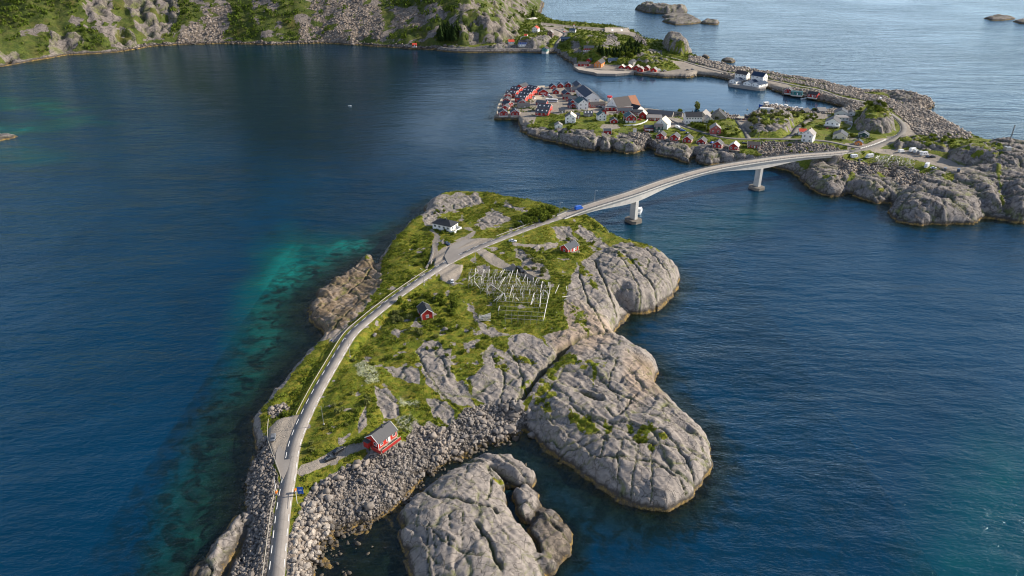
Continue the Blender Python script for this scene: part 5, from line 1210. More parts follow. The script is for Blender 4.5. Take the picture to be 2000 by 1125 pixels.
VH_ = [
 ('warehouse', 'dark roofed grey store at the harbour edge behind the white warehouse', (1133, 163.8), (1125.6, 156.6), 9, 4, 34, M_GREYW, R_BLUEK, dict(zg=4.0)),
 ('warehouse', 'large white warehouse with long blue black roof slope at the harbour', (1158.8, 181.8), (1138, 164.6), 15, 6, 30, M_WHITE, R_BLUEK, dict(roof2=R_GREY, zg=4.0, wins=(4, 2), L=40)),
 ('house', 'low red house with white windows behind the yard', (1115, 169.2), (1130.4, 169), 8, 2.8, 30, M_RED, R_DARK, dict(wins=(4, 1), trim=M_WHITE)),
 ('house', 'red house under a steep blue black roof in the middle of the yard', (1111, 180.6), (1101, 172.4), 7.5, 2.8, 34, M_RED, R_BLUEK, dict(trim=M_WHITE, L=13)),
 ('house', 'grey roofed red annex at the edge of the car park', (1098.4, 184.4), (1116, 184.2), 7, 2.8, 26, M_RED, R_GREY, {}),
 ('house', 'red annex under grey roof behind the white gabled house', (1108, 188), (1125, 187), 7, 3, 28, M_RED, R_DARK, {}),
 ('hut', 'small red building with white trimmed gable right of the car park', (1119, 195.8), (1115, 191), 6.5, 2.8, 34, M_RED, R_BLUEK, dict(trim=M_WHITE, L=8)),
 ('hut', 'small red gabled hut left of the tall white house', (1119.5, 202.2), (1113.4, 198), 6.5, 2.8, 34, M_RED, R_BLUEK, dict(trim=M_WHITE, L=8)),
 ('house', 'tall white house with gable windows and teal slate roof by the car park', (1140.2, 194.2), (1132, 187.4), 10.5, 6.5, 36, M_WHITE, R_TEAL, dict(wins=(3, 2), floors=2, chim=1, roof2=R_BLUEK, L=15)),
 ('shed', 'narrow dark roofed lean building behind the tall white house', (1150, 199), (1137, 187), 5, 3, 26, M_WHITE, R_BLUEK, dict(L=20, wins=(4, 0))),
 ('house', 'long low red building with brown roof and many windows', (1151, 199.2), (1181, 197.8), 8, 3, 26, M_RED, R_BROWN, dict(wins=(8, 1))),
 ('warehouse', 'huge white fish hall with grey roof rusting at its right end', (1196.4, 190.8), (1241, 185.4), 19, 5, 40, M_WHITE, R_BROWN, dict(zg=3.2, wins=(6, 2), L=27)),
 ('warehouse', 'black roofed annex with bright white gable against the fish hall', (1228, 200.6), (1252, 206.6), 11, 3.5, 30, M_WHITE, R_BLACK, dict(zg=3.5)),
 ('warehouse', 'long flat roofed red building in front of the fish hall', (1182, 208), (1235, 207), 7, 3.6, 5, M_RED, R_PALE, dict(wins=(7, 1), trim=M_WHITE)),
 ('house', 'grey roofed house with red front and white corner boards', (1205, 210.8), (1235, 210.6), 7, 3, 28, M_RED, R_DARK, dict(trim=M_WHITE, wins=(5, 1))),
 ('house', 'red and white house with steep black green roof on the round lawn', (1236, 225.2), (1226, 213.8), 9.5, 5.2, 34, M_RED, R_TEAL, dict(trim=M_WHITE, lower=M_WHITE, wins=(3, 2), floors=2, roof2=R_GREY, L=12)),
 ('garage', 'small red garage with blue tarpaulin below the round lawn', (1200, 231.6), (1198, 227.6), 7, 2.6, 28, M_RED, R_BLACK, dict(trim=M_WHITE, wins=(1, 1), L=7)),
 ('house', 'grey roofed red house tucked behind the fish hall annex', (1236, 213), (1256, 214), 7.5, 3, 28, M_RED, R_GREY, dict(wins=(4, 1))),
 ('house', 'narrow red house with cream lit roof slope near the quay road', (1255, 218.4), (1258.8, 213), 6.5, 4.5, 40, M_RED, R_CREAM, dict(L=8, wins=(2, 1))),
 ('warehouse', 'very long dark roofed boathouse row along the harbour', (1264.8, 213), (1316, 217.2), 10, 4, 28, M_GREYW, R_DARK, dict(wins=(6, 1), zg=2.8)),
 ('warehouse', 'short grey roofed shed ending the long boathouse row', (1317, 217.4), (1334, 218.8), 8, 3.2, 26, M_GREYW, R_GREY, dict(zg=2.8)),
 ('house', 'low dark red house with pale roof beside the quay road', (1263, 223), (1292, 223.8), 8, 3, 26, M_RED, R_PALE, dict(wins=(6, 1), trim=M_WHITE)),
 ('barn', 'white barn with cream roof slope at the road junction', (1292, 232.8), (1300.8, 225.2), 11, 5, 38, M_WHITE, R_CREAM, dict(wins=(2, 1), L=13)),
 ('house', 'dark green two storey house with white windows', (1277.6, 241.2), (1295, 241.4), 7, 5, 26, M_GREEN, R_GREY, dict(wins=(2, 1), floors=2)),
 ('shop', 'low red building with white lettering board joined to the green house', (1258, 243.6), (1276, 243.8), 8, 3, 26, M_RED, R_DARK, dict(wins=(0, 1))),
 ('house', 'large white house with black roof and two chimneys above the road bend', (1338, 217.8), (1371, 217.8), 10.5, 6.4, 34, M_WHITE, R_BLACK, dict(chim=2, wins=(6, 2), floors=2)),
 ('barn', 'grey barn with pale roof slope behind the large white house', (1371, 220), (1380.6, 211.6), 11, 4.5, 40, M_GREYW, R_PALE, dict(L=13, wins=(1, 1))),
 ('house', 'pale grey house end with two dark windows below the grey barn', (1388, 229.4), (1379, 222), 9, 3.2, 34, M_CREAM, R_PALE, dict(L=9)),
 ('barn', 'broad grey boathouse with steep slate roof at the harbour', (1404, 217), (1405.6, 209.6), 15, 3.2, 40, M_GREYW, R_GREY, dict(L=12, roof2=R_BLACK, zg=3.2, wins=(1, 2))),
 ('house', 'faded pink red house with grey roof among the shrubs', (1399.8, 245.6), (1397.2, 238), 9, 4.6, 36, M_PINK, R_PALE, dict(L=9.5, wins=(2, 2))),
 ('shed', 'little quay shed with cream roof', (1441, 226.6), (1454, 227.4), 5, 2.6, 24, M_RED, R_CREAM, dict(zg=2.6)),
 ('shed', 'little dark quay shed beside the cream roofed one', (1453, 225.6), (1462, 226.6), 5, 2.6, 24, M_RED, R_BLACK, dict(zg=2.6)),
 ('house', 'white house with slate roof nearest the harbour in the east', (1645.2, 216), (1644.6, 208.4), 12, 3.4, 26, M_WHITE, R_DARK, dict(L=12, roof2=R_DARK)),
 ('house', 'low white flat roofed wing in front of the slate roofed house', (1634, 226.4), (1656, 226.6), 9, 3.2, 4, M_WHITE, R_PALE, dict(wins=(3, 1))),
 ('garage', 'small white garage beside the rounded hill', (1664, 217.6), (1663.6, 212.4), 7, 3, 28, M_WHITE, R_BLACK, dict(L=8, wins=(1, 1))),
 ('house', 'white house with wide front balcony and red car port', (1627.4, 231.6), (1630.8, 224.8), 12, 5.2, 30, M_WHITE, R_BLUEK, dict(L=13, roof2=R_GREY, floors=2, wins=(3, 3), lower=M_GREYW)),
 ('house', 'cream bungalow with round terrace by the drive', (1642, 258.4), (1644.4, 251.8), 11, 3.2, 28, M_CREAM, R_DARK, dict(L=11, wins=(2, 2))),
 ('house', 'tall white two storey house beside the lane corner', (1578.8, 254.6), (1585.4, 249), 9, 6.6, 38, M_WHITE, R_PALE, dict(floors=2, wins=(2, 2), chim=1, L=10)),
 ('house', 'red roofed white wing joined to the tall two storey house', (1560.5, 250.6), (1576, 251.2), 6, 3, 30, M_WHITE, R_RED, dict(wins=(2, 1))),
 ('garage', 'dark green double garage with white doors below the rounded hill', (1688, 259.2), (1689, 253.4), 8, 2.8, 28, M_GREEN, R_DARK, dict(L=7, trim=M_WHITE, wins=(0, 2))),
 ('garage', 'small orange garage with white door beside the junction', (1678, 274.6), (1679.4, 270.2), 6, 2.5, 30, M_ORANGE, R_BLUEK, dict(L=6, wins=(0, 1))),
 ('boathouse', 'dark boathouse beside the pontoon', (1567, 213), (1578, 209.6), 7, 3, 30, M_NAVY, R_GREY, dict(zg=2)),
 ('boathouse', 'wide pale roofed shed on the inner harbour shore', (1595.5, 209.4), (1612.5, 209.2), 12, 2.8, 20, M_GREYW, R_PALE, dict(zg=2.2)),
 ('house', 'white three window house on the harbour mole, left of the pair', (1440, 136.6), (1463, 139.8), 9, 6.4, 34, M_WHITE, R_BROWN, dict(floors=2, wins=(4, 2), zg=4.8)),
 ('house', 'white house with navy roof on the harbour mole, right of the pair', (1472.5, 138.8), (1497, 142.4), 11, 7, 34, M_WHITE, R_BLUEK, dict(floors=2, wins=(3, 2), zg=4.8)),
 ('boathouse', 'low white boathouse at the left of the mole quay', (1432, 154.2), (1446, 150.6), 9, 3, 24, M_WHITE, R_BLUEK, dict(zg=3)),
 ('boathouse', 'low white boathouse in the middle of the mole quay', (1460, 158), (1479, 153), 10, 3, 24, M_WHITE, R_BLUEK, dict(zg=3)),
 ('boathouse', 'low white boathouse at the right of the mole quay', (1476, 160.4), (1494, 156.6), 10, 3, 24, M_WHITE, R_BLUEK, dict(zg=3)),
 ('boathouse', 'red boathouse with white trim on the timber jetty', (1539, 172.8), (1544, 168), 8, 2.8, 34, M_RED, R_GREY, dict(L=8, trim=M_WHITE, zg=3)),
 ('boathouse', 'long teal green shed on the timber jetty', (1546, 176.6), (1569, 178.6), 7, 3.2, 8, M_TEAL, R_TEAL, dict(zg=3, wins=(3, 1))),
 ('boathouse', 'red shed at the right end of the timber jetty', (1581, 177.4), (1600, 180.2), 8, 3.2, 28, M_RED, R_BLACK, dict(zg=3, wins=(3, 1))),
 ('house', 'red terrace house with white ground floor above the old quay', (1140, 88.6), (1161, 89), 9, 5.4, 28, M_RED, R_DARK, dict(wins=(5, 2), floors=2, lower=M_WHITE)),
 ('house', 'narrow dark red house left of the orange one', (1149, 114.2), (1156, 112.4), 7, 4.6, 34, M_RED, R_GREY, dict(zg=3.4, L=8)),
 ('house', 'orange gabled house on the old quay', (1167.4, 118.6), (1177, 113), 9.5, 5, 36, M_ORANGE, R_GREY, dict(floors=2, wins=(3, 2), zg=3.2, trim=M_ORANGE)),
 ('house', 'white house with dormer and navy roof on the old quay', (1187, 113), (1207, 112.6), 9, 5.4, 34, M_WHITE, R_BLUEK, dict(floors=2, wins=(5, 2), zg=3.4)),
 ('boathouse', 'low brown roofed red boathouse at the tip of the old quay', (1129, 120), (1151, 120.4), 9, 3, 26, M_RED, R_BROWN, dict(zg=3)),
 ('house', 'pale house half hidden below the spruces', (1231, 117), (1240, 114.4), 7, 3.6, 34, M_GREYW, R_GREY, dict(L=9)),
 ('house', 'white house with red roof on the hamlet slope', (1043, 52), (1050, 49), 10, 6, 34, M_WHITE, R_RED, dict(floors=2, wins=(2, 3), L=11)),
 ('house', 'small white house with orange red roof uphill of the blue one', (1024, 66.2), (1030.5, 66.4), 7, 3, 30, M_WHITE, R_RED, dict(wins=(1, 1))),
 ('house', 'small white house with dark roof right behind the blue one', (1018, 71.4), (1028, 70.6), 8, 4, 30, M_WHITE, R_DARK, dict(wins=(2, 1))),
 ('house', 'bright blue house with white ground floor by the shore road', (1012.5, 77.8), (1030, 77.8), 9, 6, 28, M_BLUE, R_BROWN, dict(floors=2, wins=(4, 2), lower=M_WHITE)),
 ('house', 'low white house with orange red roof at the left of the hamlet', (992, 77.2), (1004, 76.8), 9, 3.6, 30, M_WHITE, R_RED, dict(wins=(2, 1))),
 ('house', 'tall brown fronted house standing alone in the hamlet', (1073.5, 59.2), (1077.4, 57), 8.5, 7, 40, M_BROWN, R_PALE, dict(floors=2, wins=(2, 2), L=10)),
 ('house', 'white bungalow with navy roof at the hamlet car park', (1112, 55.2), (1125, 55.6), 10, 4, 28, M_WHITE, R_BLUEK, dict(wins=(4, 2))),
 ('house', 'dark navy villa in the shade of the knoll', (1096, 71.4), (1117, 71.8), 11, 4, 26, M_NAVY, R_BLUEK, dict(wins=(4, 2))),
 ('boathouse', 'red ended boathouse on a concrete block in the bay', (1060.5, 92.4), (1070.5, 89), 8, 3.6, 34, M_TEAL, R_BROWN, dict(zg=3, found=3.4, L=10)),
 ('house', 'orange house alone under the scree slope', (801, 70.8), (813.5, 71.4), 9, 6, 26, M_ORANGE, R_GREY, dict(floors=2, wins=(3, 2))),
 ('boathouse', 'little red boathouse on the shore below the orange house', (805, 84), (814, 84), 6, 2.6, 30, M_RED, R_RED, dict(wins=(1, 1))),
 ('house', 'dark blue roofed house beside the spruces under the hill', (850.5, 74.2), (865, 74.2), 9, 4, 28, M_BLUE, R_GREY, dict(wins=(3, 2))),
 ('house', 'tall white house with cream roof slope above the grassy point', (1114, 224.4), (1115.6, 214.6), 10, 5.6, 34, M_WHITE, R_GREY, dict(roof2=R_CREAM, wins=(1, 2), floors=2, L=10)),
 ('shed', 'small dark roofed red shed beside the tall white house on the point', (1125, 220.6), (1133, 220.6), 6, 3, 26, M_RED, R_DARK, {}),
 ('house', 'low grey house with three dark skylights on the hilltop', (1140, 216), (1158, 216), 7, 2.8, 30, M_GREYW, R_DARK, dict(sky=3, wins=(3, 1))),
 ('house', 'small white gabled house with teal roof beside the trees', (1177.4, 219.6), (1172.5, 215), 8, 5, 36, M_WHITE, R_TEAL, dict(wins=(2, 2), floors=2, L=8)),
 ('hut', 'tiny red gabled hut behind the white teal roofed house', (1180, 213.4), (1178, 211.4), 5, 2.8, 36, M_RED, R_BLACK, dict(L=5, wins=(0, 1))),
 ('hut', 'small white boat hut at the top of the western cliff', (1091.8, 241.6), (1090.4, 236), 7, 3, 30, M_WHITE, R_PALE, dict(L=7, wins=(0, 1))),
 ('shed', 'red shed with grey roof perched over the cleft in the cliff', (1178, 250.6), (1194, 250.6), 6, 3.4, 26, M_RED, R_DARK, dict(wins=(0, 0), found=4, trim=M_WHITE)),
 ('shed', 'grey wooden shed on the rock beside the quay terraces', (1091, 210.4), (1104, 210.4), 6, 3, 26, M_GREYW, R_DARK, dict(found=3)),
 ('hut', 'tiny white hut with flat roof beside the old fish racks', (1237, 251.4), (1243, 251.4), 3.5, 2.6, 6, M_WHITE, R_PALE, dict(wins=(0, 0))),
]
HOUSES = {}
for nm, lab, a, b, W, wh, pt, wm, rm, kw in VH_:
    HOUSES[lab] = H(nm, lab, a, b, W, wh, pt, wm, rm, nm, **kw)
h = HOUSES['huge white fish hall with grey roof rusting at its right end']
rl = h['_L'] / 2; tp = math.tan(math.radians(40))
for s in (-1, 1):
    m = MB(); z1 = 5 + 9.5 * tp + 0.05; y1 = s * 9.8; z2 = 5 - 0.3 * tp + 0.05
    m.add([(rl * 0.35, 0, z1), (rl + 0.02, 0, z1), (rl + 0.02, y1, z2), (rl * 0.35, y1, z2), (rl * 0.35, 0, z1 - .1), (rl + 0.02, 0, z1 - .1), (rl + 0.02, y1, z2 - .1), (rl * 0.35, y1, z2 - .1)], [(0, 1, 2, 3), (4, 7, 6, 5), (0, 4, 5, 1), (1, 5, 6, 2), (2, 6, 7, 3), (3, 7, 4, 0)])
    m.build('rusty_roof_sheets', R_RUST, h)
h = HOUSES['low red building with white lettering board joined to the green house']
MB().box(-3.5, 3.5, -4.05, -3.9, 1.1, 1.9).build('lettering_board', M_SIGNW, h)
# balcony of the white house in the east
h = HOUSES['white house with wide front balcony and red car port']
l = h['_L'] / 2
MB().box(-l - 2.4, -l, -6.4, 6.4, 2.2, 2.4).build('balcony', M_WHITE, h); MB().box(-l - 2.5, -l - 2.35, -6.4, 6.4, 2.4, 3.3).build('balcony_parapet', M_WHITE, h)
for y in (-6, -2, 2, 6): MB().box(-l - 2.4, -l - 2.2, y - .1, y + .1, -0.5, 2.2).build('balcony_post', M_WHITE, h)

GR = 'red stilt cabins along the cliff edge'
for a, b, lab, rf in [((1289.6, 260), (1295.2, 253.6), 'red stilt cabin, leftmost of the row on the cliff edge', R_GREY), ((1316.4, 262.6), (1322.4, 256.4), 'red stilt cabin, second from the left on the cliff edge', R_GREY), ((1341.6, 267), (1347.6, 260), 'red stilt cabin with pink side, third from the left on the cliff edge', R_GREY),
        ((1368.8, 272), (1375, 264.2), 'red stilt cabin in the middle of the cliff row, nearest the street lamp', R_GREY), ((1401, 276.4), (1406, 269.8), 'red stilt cabin with blue car parked at its left', R_GREY), ((1433.5, 279.6), (1437.5, 274), 'red stilt cabin with cream roof', R_CREAM)]:
    h = H('cabin', lab, a, b, 7.2, 2.9, 36, M_RED, rf, 'cabin', GR, trim=M_WHITE, wins=(2, 2), found=6, stilts=True, L=8.5, zg=None)
    l = h['_L'] / 2
    MB().box(-l - 1.5, -l + 0.1, -3.6, 3.6, -0.25, -0.05).build('veranda', M_PLANK, h); MB().box(-l - 1.5, -l - 1.4, -3.6, 3.6, 0.6, 0.75).build('veranda_rail', M_PINK, h)
    MB().box(-l, l, -5.0, -3.5, -0.25, -0.05).build('walkway', M_PLANK, h)
    for y in (-3.3, 0, 3.3): MB().bar((-l - 1.4, y, 0.7), (-l - 1.4, y, -6), 0.12).build('stilt', M_GREYW, h)
H('cabin', 'long low red cabin with brown grey roof ending the cliff row', (1460.5, 275.6), (1485, 277), 7, 2.9, 28, M_RED, R_BROWN, 'cabin', GR, trim=M_WHITE, wins=(4, 1), found=4)
GQ = 'red fishermen huts on the north quay'
for x, y, lab, r in [(1213, 125.6, 'red quay hut with bright cream roof, leftmost of the north quay row', R_CREAM), (1226, 126.2, 'red quay hut with cream roof, second of the north quay row', R_CREAM), (1242, 126.4, 'red quay hut with broad grey roof in the middle of the north quay row', R_PALE), (1249, 129.6, 'small red quay hut in front of the broad grey roofed one', R_PALE), (1261, 127.6, 'red quay hut with grey roof, second from the right of the north quay row', R_PALE), (1275.5, 131, 'orange red quay hut at the right end of the north quay row', R_PALE)]:
    H('hut', lab, (x, y + 1.8), (x + 5.5, y - 1.8), 7.5, 3.2, 34, M_ORED if 'orange' in lab else M_RED, r, 'hut', GQ, wins=(1, 1), zg=3.4, L=9)

# ================================================================== QUAYS AND JETTIES
def quay(name, label, pts, z, mat, piles=True, wallmat=None, cat='quay', grow=0.5):
    a = [P(x, y, z) for x, y in pts]; n = len(a); c = sum(a, Vector()) / n
    root = empty(name, (c.x, c.y, 0)); tag(root, label, cat)
    a = [p - Vector((c.x, c.y, 0)) for p in a]
    MB().add([(p.x, p.y, z) for p in a] + [(p.x, p.y, z - 0.35) for p in a], [tuple(range(n)), tuple(range(2 * n - 1, n - 1, -1))] + [(i, i + n, (i + 1) % n + n, (i + 1) % n) for i in range(n)]).build('planking', mat, root)
    me = MB().box(-0.16, 0.16, -0.16, 0.16, -3, z - 0.3).mesh('pile', M_GREYW)
    me2 = MB().box(-0.2, 0.2, -0.2, 0.2, -3, z - 0.3).mesh('pile', M_GREYW)
    for i in range(n):
        p, q = a[i], a[(i + 1) % n]; d = (q - p).length
        if d < 4: continue
        if wallmat is not None:
            mid = (p + q) / 2; w = MB().box(-d / 2, d / 2, -0.15, 0.15, -2, z - 0.36).build('quay_wall', wallmat, root)
            w.location = (mid.x, mid.y, 0); w.rotation_euler = (0, 0, math.atan2((q - p).y, (q - p).x))
        if piles:
            for k in range(int(d / 3.2) + 1):
                r = p + (q - p) * min(1, k * 3.2 / d) * 1.0
                inst('pile', me, root, (r.x * 1.002, r.y * 1.002, 0))
            b = MB().bar((p.x, p.y, 1.0), (q.x, q.y, 1.0), 0.12).build('cross_beam', M_GREYW, root)
    return root
quay('quay', 'long timber piled quay carrying the red cabins', [(970.5, 218), (972, 207), (979, 192), (991, 178), (1012, 169), (1064, 167), (1066, 176), (1052, 205), (1048, 216), (1047, 223), (1010, 224), (971, 224)], 3.98, M_PLANK)
quay('quay', 'grey stone and timber quay of the old fishing station', [(1120, 129), (1122, 124), (1150, 120), (1200, 121), (1240, 127), (1238, 141), (1202, 144), (1166, 143.5), (1160, 141), (1130, 136)], 2.9, simple('quay_concrete', (0.42, 0.37, 0.31), 0.9, 0.2, 0.3), wallmat=M_STONEW)
quay('jetty', 'dark timber jetty under the red fishermen huts', [(1204, 128), (1240, 127), (1290, 133), (1284, 141), (1262, 142.5), (1210, 138)], 3.0, M_GREYW)
quay('jetty', 'timber fish landing under the low white boathouses', [(1423, 158), (1432, 152), (1490, 156), (1500, 162), (1494, 172), (1484, 173), (1424, 164)], 2.8, M_GREYW, wallmat=M_GREYW)
quay('jetty', 'jetty on tall piles carrying the red and teal sheds', [(1529, 179), (1534, 172), (1600, 180), (1598, 189), (1572, 186)], 2.8, M_GREYW)
quay('pontoon', 'floating pontoon in the harbour with boats along it', [(1497, 206.5), (1530, 211), (1560, 216), (1583, 217.6), (1583, 216.2), (1560, 214.5), (1530, 209.5), (1497, 205.3)], 0.55, M_GREYW, piles=False, cat='pontoon')
# walls
def wall_run(name, label, pts, h, w, mat, cat='wall', group=None, step=None):
    a = [hit(x, y) for x, y in pts]
    path = spline([(p.x, p.y, p.z) for p in a], 1.5) if len(a) > 2 else np.array([tuple(p) for p in a])
    org = path[0].copy()
    m = beam(MB(), path - org, w, -0.6, h); o = m.build(name, mat); o.location = org
    return tag(o, label, cat, group)
wall_run('wall', 'white topped retaining wall curving round the lawn of the red and white house', [(1218, 246.5), (1240, 245.5), (1254, 242), (1262, 238), (1265, 234)], 0.9, 0.5, M_WHITE)
wall_run('wall', 'white garden wall dropping from the large white house to the lane', [(1338, 236), (1345, 241), (1352, 244)], 1.4, 0.4, M_WHITE)
wall_run('fence', 'white fence round the bright green lawn', [(1655, 240), (1664, 240.5), (1661, 251), (1655, 254)], 1.2, 0.15, M_WHITE, 'fence')
wall_run('wall', 'dry stone wall between the lay-by and the western grass slope', [(846, 480), (846, 495), (838, 515), (832, 525)], 0.6, 0.9, M_STONEW)
# concrete blocks along the junction
ME_BLK = MB().box(-0.9, 0.9, -0.3, 0.3, -0.2, 0.8).mesh('kerb_block', simple('whitewashed_concrete', (0.7, 0.68, 0.64), 0.8), 0.05)
bp = resample(path3([(1681, 291, 12.5), (1700, 285.5, 12.0), (1715, 280, 11.4), (1731, 272.5, 10.9)], 1.0), 2.7)
nn = frames(bp)
for i, q in enumerate(bp):
    o = inst('kerb_block', ME_BLK, None, tuple(q + np.array([0, 0, 0.05])), math.atan2(-nn[i][0], nn[i][1]))
    tag(o, 'white concrete block in the row edging the road at the junction', 'concrete block', 'white blocks along the junction')
# ================================================================== VEHICLES
def heading(t, h):
    a = hit(*t); b = hit(*h); return math.atan2(b.y - a.y, b.x - a.x)
def tapered(mb, secs):
    """sections (x, half width bottom, half width top, z0, z1)"""
    return mb.loft([[(x, -wb, z0), (x, -wt, z1), (x, wt, z1), (x, wb, z0)] for x, wb, wt, z0, z1 in secs])
ME_CACHE = {}
def vehicle_meshes(kind, paint_):
    k = (kind, paint_.name)
    if k in ME_CACHE: return ME_CACHE[k]
    out = []
    wh = MB()
    n = 12; wh.loft([[(0.32 * math.cos(2 * PI * i / n), y, 0.32 * math.sin(2 * PI * i / n)) for i in range(n)] for y in (-0.11, 0.11)])
    wheel = wh.mesh('wheel', M_TYRE)
    if kind == 'car':
        b = MB(); tapered(b, [(-2.15, .80, .74, .35, .85), (-1.95, .88, .82, .22, .95), (-0.9, .90, .84, .2, .93), (0.8, .90, .84, .2, .90), (1.7, .87, .78, .22, .80), (2.15, .72, .66, .34, .66)])
        g = MB(); tapered(g, [(-1.75, .80, .68, .92, .96), (-1.25, .80, .62, .92, 1.38), (0.05, .80, .62, .90, 1.40), (0.95, .80, .70, .88, .91)])
        r = MB(); tapered(r, [(-1.2, .60, .56, 1.36, 1.42), (-0.1, .62, .57, 1.38, 1.46), (0.1, .60, .56, 1.37, 1.41)])
        out = [('body', b.mesh('body', paint_, .04, True)), ('window_band', g.mesh('window_band', M_GLASS)), ('roof', r.mesh('roof', paint_))]; ax = (1.35, -1.3)
        
        for y_ in (-.54, .54): out.append(('headlight', MB().box(2.02, 2.12, y_ - .12, y_ + .12, .55, .68).mesh('headlight', M_LAMPG)))
    elif kind in ('van', 'motorhome'):
        L, Hh, W = (5.4, 2.3, .98) if kind == 'van' else (6.8, 2.95, 1.12)
        b = MB(); tapered(b, [(-L / 2, W, W * .93, .35, Hh * .97), (-L / 2 + .2, W, W * .95, .28, Hh), (L / 2 - 1.9, W, W * .94, .28, Hh), (L / 2 - 1.3, W, W * .85, .28, Hh * .93 if kind == 'van' else 2.2), (L / 2 - .7, W * .97, W * .85, .28, 1.25), (L / 2 - .05, W * .88, W * .78, .34, .98)])
        g = MB(); tapered(g, [(L / 2 - 1.45, W * 1.01, W * .86, 1.2, Hh * .90 if kind == 'van' else 2.0), (L / 2 - 0.68, W * .92, W * .84, 1.18, 1.28)])
        out = [('body', b.mesh('body', paint_, .05)), ('windscreen', g.mesh('windscreen', M_GLASS))]; ax = (L / 2 - 1.0, -L / 2 + 1.1)
        if kind == 'motorhome':
            a = MB(); tapered(a, [(L / 2 - 2.6, W, W * .9, 2.1, 3.0), (L / 2 - 1.2, W * .95, W * .8, 2.15, 2.8)]); out.append(('alcove', a.mesh('alcove', paint_, .05)))
            s = MB().box(-1.9, -.9, -W - .01, W + .01, 1.4, 1.95).box(.1, .8, -W - .01, W + .01, 1.4, 1.9); out.append(('window_band', s.mesh('window_band', M_GLASS)))
            s = MB().box(-1.5, -.8, -.35, .35, Hh, Hh + .09); out.append(('roof_hatch', s.mesh('roof_hatch', M_LAMPG)))
    elif kind == 'truck':
        b = MB().box(-3.2, 1.2, -1.1, 1.1, .8, 3.2); c = MB(); tapered(c, [(1.3, 1.1, 1.05, .4, 2.7), (2.4, 1.1, 1.0, .4, 2.6), (3.1, 1.05, .9, .4, 1.5), (3.2, 1.0, .9, .4, 1.2)])
        g = MB(); tapered(g, [(2.42, 1.02, .98, 1.5, 2.5), (3.08, .95, .9, 1.45, 1.55)])
        out = [('cargo_box', b.mesh('cargo_box', paint_, .04)), ('cab', c.mesh('cab', paint_, .04)), ('windscreen', g.mesh('windscreen', M_GLASS))]; ax = (2.2, -2.0)
    elif kind == 'bus':
        b = MB(); tapered(b, [(-6.1, 1.22, 1.15, .4, 3.1), (-5.9, 1.25, 1.18, .3, 3.25), (5.7, 1.25, 1.18, .3, 3.25), (6.1, 1.2, 1.05, .35, 2.9)])
        g = MB().box(-5.5, 5.6, -1.26, 1.26, 1.5, 2.45); g2 = MB().box(6.0, 6.12, -1.05, 1.05, 1.2, 2.6)
        r = MB().box(-2, .5, -.8, .8, 3.24, 3.45)
        out = [('body', b.mesh('body', paint_, .08)), ('window_band', g.mesh('window_band', M_GLASS)), ('windscreen', g2.mesh('windscreen', M_GLASS)), ('roof_unit', r.mesh('roof_unit', M_LAMPG))]; ax = (4.0, -3.2)
    elif kind == 'caravan':
        b = MB(); tapered(b, [(-2.7, 1.0, .95, .5, 2.0), (-2.4, 1.1, 1.05, .4, 2.55), (2.2, 1.1, 1.05, .4, 2.55), (2.7, 1.0, .95, .6, 1.7)])
        g = MB().box(-1.6, -.5, -1.12, 1.12, 1.4, 1.95).box(.6, 1.5, -1.12, 1.12, 1.4, 1.95); t = MB().bar((2.6, -.6, .5), (4.0, 0, .5), .05).bar((2.6, .6, .5), (4.0, 0, .5), .05)
        out = [('body', b.mesh('body', paint_, .08)), ('window_band', g.mesh('window_band', M_GLASS)), ('drawbar', t.mesh('drawbar', M_DSTEEL))]; ax = (-0.2,)
    ME_CACHE[k] = (out, wheel, ax, 1.25 if kind == 'bus' else (.98 if kind in ('motorhome', 'truck', 'caravan') else .8))
    return ME_CACHE[k]
def vehicle(kind, paint_, px, py, tail, head, label, group=None, pos=None, ang=None, cat=None, name=None):
    parts, wheel, ax, hw = vehicle_meshes(kind, paint_)
    p = pos or hit(px, py)
    if ang is None: ang = heading(tail, head)
    o = empty(name or {'truck': 'truck', 'van': 'van', 'bus': 'bus', 'motorhome': 'motorhome', 'caravan': 'caravan'}.get(kind, 'parked_car'), (p.x, p.y, p.z + 0.05), ang)
    tag(o, label, cat or kind, group)
    for nm, me in parts: inst(nm, me, o)
    for x in ax:
        for s in (-1, 1): inst('wheel', wheel, o, (x, s * hw, 0.32))
    return o
G1 = None
vehicle('car', C_GREY, 534, 857, (533, 861), (535, 849), 'dark grey car parked on the gravel lay-by at the lower left')
vehicle('car', C_BLACK, 646, 898, (638, 901), (656, 893), 'black car on the drive leading to the large red cabin', )
vehicle('car', C_BLACK, 661, 882, (655, 886), (668, 876), 'black car nearer the red cabin, uphill of the first on the drive')
vehicle('car', C_WHITE, 883, 551, (884, 556), (882, 545), 'small white car on the gravel patch below the road')
vehicle('car', C_DBLUE, 874, 478, (868, 475), (880, 481), 'dark blue car in the lay-by beside the white house')
vehicle('car', C_WHITE, 1001.5, 472.5, (994, 472), (1009, 473), 'white car parked at the roadside short of the bridge')
vehicle('van', C_BLACK, 1016, 531, (1012, 525), (1021, 534), 'shiny black van parked on the grass behind the fish racks')
i = int(np.argmin(abs(proj(BRIDGE[:, 0], BRIDGE[:, 1], BRIDGE[:, 2])[0] - 1131)))
d = BRIDGE[i + 1] - BRIDGE[i]; m = frames(BRIDGE)[i]
vehicle('van', C_BLUE, 0, 0, None, None, 'bright blue van driving onto the bridge', pos=Vector((*(BRIDGE[i][:2] + m * 1.2), BRIDGE[i][2] - 0.02)), ang=math.atan2(d[1], d[0]))
LOT = 'cars in the quay car park'
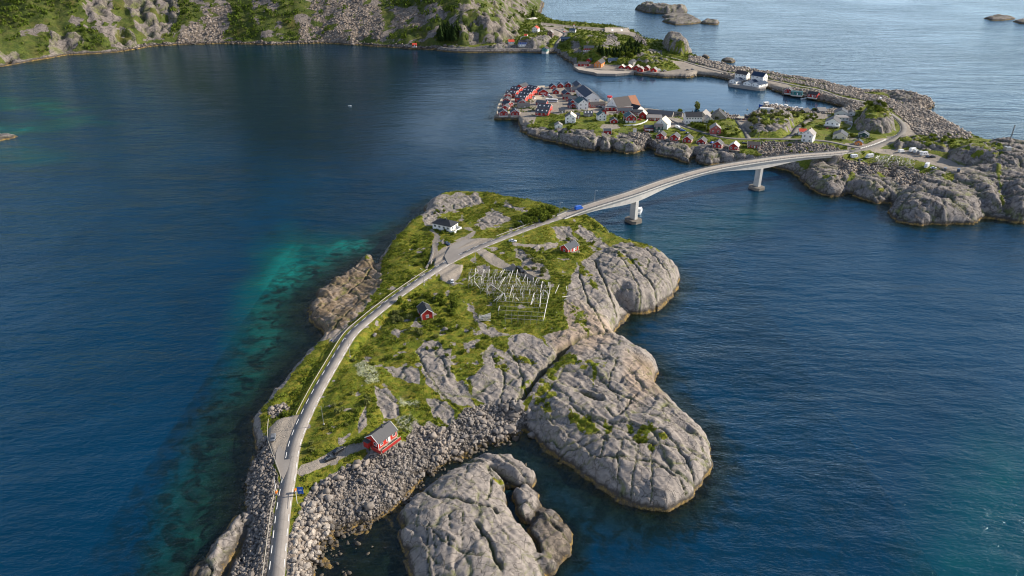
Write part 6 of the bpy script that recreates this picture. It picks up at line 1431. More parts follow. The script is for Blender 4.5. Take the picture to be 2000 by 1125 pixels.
for k, (x, y, c, lab) in enumerate([(1055, 184, C_WHITE, 'white car at the left end of the back row in the quay car park'), (1059, 185.5, C_SILV, 'silver car in the back row of the quay car park'), (1063, 184, C_WHITE, 'white car right behind the red one in the quay car park'), (1067, 183.4, C_GREY, 'grey car at the far middle of the quay car park'), (1070, 185.5, C_WHITE, 'white car right of the red one in the quay car park'),
        (1066.5, 187.5, C_RED, 'red car amid the white ones in the quay car park'), (1061, 188.5, C_SILV, 'silver car at the front of the parked rows left of the bus'), (1073, 188.5, C_WHITE, 'white car nearest above the bus front'), (1077, 190.5, C_SILV, 'silver car at the right end of the quay car park rows')]):
    vehicle('car', c, x, y, (x - 4, y - .6), (x + 4, y + .8), lab, LOT)
vehicle('car', C_BLACK, 1042, 190, (1038, 192), (1045, 189), 'black car beside the orange gable ends'); vehicle('car', C_DBLUE, 1032.5, 196.5, (1031, 198), (1034, 195), 'dark blue car behind the middle quay cabin'); vehicle('car', C_WHITE, 1044, 193, (1040, 194), (1048, 192), 'white car by the black one near the orange gables')
vehicle('bus', C_WHITE, 1077, 199.5, (1066, 199), (1088, 200), 'long white coach parked across the quay car park')
for x, y, c, lab in [(1166, 210, C_DBLUE, 'dark blue car left in front of the long red building'), (1172, 210.4, C_BLACK, 'black car in the middle in front of the long red building'), (1178, 210.8, C_SILV, 'silver car right in front of the long red building')]:
    vehicle('car', c, x, y, (x - 3, y - .4), (x + 3, y + .3), lab)
vehicle('car', C_RED, 1248.5, 235.2, (1245, 235), (1252, 235.4), 'red car on the lawn beside the red and white house')
vehicle('van', C_WHITE, 1323, 250.5, (1320, 250), (1326, 251.6), 'white van at the head of the lane car row'); vehicle('car', C_SILV, 1329, 253.2, (1326, 252.6), (1332, 254.5), 'silver car between the white van and the blue car'); vehicle('car', C_BLUE, 1333.5, 256.2, (1330, 256), (1337, 256.6), 'blue car third in the lane car row')
vehicle('car', C_TEAL if 'C_TEAL' in globals() else C_DBLUE, 1342.5, 261, (1339, 262.5), (1346, 259.5), 'dark teal car parked above the third stilt cabin'); vehicle('car', C_BLUE, 1391, 279.5, (1388, 280), (1394, 278.6), 'blue car squeezed beside the fifth stilt cabin'); vehicle('car', C_BLACK, 1454, 281, (1450, 281), (1458, 281), 'black car left of the long low red cabin')
vehicle('caravan', C_WHITE, 1667, 309, (1661, 307.6), (1673, 310), 'white caravan on the grass right beside the bridge end'); vehicle('motorhome', C_WHITE, 1697, 308.5, (1702, 306), (1691, 310.6), 'white motorhome at the left end of the drying racks'); vehicle('car', C_BLACK, 1679, 314.6, (1675, 314), (1684, 315.4), 'black car in front of the caravan')
GP = 'campers on the gravel parking place'
for kd, c, x, y, t_, h_, lab in [('van', C_WHITE, 1760, 297.6, (1754, 299), (1766, 296), 'white camper van alone at the foot of the cliff'), ('motorhome', C_WHITE, 1782, 297, (1777, 298), (1787, 294.5), 'tall white motorhome at the left of the camper row'), ('van', C_SILV, 1788.5, 299, (1784, 301), (1792, 296.5), 'silver van second in the camper row'), ('van', C_GREY, 1796, 301, (1792, 302.4), (1800, 298.6), 'grey van in the middle of the camper row'),
        ('motorhome', C_WHITE, 1805, 303.4, (1800, 304.6), (1810, 301.6), 'white motorhome with raised roof at the right of the camper row'), ('car', C_DBLUE, 1812.5, 308, (1808, 308.6), (1817, 307), 'dark blue car in the shade at the end of the camper row'), ('car', C_BLACK, 1822, 307.4, (1818, 308), (1827, 307), 'black car in the shade right beside the dark blue one'),
        ('motorhome', C_WHITE, 1809, 327, (1812, 323), (1806, 330), 'white motorhome with dark windscreen at the lower edge of the parking place'), ('car', C_WHITE, 1823, 330.4, (1819, 329.5), (1827, 331), 'small white car next to the motorhome at the lower edge'), ('van', C_GREY, 1845, 333.4, (1845, 337), (1845, 329), 'grey van standing end on near the grass bank'), ('van', C_DBLUE, 1871, 336, (1871, 340), (1871, 332), 'dark blue van at the far right end of the parking place')]:
    vehicle(kd, c, x, y, t_, h_, lab, GP)
vehicle('van', C_WHITE, 1719, 195, (1716, 196.5), (1722, 193.6), 'white van at the bend of the breakwater road'); vehicle('van', C_WHITE, 1287, 138.6, (1282, 138.8), (1292, 138.4), 'white van beside the last red quay hut'); vehicle('car', C_WHITE, 1298, 138.6, (1294, 138.4), (1303, 138.8), 'white car right of the van by the quay huts')
vehicle('car', C_BLACK, 1343, 137.6, (1339, 137.6), (1347, 137.6), 'black car on the harbour road above the stone wall'); vehicle('car', C_GREY, 1352.5, 136.4, (1349, 136.4), (1357, 136.2), 'grey car right of the black one above the stone wall')
vehicle('car', C_RED, 1102, 62.6, (1099, 63.5), (1105, 62), 'red car beside the white bungalow'); vehicle('car', C_SILV, 1099, 58, (1096, 58), (1103, 58), 'silver car on the hamlet car park'); vehicle('car', C_RED, 1616, 251.6, (1614, 252), (1618, 251), 'bright red car under the balcony of the white house'); vehicle('car', C_GREY, 1556, 263.6, (1552, 263), (1560, 264), 'grey car by the tall white two storey house')

# ================================================================== STREET FURNITURE
def lamp(px, py, label, h=8.0, side=1, base=None, group='street lamps along the main road', ang=PI):
    p = base or hit(px, py)
    o = empty('street_lamp', (p.x, p.y, p.z), 0); tag(o, label, 'street lamp', group)
    MB().bar((0, 0, -0.5), (0, 0, h), 0.13, 6, 0.07).build('pole', M_STEEL, o)
    x, y = math.cos(ang), math.sin(ang)
    MB().bar((0, 0, h - 0.05), (x * 1.5, y * 1.5, h + 0.3), 0.05, 5).build('arm', M_STEEL, o)
    hd = MB().box(-0.4, 0.4, -0.16, 0.16, -0.07, 0.07).build('lamp_head', M_LAMPG, o, bevel=0.03); hd.location = (x * 1.8, y * 1.8, h + 0.33); hd.rotation_euler = (0, 0, ang)
    MB().loft([[(x_ * r, y_ * r, z) for x_, y_ in ((1, 1), (-1, 1), (-1, -1), (1, -1))] for r, z in ((0.32, -0.5), (0.26, 0.35))]).build('base', M_CONC, o)
for x, y, lab, r in [(684, 697, 'street lamp right of the road at the bend below the small black roofed cottage', PI * .8), (632.5, 830, 'street lamp in the grass right of the road opposite the lay-by', PI), (828, 557, 'street lamp right of the road straight below the gravel patch', PI * .75), (929, 516, 'street lamp left behind the fish racks', PI * .7), (1021.5, 463.5, 'street lamp right of the road where it climbs to the bridge', PI * .7)]:
    lamp(x, y, lab, ang=r)
for px_, s, lab in ((1099, 3.7, 'street lamp at the near end of the bridge, on its left side'), (1166, 3.55, 'street lamp on the left edge of the bridge after the blue van'), (1606, 3.55, 'street lamp near the village end of the bridge')):
    i = int(np.argmin(abs(proj(BRIDGE[:, 0], BRIDGE[:, 1], BRIDGE[:, 2])[0] - px_))); q = BRIDGE[i][:2] + frames(BRIDGE)[i] * s
    lamp(0, 0, lab, base=Vector((*q, BRIDGE[i][2])), h=7.5, ang=-PI * .3)
for x, y, lab in [(1378, 262, 'street lamp by the lane above the middle stilt cabin'), (1481, 273.5, 'street lamp at the lane below the wooded knoll'), (1325, 248.5, 'pole lamp at the head of the parked lane cars'), (1093, 215, 'tall lamp at the edge of the quay car park'), (1668, 298, 'street lamp beside the road at the village end junction')]:
    lamp(x, y, lab, h=8, group='street lamps in the village')
# blue sign and lifting barriers at the causeway
c = P(588, 968, 5.0)
o = empty('information_sign', (c.x, c.y, 4.9), math.radians(0)); tag(o, 'tall blue sign with a white arrow on a small post by the causeway', 'road sign')
for s in (-.6, .6): MB().bar((s, 0, -0.3), (s, 0, 2.6), 0.05).build('post', M_STEEL, o)
MB().box(-.95, .95, -.05, .05, 0.9, 3.7).build('sign_face', M_SIGNB, o)
MB().box(-.45, .25, -.07, -.055, 2.35, 2.6).add([(.2, -.07, 2.15), (.65, -.07, 2.48), (.2, -.07, 2.8), (.2, -.055, 2.15), (.65, -.055, 2.48), (.2, -.055, 2.8)], [(0, 1, 2), (5, 4, 3), (0, 3, 4, 1), (1, 4, 5, 2), (2, 5, 3, 0)]).box(-.3, .3, -.07, -.055, 1.2, 1.35).build('arrow', M_SIGNW, o)
def barrier(px, py, a, label):
    p = hit(px, py); o = empty('road_barrier', tuple(p)); tag(o, label, 'road barrier', 'storm barriers at the causeway')
    MB().box(-.3, .3, -.3, .3, -.3, 1.2).build('post', M_STEEL, o); MB().box(-.3, .3, -.45, .45, .9, 1.6).build('counterweight', M_ORNG, o, bevel=.08)
    e = Vector(a); MB().bar((0, 0, 1.3), tuple(e), 0.09, 5, .05).build('boom', M_SIGNW, o)
barrier(541, 967, (-0.6, 1.6, 6.2), 'raised storm barrier with orange weight left of the causeway'); barrier(578, 964, (2.4, -6.5, 1.6), 'lowered storm barrier with orange weight right of the causeway')
def post_sign(px, py, label, mat, h=2.4, name='road_sign'):
    p = hit(px, py); o = empty(name, tuple(p)); tag(o, label, 'road sign')
    MB().bar((0, 0, -.3), (0, 0, h), .05).build('post', M_STEEL, o); MB().loft([[(.38 * math.cos(a), y, h + .38 * math.sin(a)) for a in [2 * PI * k / 10 for k in range(10)]] for y in (-.07, -.03)]).build('sign_face', mat, o)
post_sign(649, 675, 'round sign on a post left of the road bend', M_SIGNB); post_sign(1684, 290, 'round sign on a post at the junction beyond the bridge', M_SIGNW)

# ================================================================== PEOPLE
M_SKIN = simple('skin', (0.50, 0.30, 0.22), 0.6, 0.05); M_DCLOTH = simple('dark_clothing', (0.02, 0.022, 0.03), 0.9, 0.1); M_JEANS = simple('blue_clothing', (0.04, 0.07, 0.14), 0.9, 0.1); M_HAIR = simple('brown_hair', (0.05, 0.03, 0.02), 0.8)
def person(p, ang, label, group, cloth, stride=0.28):
    root = empty('person', tuple(p), ang); tag(root, label, 'person', group)
    def chain(V, E, R, name, mat):
        me = bpy.data.meshes.new(name); me.from_pydata(V, E, []); me.materials.append(mat)
        o = link(bpy.data.objects.new(name, me), root)
        md = o.modifiers.new('skin', 'SKIN'); sv = me.skin_vertices[0].data
        for i, r in enumerate(R): sv[i].radius = (r, r)
        sv[0].use_root = True
        o.modifiers.new('sub', 'SUBSURF').levels = 1; return o
    s = stride
    V = [(0, 0, .95), (0, 0, 1.2), (0.02, 0, 1.42), (0.02, 0, 1.52), (0.04, 0, 1.62), (0.04, 0, 1.74), (0, .19, 1.40), (-.08, .25, 1.12), (.06, .27, .88), (0, -.19, 1.40), (.10, -.25, 1.12), (.22, -.26, .90), (0, .1, .90), (s * .45, .11, .5), (s * .9, .11, .08), (s * .9 + .16, .11, .04), (0, -.1, .90), (-s * .3, -.11, .5), (-s, -.11, .10), (-s + .15, -.11, .04)]
    E = [(0, 1), (1, 2), (2, 3), (3, 4), (4, 5), (2, 6), (6, 7), (7, 8), (2, 9), (9, 10), (10, 11), (0, 12), (12, 13), (13, 14), (14, 15), (0, 16), (16, 17), (17, 18), (18, 19)]
    R = [.15, .14, .15, .06, .095, .08, .065, .05, .035, .065, .05, .035, .1, .07, .05, .04, .1, .07, .05, .04]
    chain(V, E, R, 'body', M_SKIN)
    J = [0, 1, 2, 6, 7, 9, 10]; chain([V[i] if i != 2 else (0.02, 0, 1.44) for i in J], [(0, 1), (1, 2), (2, 3), (3, 4), (2, 5), (5, 6)], [.175, .165, .165, .085, .065, .085, .065], 'jacket', cloth)
    Tn = [0, 12, 13, 14, 16, 17, 18]; chain([V[i] for i in Tn], [(0, 1), (1, 2), (2, 3), (0, 4), (4, 5), (5, 6)], [.165, .12, .09, .065, .12, .09, .065], 'trousers', M_JEANS)
    chain([(0.0, 0, 1.70), (0.02, 0, 1.78), (.05, 0, 1.80)], [(0, 1), (1, 2)], [.095, .09, .07], 'hair', M_HAIR)
    for y in (-.035, .035): MB().box(.125, .14, y - .012, y + .012, 1.675, 1.69).build('eye', M_DCLOTH, root)
    MB().add([(.13, -.015, 1.63), (.13, .015, 1.63), (.165, 0, 1.635), (.13, 0, 1.68)], [(0, 1, 2), (0, 2, 3), (1, 3, 2), (0, 3, 1)]).build('nose', M_SKIN, root)
def on_path(path, px_, off): 
    i = int(np.argmin(abs(proj(path[:, 0], path[:, 1], path[:, 2])[0] - px_))); q = path[i][:2] + frames(path)[i] * off
    d = path[min(i + 1, len(path) - 1)] - path[i - 1]; return Vector((*q, path[i][2] + .05)), math.atan2(d[1], d[0])
for path, x, off, f, lab, cl in [(ROAD, 1041, -2.2, 0, 'person in dark clothes walking up the right edge of the road to the bridge', M_DCLOTH), (BRIDGE, 1104, -2.6, 0, 'walker in a pale jacket at the right kerb where the bridge begins', M_LAMPG)]:
    p, a = on_path(path, x, off); person(p, a, lab, None, cl)

# ================================================================== FISH RACKS
rack = empty('fish_drying_rack', tuple(P(985, 575, 11.2))); tag(rack, 'large wooden fish drying rack of rails and bleached poles on the near island grass', 'fish rack')
RO = Vector(rack.location)
def zp(x, y, o=(890, 500), k=7.5): return (o[0] + x / k, o[1] + y / k)
def bar_px(a, b, za, zb, r, name, mat, root, org, n=4):
    p = P(a[0], a[1], za) - org; q = P(b[0], b[1], zb) - org
    return MB().bar(tuple(p), tuple(q), r, n).build(name, mat, root)
rows = [((195, 195), (800, 215)), ((190, 240), (1010, 265)), ((190, 300), (1030, 325)), ((180, 350), (1300, 385)), ((190, 395), (1410, 440)), ((350, 425), (1410, 462)), ((360, 475), (1370, 505)), ((460, 535), (1370, 575)), ((570, 600), (1350, 625)), ((600, 660), (1340, 700)), ((650, 730), (1310, 762)), ((630, 790), (1300, 828)), ((720, 860), (1290, 888)), ((730, 910), (1280, 942))]
ME_RP = MB().bar((0, 0, -2.9), (0, 0, 0.15), 0.07).mesh('post', M_POLE)
for a, b in rows:
    pa, pb = zp(*a), zp(*b)
    g = hit((pa[0] + pb[0]) / 2, (pa[1] + pb[1]) / 2 + 12).z; zt = g + 2.6
    bar_px(pa, pb, zt, zt, 0.075, 'rail', M_POLE, rack, RO)
    nP = max(2, int((pb[0] - pa[0]) / 12))
    for k in range(nP + 1):
        t_ = k / nP; q = P(pa[0] + (pb[0] - pa[0]) * t_, pa[1] + (pb[1] - pa[1]) * t_, zt) - RO; inst('post', ME_RP, rack, tuple(q))
white = [(295, 180, 270, 340), (325, 235, 190, 345), (415, 190, 390, 300), (350, 290, 290, 345), (495, 195, 480, 300), (590, 195, 565, 250), (580, 260, 560, 350), (535, 295, 480, 360), (640, 290, 600, 355), (715, 195, 660, 305), (840, 205, 770, 420), (780, 255, 745, 340), (905, 200, 875, 370), (725, 305, 620, 490), (655, 360, 650, 420), (580, 350, 580, 410),
         (540, 345, 535, 410), (440, 295, 380, 350), (410, 345, 380, 405), (238, 335, 232, 400), (375, 300, 370, 400), (470, 415, 465, 520), (500, 420, 465, 480), (890, 365, 885, 430), (940, 310, 935, 370), (1055, 310, 1045, 430), (1080, 370, 1070, 440), (1030, 270, 980, 380), (1135, 315, 1145, 380), (1195, 325, 1145, 435), (1270, 370, 1240, 530), (1220, 320, 1215, 370),
         (1360, 380, 1355, 445), (1380, 385, 1375, 560), (860, 430, 800, 550), (830, 430, 790, 600), (970, 435, 965, 500), (945, 480, 955, 555), (1050, 450, 1045, 505), (1080, 490, 1080, 560), (700, 540, 555, 660), (700, 545, 600, 665), (710, 540, 735, 660), (745, 600, 720, 660), (855, 545, 835, 665), (875, 600, 930, 660), (1250, 540, 1230, 740), (1275, 500, 1290, 570),
         (1300, 500, 1360, 560), (1365, 560, 1285, 940), (1150, 540, 1100, 715), (520, 420, 700, 540), (270, 370, 350, 470), (900, 320, 960, 420), (980, 530, 985, 650), (600, 200, 590, 250), (310, 190, 330, 230), (690, 330, 650, 400), (800, 230, 780, 300), (1150, 620, 1110, 700), (640, 730, 625, 800), (400, 200, 470, 250), (200, 290, 190, 370), (655, 245, 690, 210)]
for a in white:
    p0 = zp(a[0], a[1]); p1 = zp(a[2], a[3]); g = hit(p1[0], p1[1]).z; Ln = abs(a[3] - a[1])
    bar_px(p0, p1, g + min(3.6, 1.0 + Ln * 0.022), g + 0.5, random.uniform(.13, .24), 'pole_bundle', M_POLEW, rack, RO, 5)
for ri in range(0, 9):
    (ax_, ay_), (bx_, by_) = rows[ri]
    for k in range(int((bx_ - ax_) / 62)):
        t_ = (k + .5 + random.uniform(-.3, .3)) / int((bx_ - ax_) / 62); X_ = ax_ + (bx_ - ax_) * t_; Y_ = ay_ + (by_ - ay_) * t_
        for dx_ in (random.uniform(-26, -8), random.uniform(4, 14)):
            p1 = zp(X_ + dx_, Y_ + random.uniform(26, 48)); g = hit(*p1).z; bar_px(zp(X_, Y_ - random.uniform(6, 16)), p1, g + 2.9, g + .5, random.uniform(.08, .15), 'leaning_pole', M_POLEW if random.random() < .75 else M_POLE, rack, RO)
for a in [(1515, 420, 1455, 560), (1620, 440, 1630, 520), (1640, 620, 1560, 665), (1560, 600, 1680, 590)]:
    p0 = zp(a[0], a[1]); p1 = zp(a[2], a[3]); g = hit(*p1); bar_ = MB().bar((0, 0, .1), tuple(P(p0[0], p0[1], g.z + 1.2) - g), .12, 5).build('loose_pole', M_POLEW); bar_.location = g
    tag(bar_, 'bleached loose pole lying right of the fish rack', 'pole', 'loose poles right of the fish rack')
g = hit(947, 625); pile = empty('pole_stack', tuple(g)); tag(pile, 'conical stack of grey drying poles left below the fish rack', 'pole stack')
for k in range(26):
    a = random.uniform(-.35, .35); y0 = random.uniform(-2.2, 2.2)
    MB().bar((-2.8, y0 + a * 3, .3 + random.random() * 1.2), (2.6, y0 - a * 3, 1.0 + random.random() * 1.6), .09).build('pole', M_POLEW if k % 3 else M_POLE, pile)
vr = empty('fish_drying_rack', tuple(hit(1735, 312))); tag(vr, 'drying rack with bleached poles beside the gravel parking place in the village', 'fish rack'); VO = Vector(vr.location)
for i in range(7):
    pa = (1697 + i * 2.5, 304 + i * 3.2); pb = (1755 + i * 5, 306.5 + i * 3.2); zt = hit(1730, pa[1] + 6).z + 2.2
    bar_px(pa, pb, zt, zt, .09, 'rail', M_POLE, vr, VO)
    for k in range(7):
        q = P(pa[0] + (pb[0] - pa[0]) * k / 6, pa[1] + (pb[1] - pa[1]) * k / 6, zt) - VO; inst('post', ME_RP, vr, tuple(q))
for k in range(70):
    X_ = random.uniform(560, 1120); Y_ = 250 + random.uniform(0, 130) + (X_ - 560) * .06; q0 = zp(X_, Y_, (1640, 270), 7.69); q1 = zp(X_ - random.uniform(-25, 40), Y_ + random.uniform(18, 40), (1640, 270), 7.69); g = hit(*q1).z
    bar_px(q0, q1, g + 3.0, g + .8, .16, 'leaning_pole', M_POLEW, vr, VO, 4)
for a in [(600, 260, 545, 330), (640, 270, 600, 320), (700, 255, 640, 300), (690, 320, 640, 390), (735, 300, 715, 360), (790, 250, 740, 280), (785, 350, 740, 370), (860, 265, 830, 290), (925, 280, 890, 315), (975, 280, 940, 300), (865, 330, 880, 390), (1085, 295, 1040, 335), (1060, 350, 1030, 385), (975, 340, 950, 365), (1130, 370, 1105, 390), (820, 280, 795, 330), (660, 330, 590, 370), (590, 320, 570, 380), (760, 270, 800, 255), (1010, 290, 1000, 320), (890, 340, 900, 370), (660, 300, 620, 340), (540, 300, 580, 270)]:
    p0 = zp(a[0], a[1], (1640, 270), 7.69); p1 = zp(a[2], a[3], (1640, 270), 7.69); g = hit(*p1).z
    bar_px(p0, p1, g + 3.2, g + .8, .26, 'pole_bundle', M_POLEW, vr, VO, 4)
def old_rack(label, x0, x1, y, nrow, dy, zt=2.4):
    r = empty('fish_drying_rack', tuple(hit((x0 + x1) / 2, y))); tag(r, label, 'fish rack'); o = Vector(r.location)
    for i in range(nrow):
        pa, pb = (x0 + i, y + i * dy), (x1 + i, y + i * dy); z = hit((x0 + x1) / 2, y + i * dy + 4).z + zt
        bar_px(pa, pb, z, z, .08, 'rail', M_POLE, r, o)
        for k in range(5): inst('post', ME_RP, r, tuple(P(pa[0] + (pb[0] - pa[0]) * k / 4, pa[1], z) - o))
old_rack('old bare drying rack right of the red cliff shed', 1198, 1238, 250, 4, 4); old_rack('tall bare drying frame on the grass behind the pink red house', 1414, 1434, 246, 1, 3, 5.0); old_rack('low drying racks on the shore left of the orange house', 745, 782, 77, 3, 2.4); old_rack('white fence like drying frame behind the tall white point house', 1140, 1158, 221, 2, 2, 2.2)

# ================================================================== BOATS, HARBOUR THINGS
def boat(px, py, ang, L, label, hull, group='boats in the harbour', mast=True, cab=True, cat='boat'):
    p = P(px, py, 0.0); o = empty('boat', (p.x, p.y, 0), ang); tag(o, label, cat, group)
    w = L * .17; secs = []
    for t_, f, zt in ((-.5, .75, .11), (-.3, 1, .10), (0, 1, .10), (.25, .8, .125), (.42, .38, .16), (.5, .04, .19)):
        secs.append([(L * t_, -w * f, L * zt), (L * t_, -w * f * .7, -.3), (L * t_, w * f * .7, -.3), (L * t_, w * f, L * zt)])
    MB().loft(secs).build('hull', hull, o)
    MB().loft([[(x, y * .88, z + .04) for x, y, z in ((s[0][0] * .94, s[0][1], s[0][2]), (s[3][0] * .94, s[3][1], s[3][2]), (s[3][0] * .94, s[3][1], s[3][2] - .1), (s[0][0] * .94, s[0][1], s[0][2] - .1))] for s in secs]).build('deck', M_LAMPG, o)
    if cab:
        MB().box(-L * .28, L * .05, -w * .62, w * .62, L * .1, L * .26).build('wheelhouse', M_WHITE, o, bevel=.05); MB().box(-L * .27, L * .055, -w * .63, w * .63, L * .19, L * .235).build('wheelhouse_window', M_GLASS, o); MB().box(-L * .30, L * .09, -w * .68, w * .68, L * .26, L * .275).build('wheelhouse_roof', M_WHITE, o)
    if mast: MB().bar((-L * .1, 0, L * .2), (-L * .1, 0, L * .62), .06).bar((-L * .1, 0, L * .5), (-L * .36, 0, L * .4), .04).bar((L * .3, 0, L * .12), (L * .3, 0, L * .4), .05).build('mast', M_STEEL, o)
for x, y, a, L, lab, h_ in [(1493, 207.6, PI + .45, 15, 'large blue hulled fishing boat with white deckhouses at the pontoon end', C_BLUE), (1514, 206.4, 2.2, 9, 'white boat behind the pontoon, next to the blue hulled one', C_WHITE), (1523, 207.6, 2.2, 8, 'white boat in the middle behind the pontoon', C_WHITE), (1532.5, 209, 2.2, 10, 'white cabin cruiser right of the middle behind the pontoon', C_WHITE), (1541, 212, -.4, 8, 'small white and red boat at the right part of the pontoon', C_WHITE),
        (1552, 214.6, -.5, 9.5, 'red hulled fishing boat in front of the pontoon', C_RED), (1557, 212, -.4, 7, 'little dark boat behind the red hulled one', C_DBLUE), (1566, 214.6, .2, 8, 'black hulled boat moored by the dark boathouse', C_BLACK), (1570, 193.4, .5, 8, 'white open boat lying under the timber jetty', C_WHITE), (1222, 145, -.12, 12, 'long white open boat below the quay huts', C_WHITE), (1207.5, 141.8, .1, 7, 'red inflatable boat beside the long white one', C_RED), (1590, 218, .3, 6, 'small white dinghy near the pale roofed shed', C_WHITE)]:
    boat(x, y, a, L, lab, h_, mast='open' not in lab and 'dinghy' not in lab and 'inflatable' not in lab, cab='open' not in lab and 'dinghy' not in lab and 'inflatable' not in lab)
boat(1249, 414, 1.25, 11, 'white motor boat passing behind the left bridge pier', C_WHITE, None, mast=False)
boat(683, 207, .2, 3.4, 'tiny white boat alone on the dark bay', C_WHITE, None, mast=False, cab=False)
def buoy(px, py, label, m, h=1.1):
    p = P(px, py); o = empty('buoy', (p.x, p.y, 0)); tag(o, label, 'buoy')
    MB().loft([[(r * math.cos(a), r * math.sin(a), z) for a in [2 * PI * k / 8 for k in range(8)]] for r, z in ((.3, -.3), (.75, .1), (.8, .5), (.4, .9))]).build('float', m, o); MB().bar((0, 0, .8), (0, 0, .8 + h), .06).build('rod', M_DSTEEL, o)
buoy(1459.5, 214.5, 'pale yellow buoy floating in the middle of the harbour', M_RAILW); buoy(1434, 229, 'thin red marker by the quay sheds', M_ORNG, 3.2)
def cyl(r, z0, z1, n=12): return MB().loft([[(r * math.cos(2 * PI * k / n), r * math.sin(2 * PI * k / n), z) for k in range(n)] for z in (z0, z1)])
p = hit(1190, 203); o = empty('silo', tuple(p)); tag(o, 'white silo with red top left of the great fish hall', 'silo'); cyl(1.7, -1, 6.5).build('shell', M_WHITE, o); cyl(2.6, 6.5, 7.8).build('cap', simple('red_cap_paint', (.6, .03, .04), .5), o)
p = P(1497, 214.2, 13.6); z_ = ground_at(p.x, p.y); o = empty('container', (p.x, p.y, z_), -.35); tag(o, 'white cargo container lying among trees on the harbour knoll', 'container'); MB().box(-6, 6, -1.2, 1.2, 0.1, 2.7).build('box', M_WHITE, o, bevel=.05); MB().box(6.0, 6.06, -1.1, 1.1, .2, 2.6).build('door', M_LAMPG, o)
p = hit(1121, 53); o = empty('service_box', tuple(p)); tag(o, 'small white and red box building at the outer shore road', 'service box'); MB().box(-1.4, 1.4, -1.4, 1.4, -.5, 3.6).build('wall', M_WHITE, o); MB().box(-1.5, 1.5, -1.5, 1.5, 3.6, 3.9).build('roof', R_RED, o)
# mast on the eastern headland
p = P(1966, 296, 0); mz = hit(1966, 296); mast = empty('radio_mast', tuple(mz)); tag(mast, 'slim lattice radio mast with equipment hut on the eastern headland', 'radio mast')
MB().box(-2, 2, -2, 2, -1, 3.2).build('equipment_hut', M_STEEL, mast, bevel=.1)
for sx in (-.45, .45):
    for sy in (-.45, .45): MB().bar((sx, sy, 3), (sx * .35, sy * .35, 19), .08).build('leg', M_DSTEEL, mast)
mb = MB()
for k in range(14):
    z0 = 3 + k * 1.12; s0 = .45 - .021 * k
    mb.bar((-s0, -s0, z0), (s0, -s0, z0 + 1.1), .04).bar((s0, s0, z0), (-s0, s0, z0 + 1.1), .04).bar((-s0, -s0, z0), (-s0, s0, z0 + 1.1), .04)
mb.build('lattice', M_DSTEEL, mast)
for z in (9, 13, 16.5): MB().box(-.25, .25, -.7, -.4, z, z + 1.6).build('antenna', M_LAMPG, mast)
p = hit(1933, 290); o = empty('pole', tuple(p)); tag(o, 'thin bare pole on the grassy eastern headland', 'pole'); MB().bar((0, 0, -.5), (0, 0, 8), .12).build('shaft', M_GREYW, o); MB().bar((-.8, 0, 7.4), (.8, 0, 7.4), .06).build('crossbar', M_GREYW, o)
# helipad
p = P(1205, 60.5, 6.6); zz = max(ground_at(p.x, p.y), 6.2) + 1.6
hp = empty('helipad', (p.x, p.y, zz), -.12); tag(hp, 'gravel helipad with a large white H on the outer shore', 'helipad')
MB().box(-20, 20, -30, 30, -4, 0).build('platform', simple('helipad_gravel', (.42, .36, .29), .9), hp)
MB().box(-9, 9, -1.6, 1.6, .02, .06).box(-9, -6, -12, -1.6, .02, .06).box(-9, -6, 1.6, 12, .02, .06).box(6, 9, -12, -1.6, .02, .06).box(6, 9, 1.6, 12, .02, .06).build('letter_h', M_MARK, hp)
# avalanche tunnel portal ramps in the far slope
a = hit(1039, 38); o = empty('concrete_gallery', tuple(a), .9); tag(o, 'striped concrete rockfall gallery above the red roofed hamlet house', 'gallery')
for k in (-1, 0, 1): MB().box(-11, 11, k * 3.6 - .5, k * 3.6 + .5, -2, 3.0 - abs(k)).build('buttress', M_CONC, o)
# ================================================================== STONES
def hull_proto(n, seed, flat=.75):
    r = random.Random(seed); bm = bmesh.new()
    for _ in range(n):
        v = Vector((r.gauss(0, 1), r.gauss(0, 1), r.gauss(0, 1))).normalized(); bm.verts.new((v.x * r.uniform(.8, 1.15), v.y * r.uniform(.65, 1), v.z * flat * r.uniform(.7, 1)))
    bmesh.ops.convex_hull(bm, input=list(bm.verts))
    for v in [v for v in bm.verts if not v.link_faces]: bm.verts.remove(v)
    bmesh.ops.triangulate(bm, faces=list(bm.faces)); bmesh.ops.recalc_face_normals(bm, faces=list(bm.faces)); bm.verts.ensure_lookup_table()
    V = np.array([v.co[:] for v in bm.verts]); F = np.array([[v.index for v in f.verts] for f in bm.faces]); bm.free()
    return V, F
PROT = [hull_proto(13, 100 + i) for i in range(14)]
def stone_material(name, a, b, warm):
    t = NT(name); pos = t.pos(); ti = t.attr('tint').outputs['Fac']; z = t.n('SeparateXYZ', {'Vector': pos}).outputs['Z']
    c = t.mix(ti, a, b); c = t.mix(t.map(t.noise(pos, 0.9, 5, .65), .4, .75), c, tuple(x * .62 for x in a)); c = t.mix(t.mul(t.map(t.noise(pos, .06, 2), .45, .65), .55), c, warm)
    c = t.mix(t.mul(t.map(t.mul(z, t.map(t.noise(pos, .5, 3), .3, .7, -.5, .5), 'ADD'), 1.7, .7), .8), c, (.075, .062, .045)); c = t.mix(t.mul(t.map(z, .2, -.3), .6), c, t.mix(ti, (.05, .055, .025), (.20, .18, .09)))
    return t.done(t.n('BsdfPrincipled', {'Base Color': c, 'Roughness': .9, 'Specular IOR Level': .15, 'Normal': t.bump(t.noise(pos, 3, 4, .7), .4, .12)}).outputs[0])
M_ST = stone_material('beach_stone', (.13, .118, .108), (.30, .272, .248), (.34, .285, .235)); M_STP = stone_material('armour_stone', (.20, .175, .155), (.44, .39, .335), (.42, .35, .28))
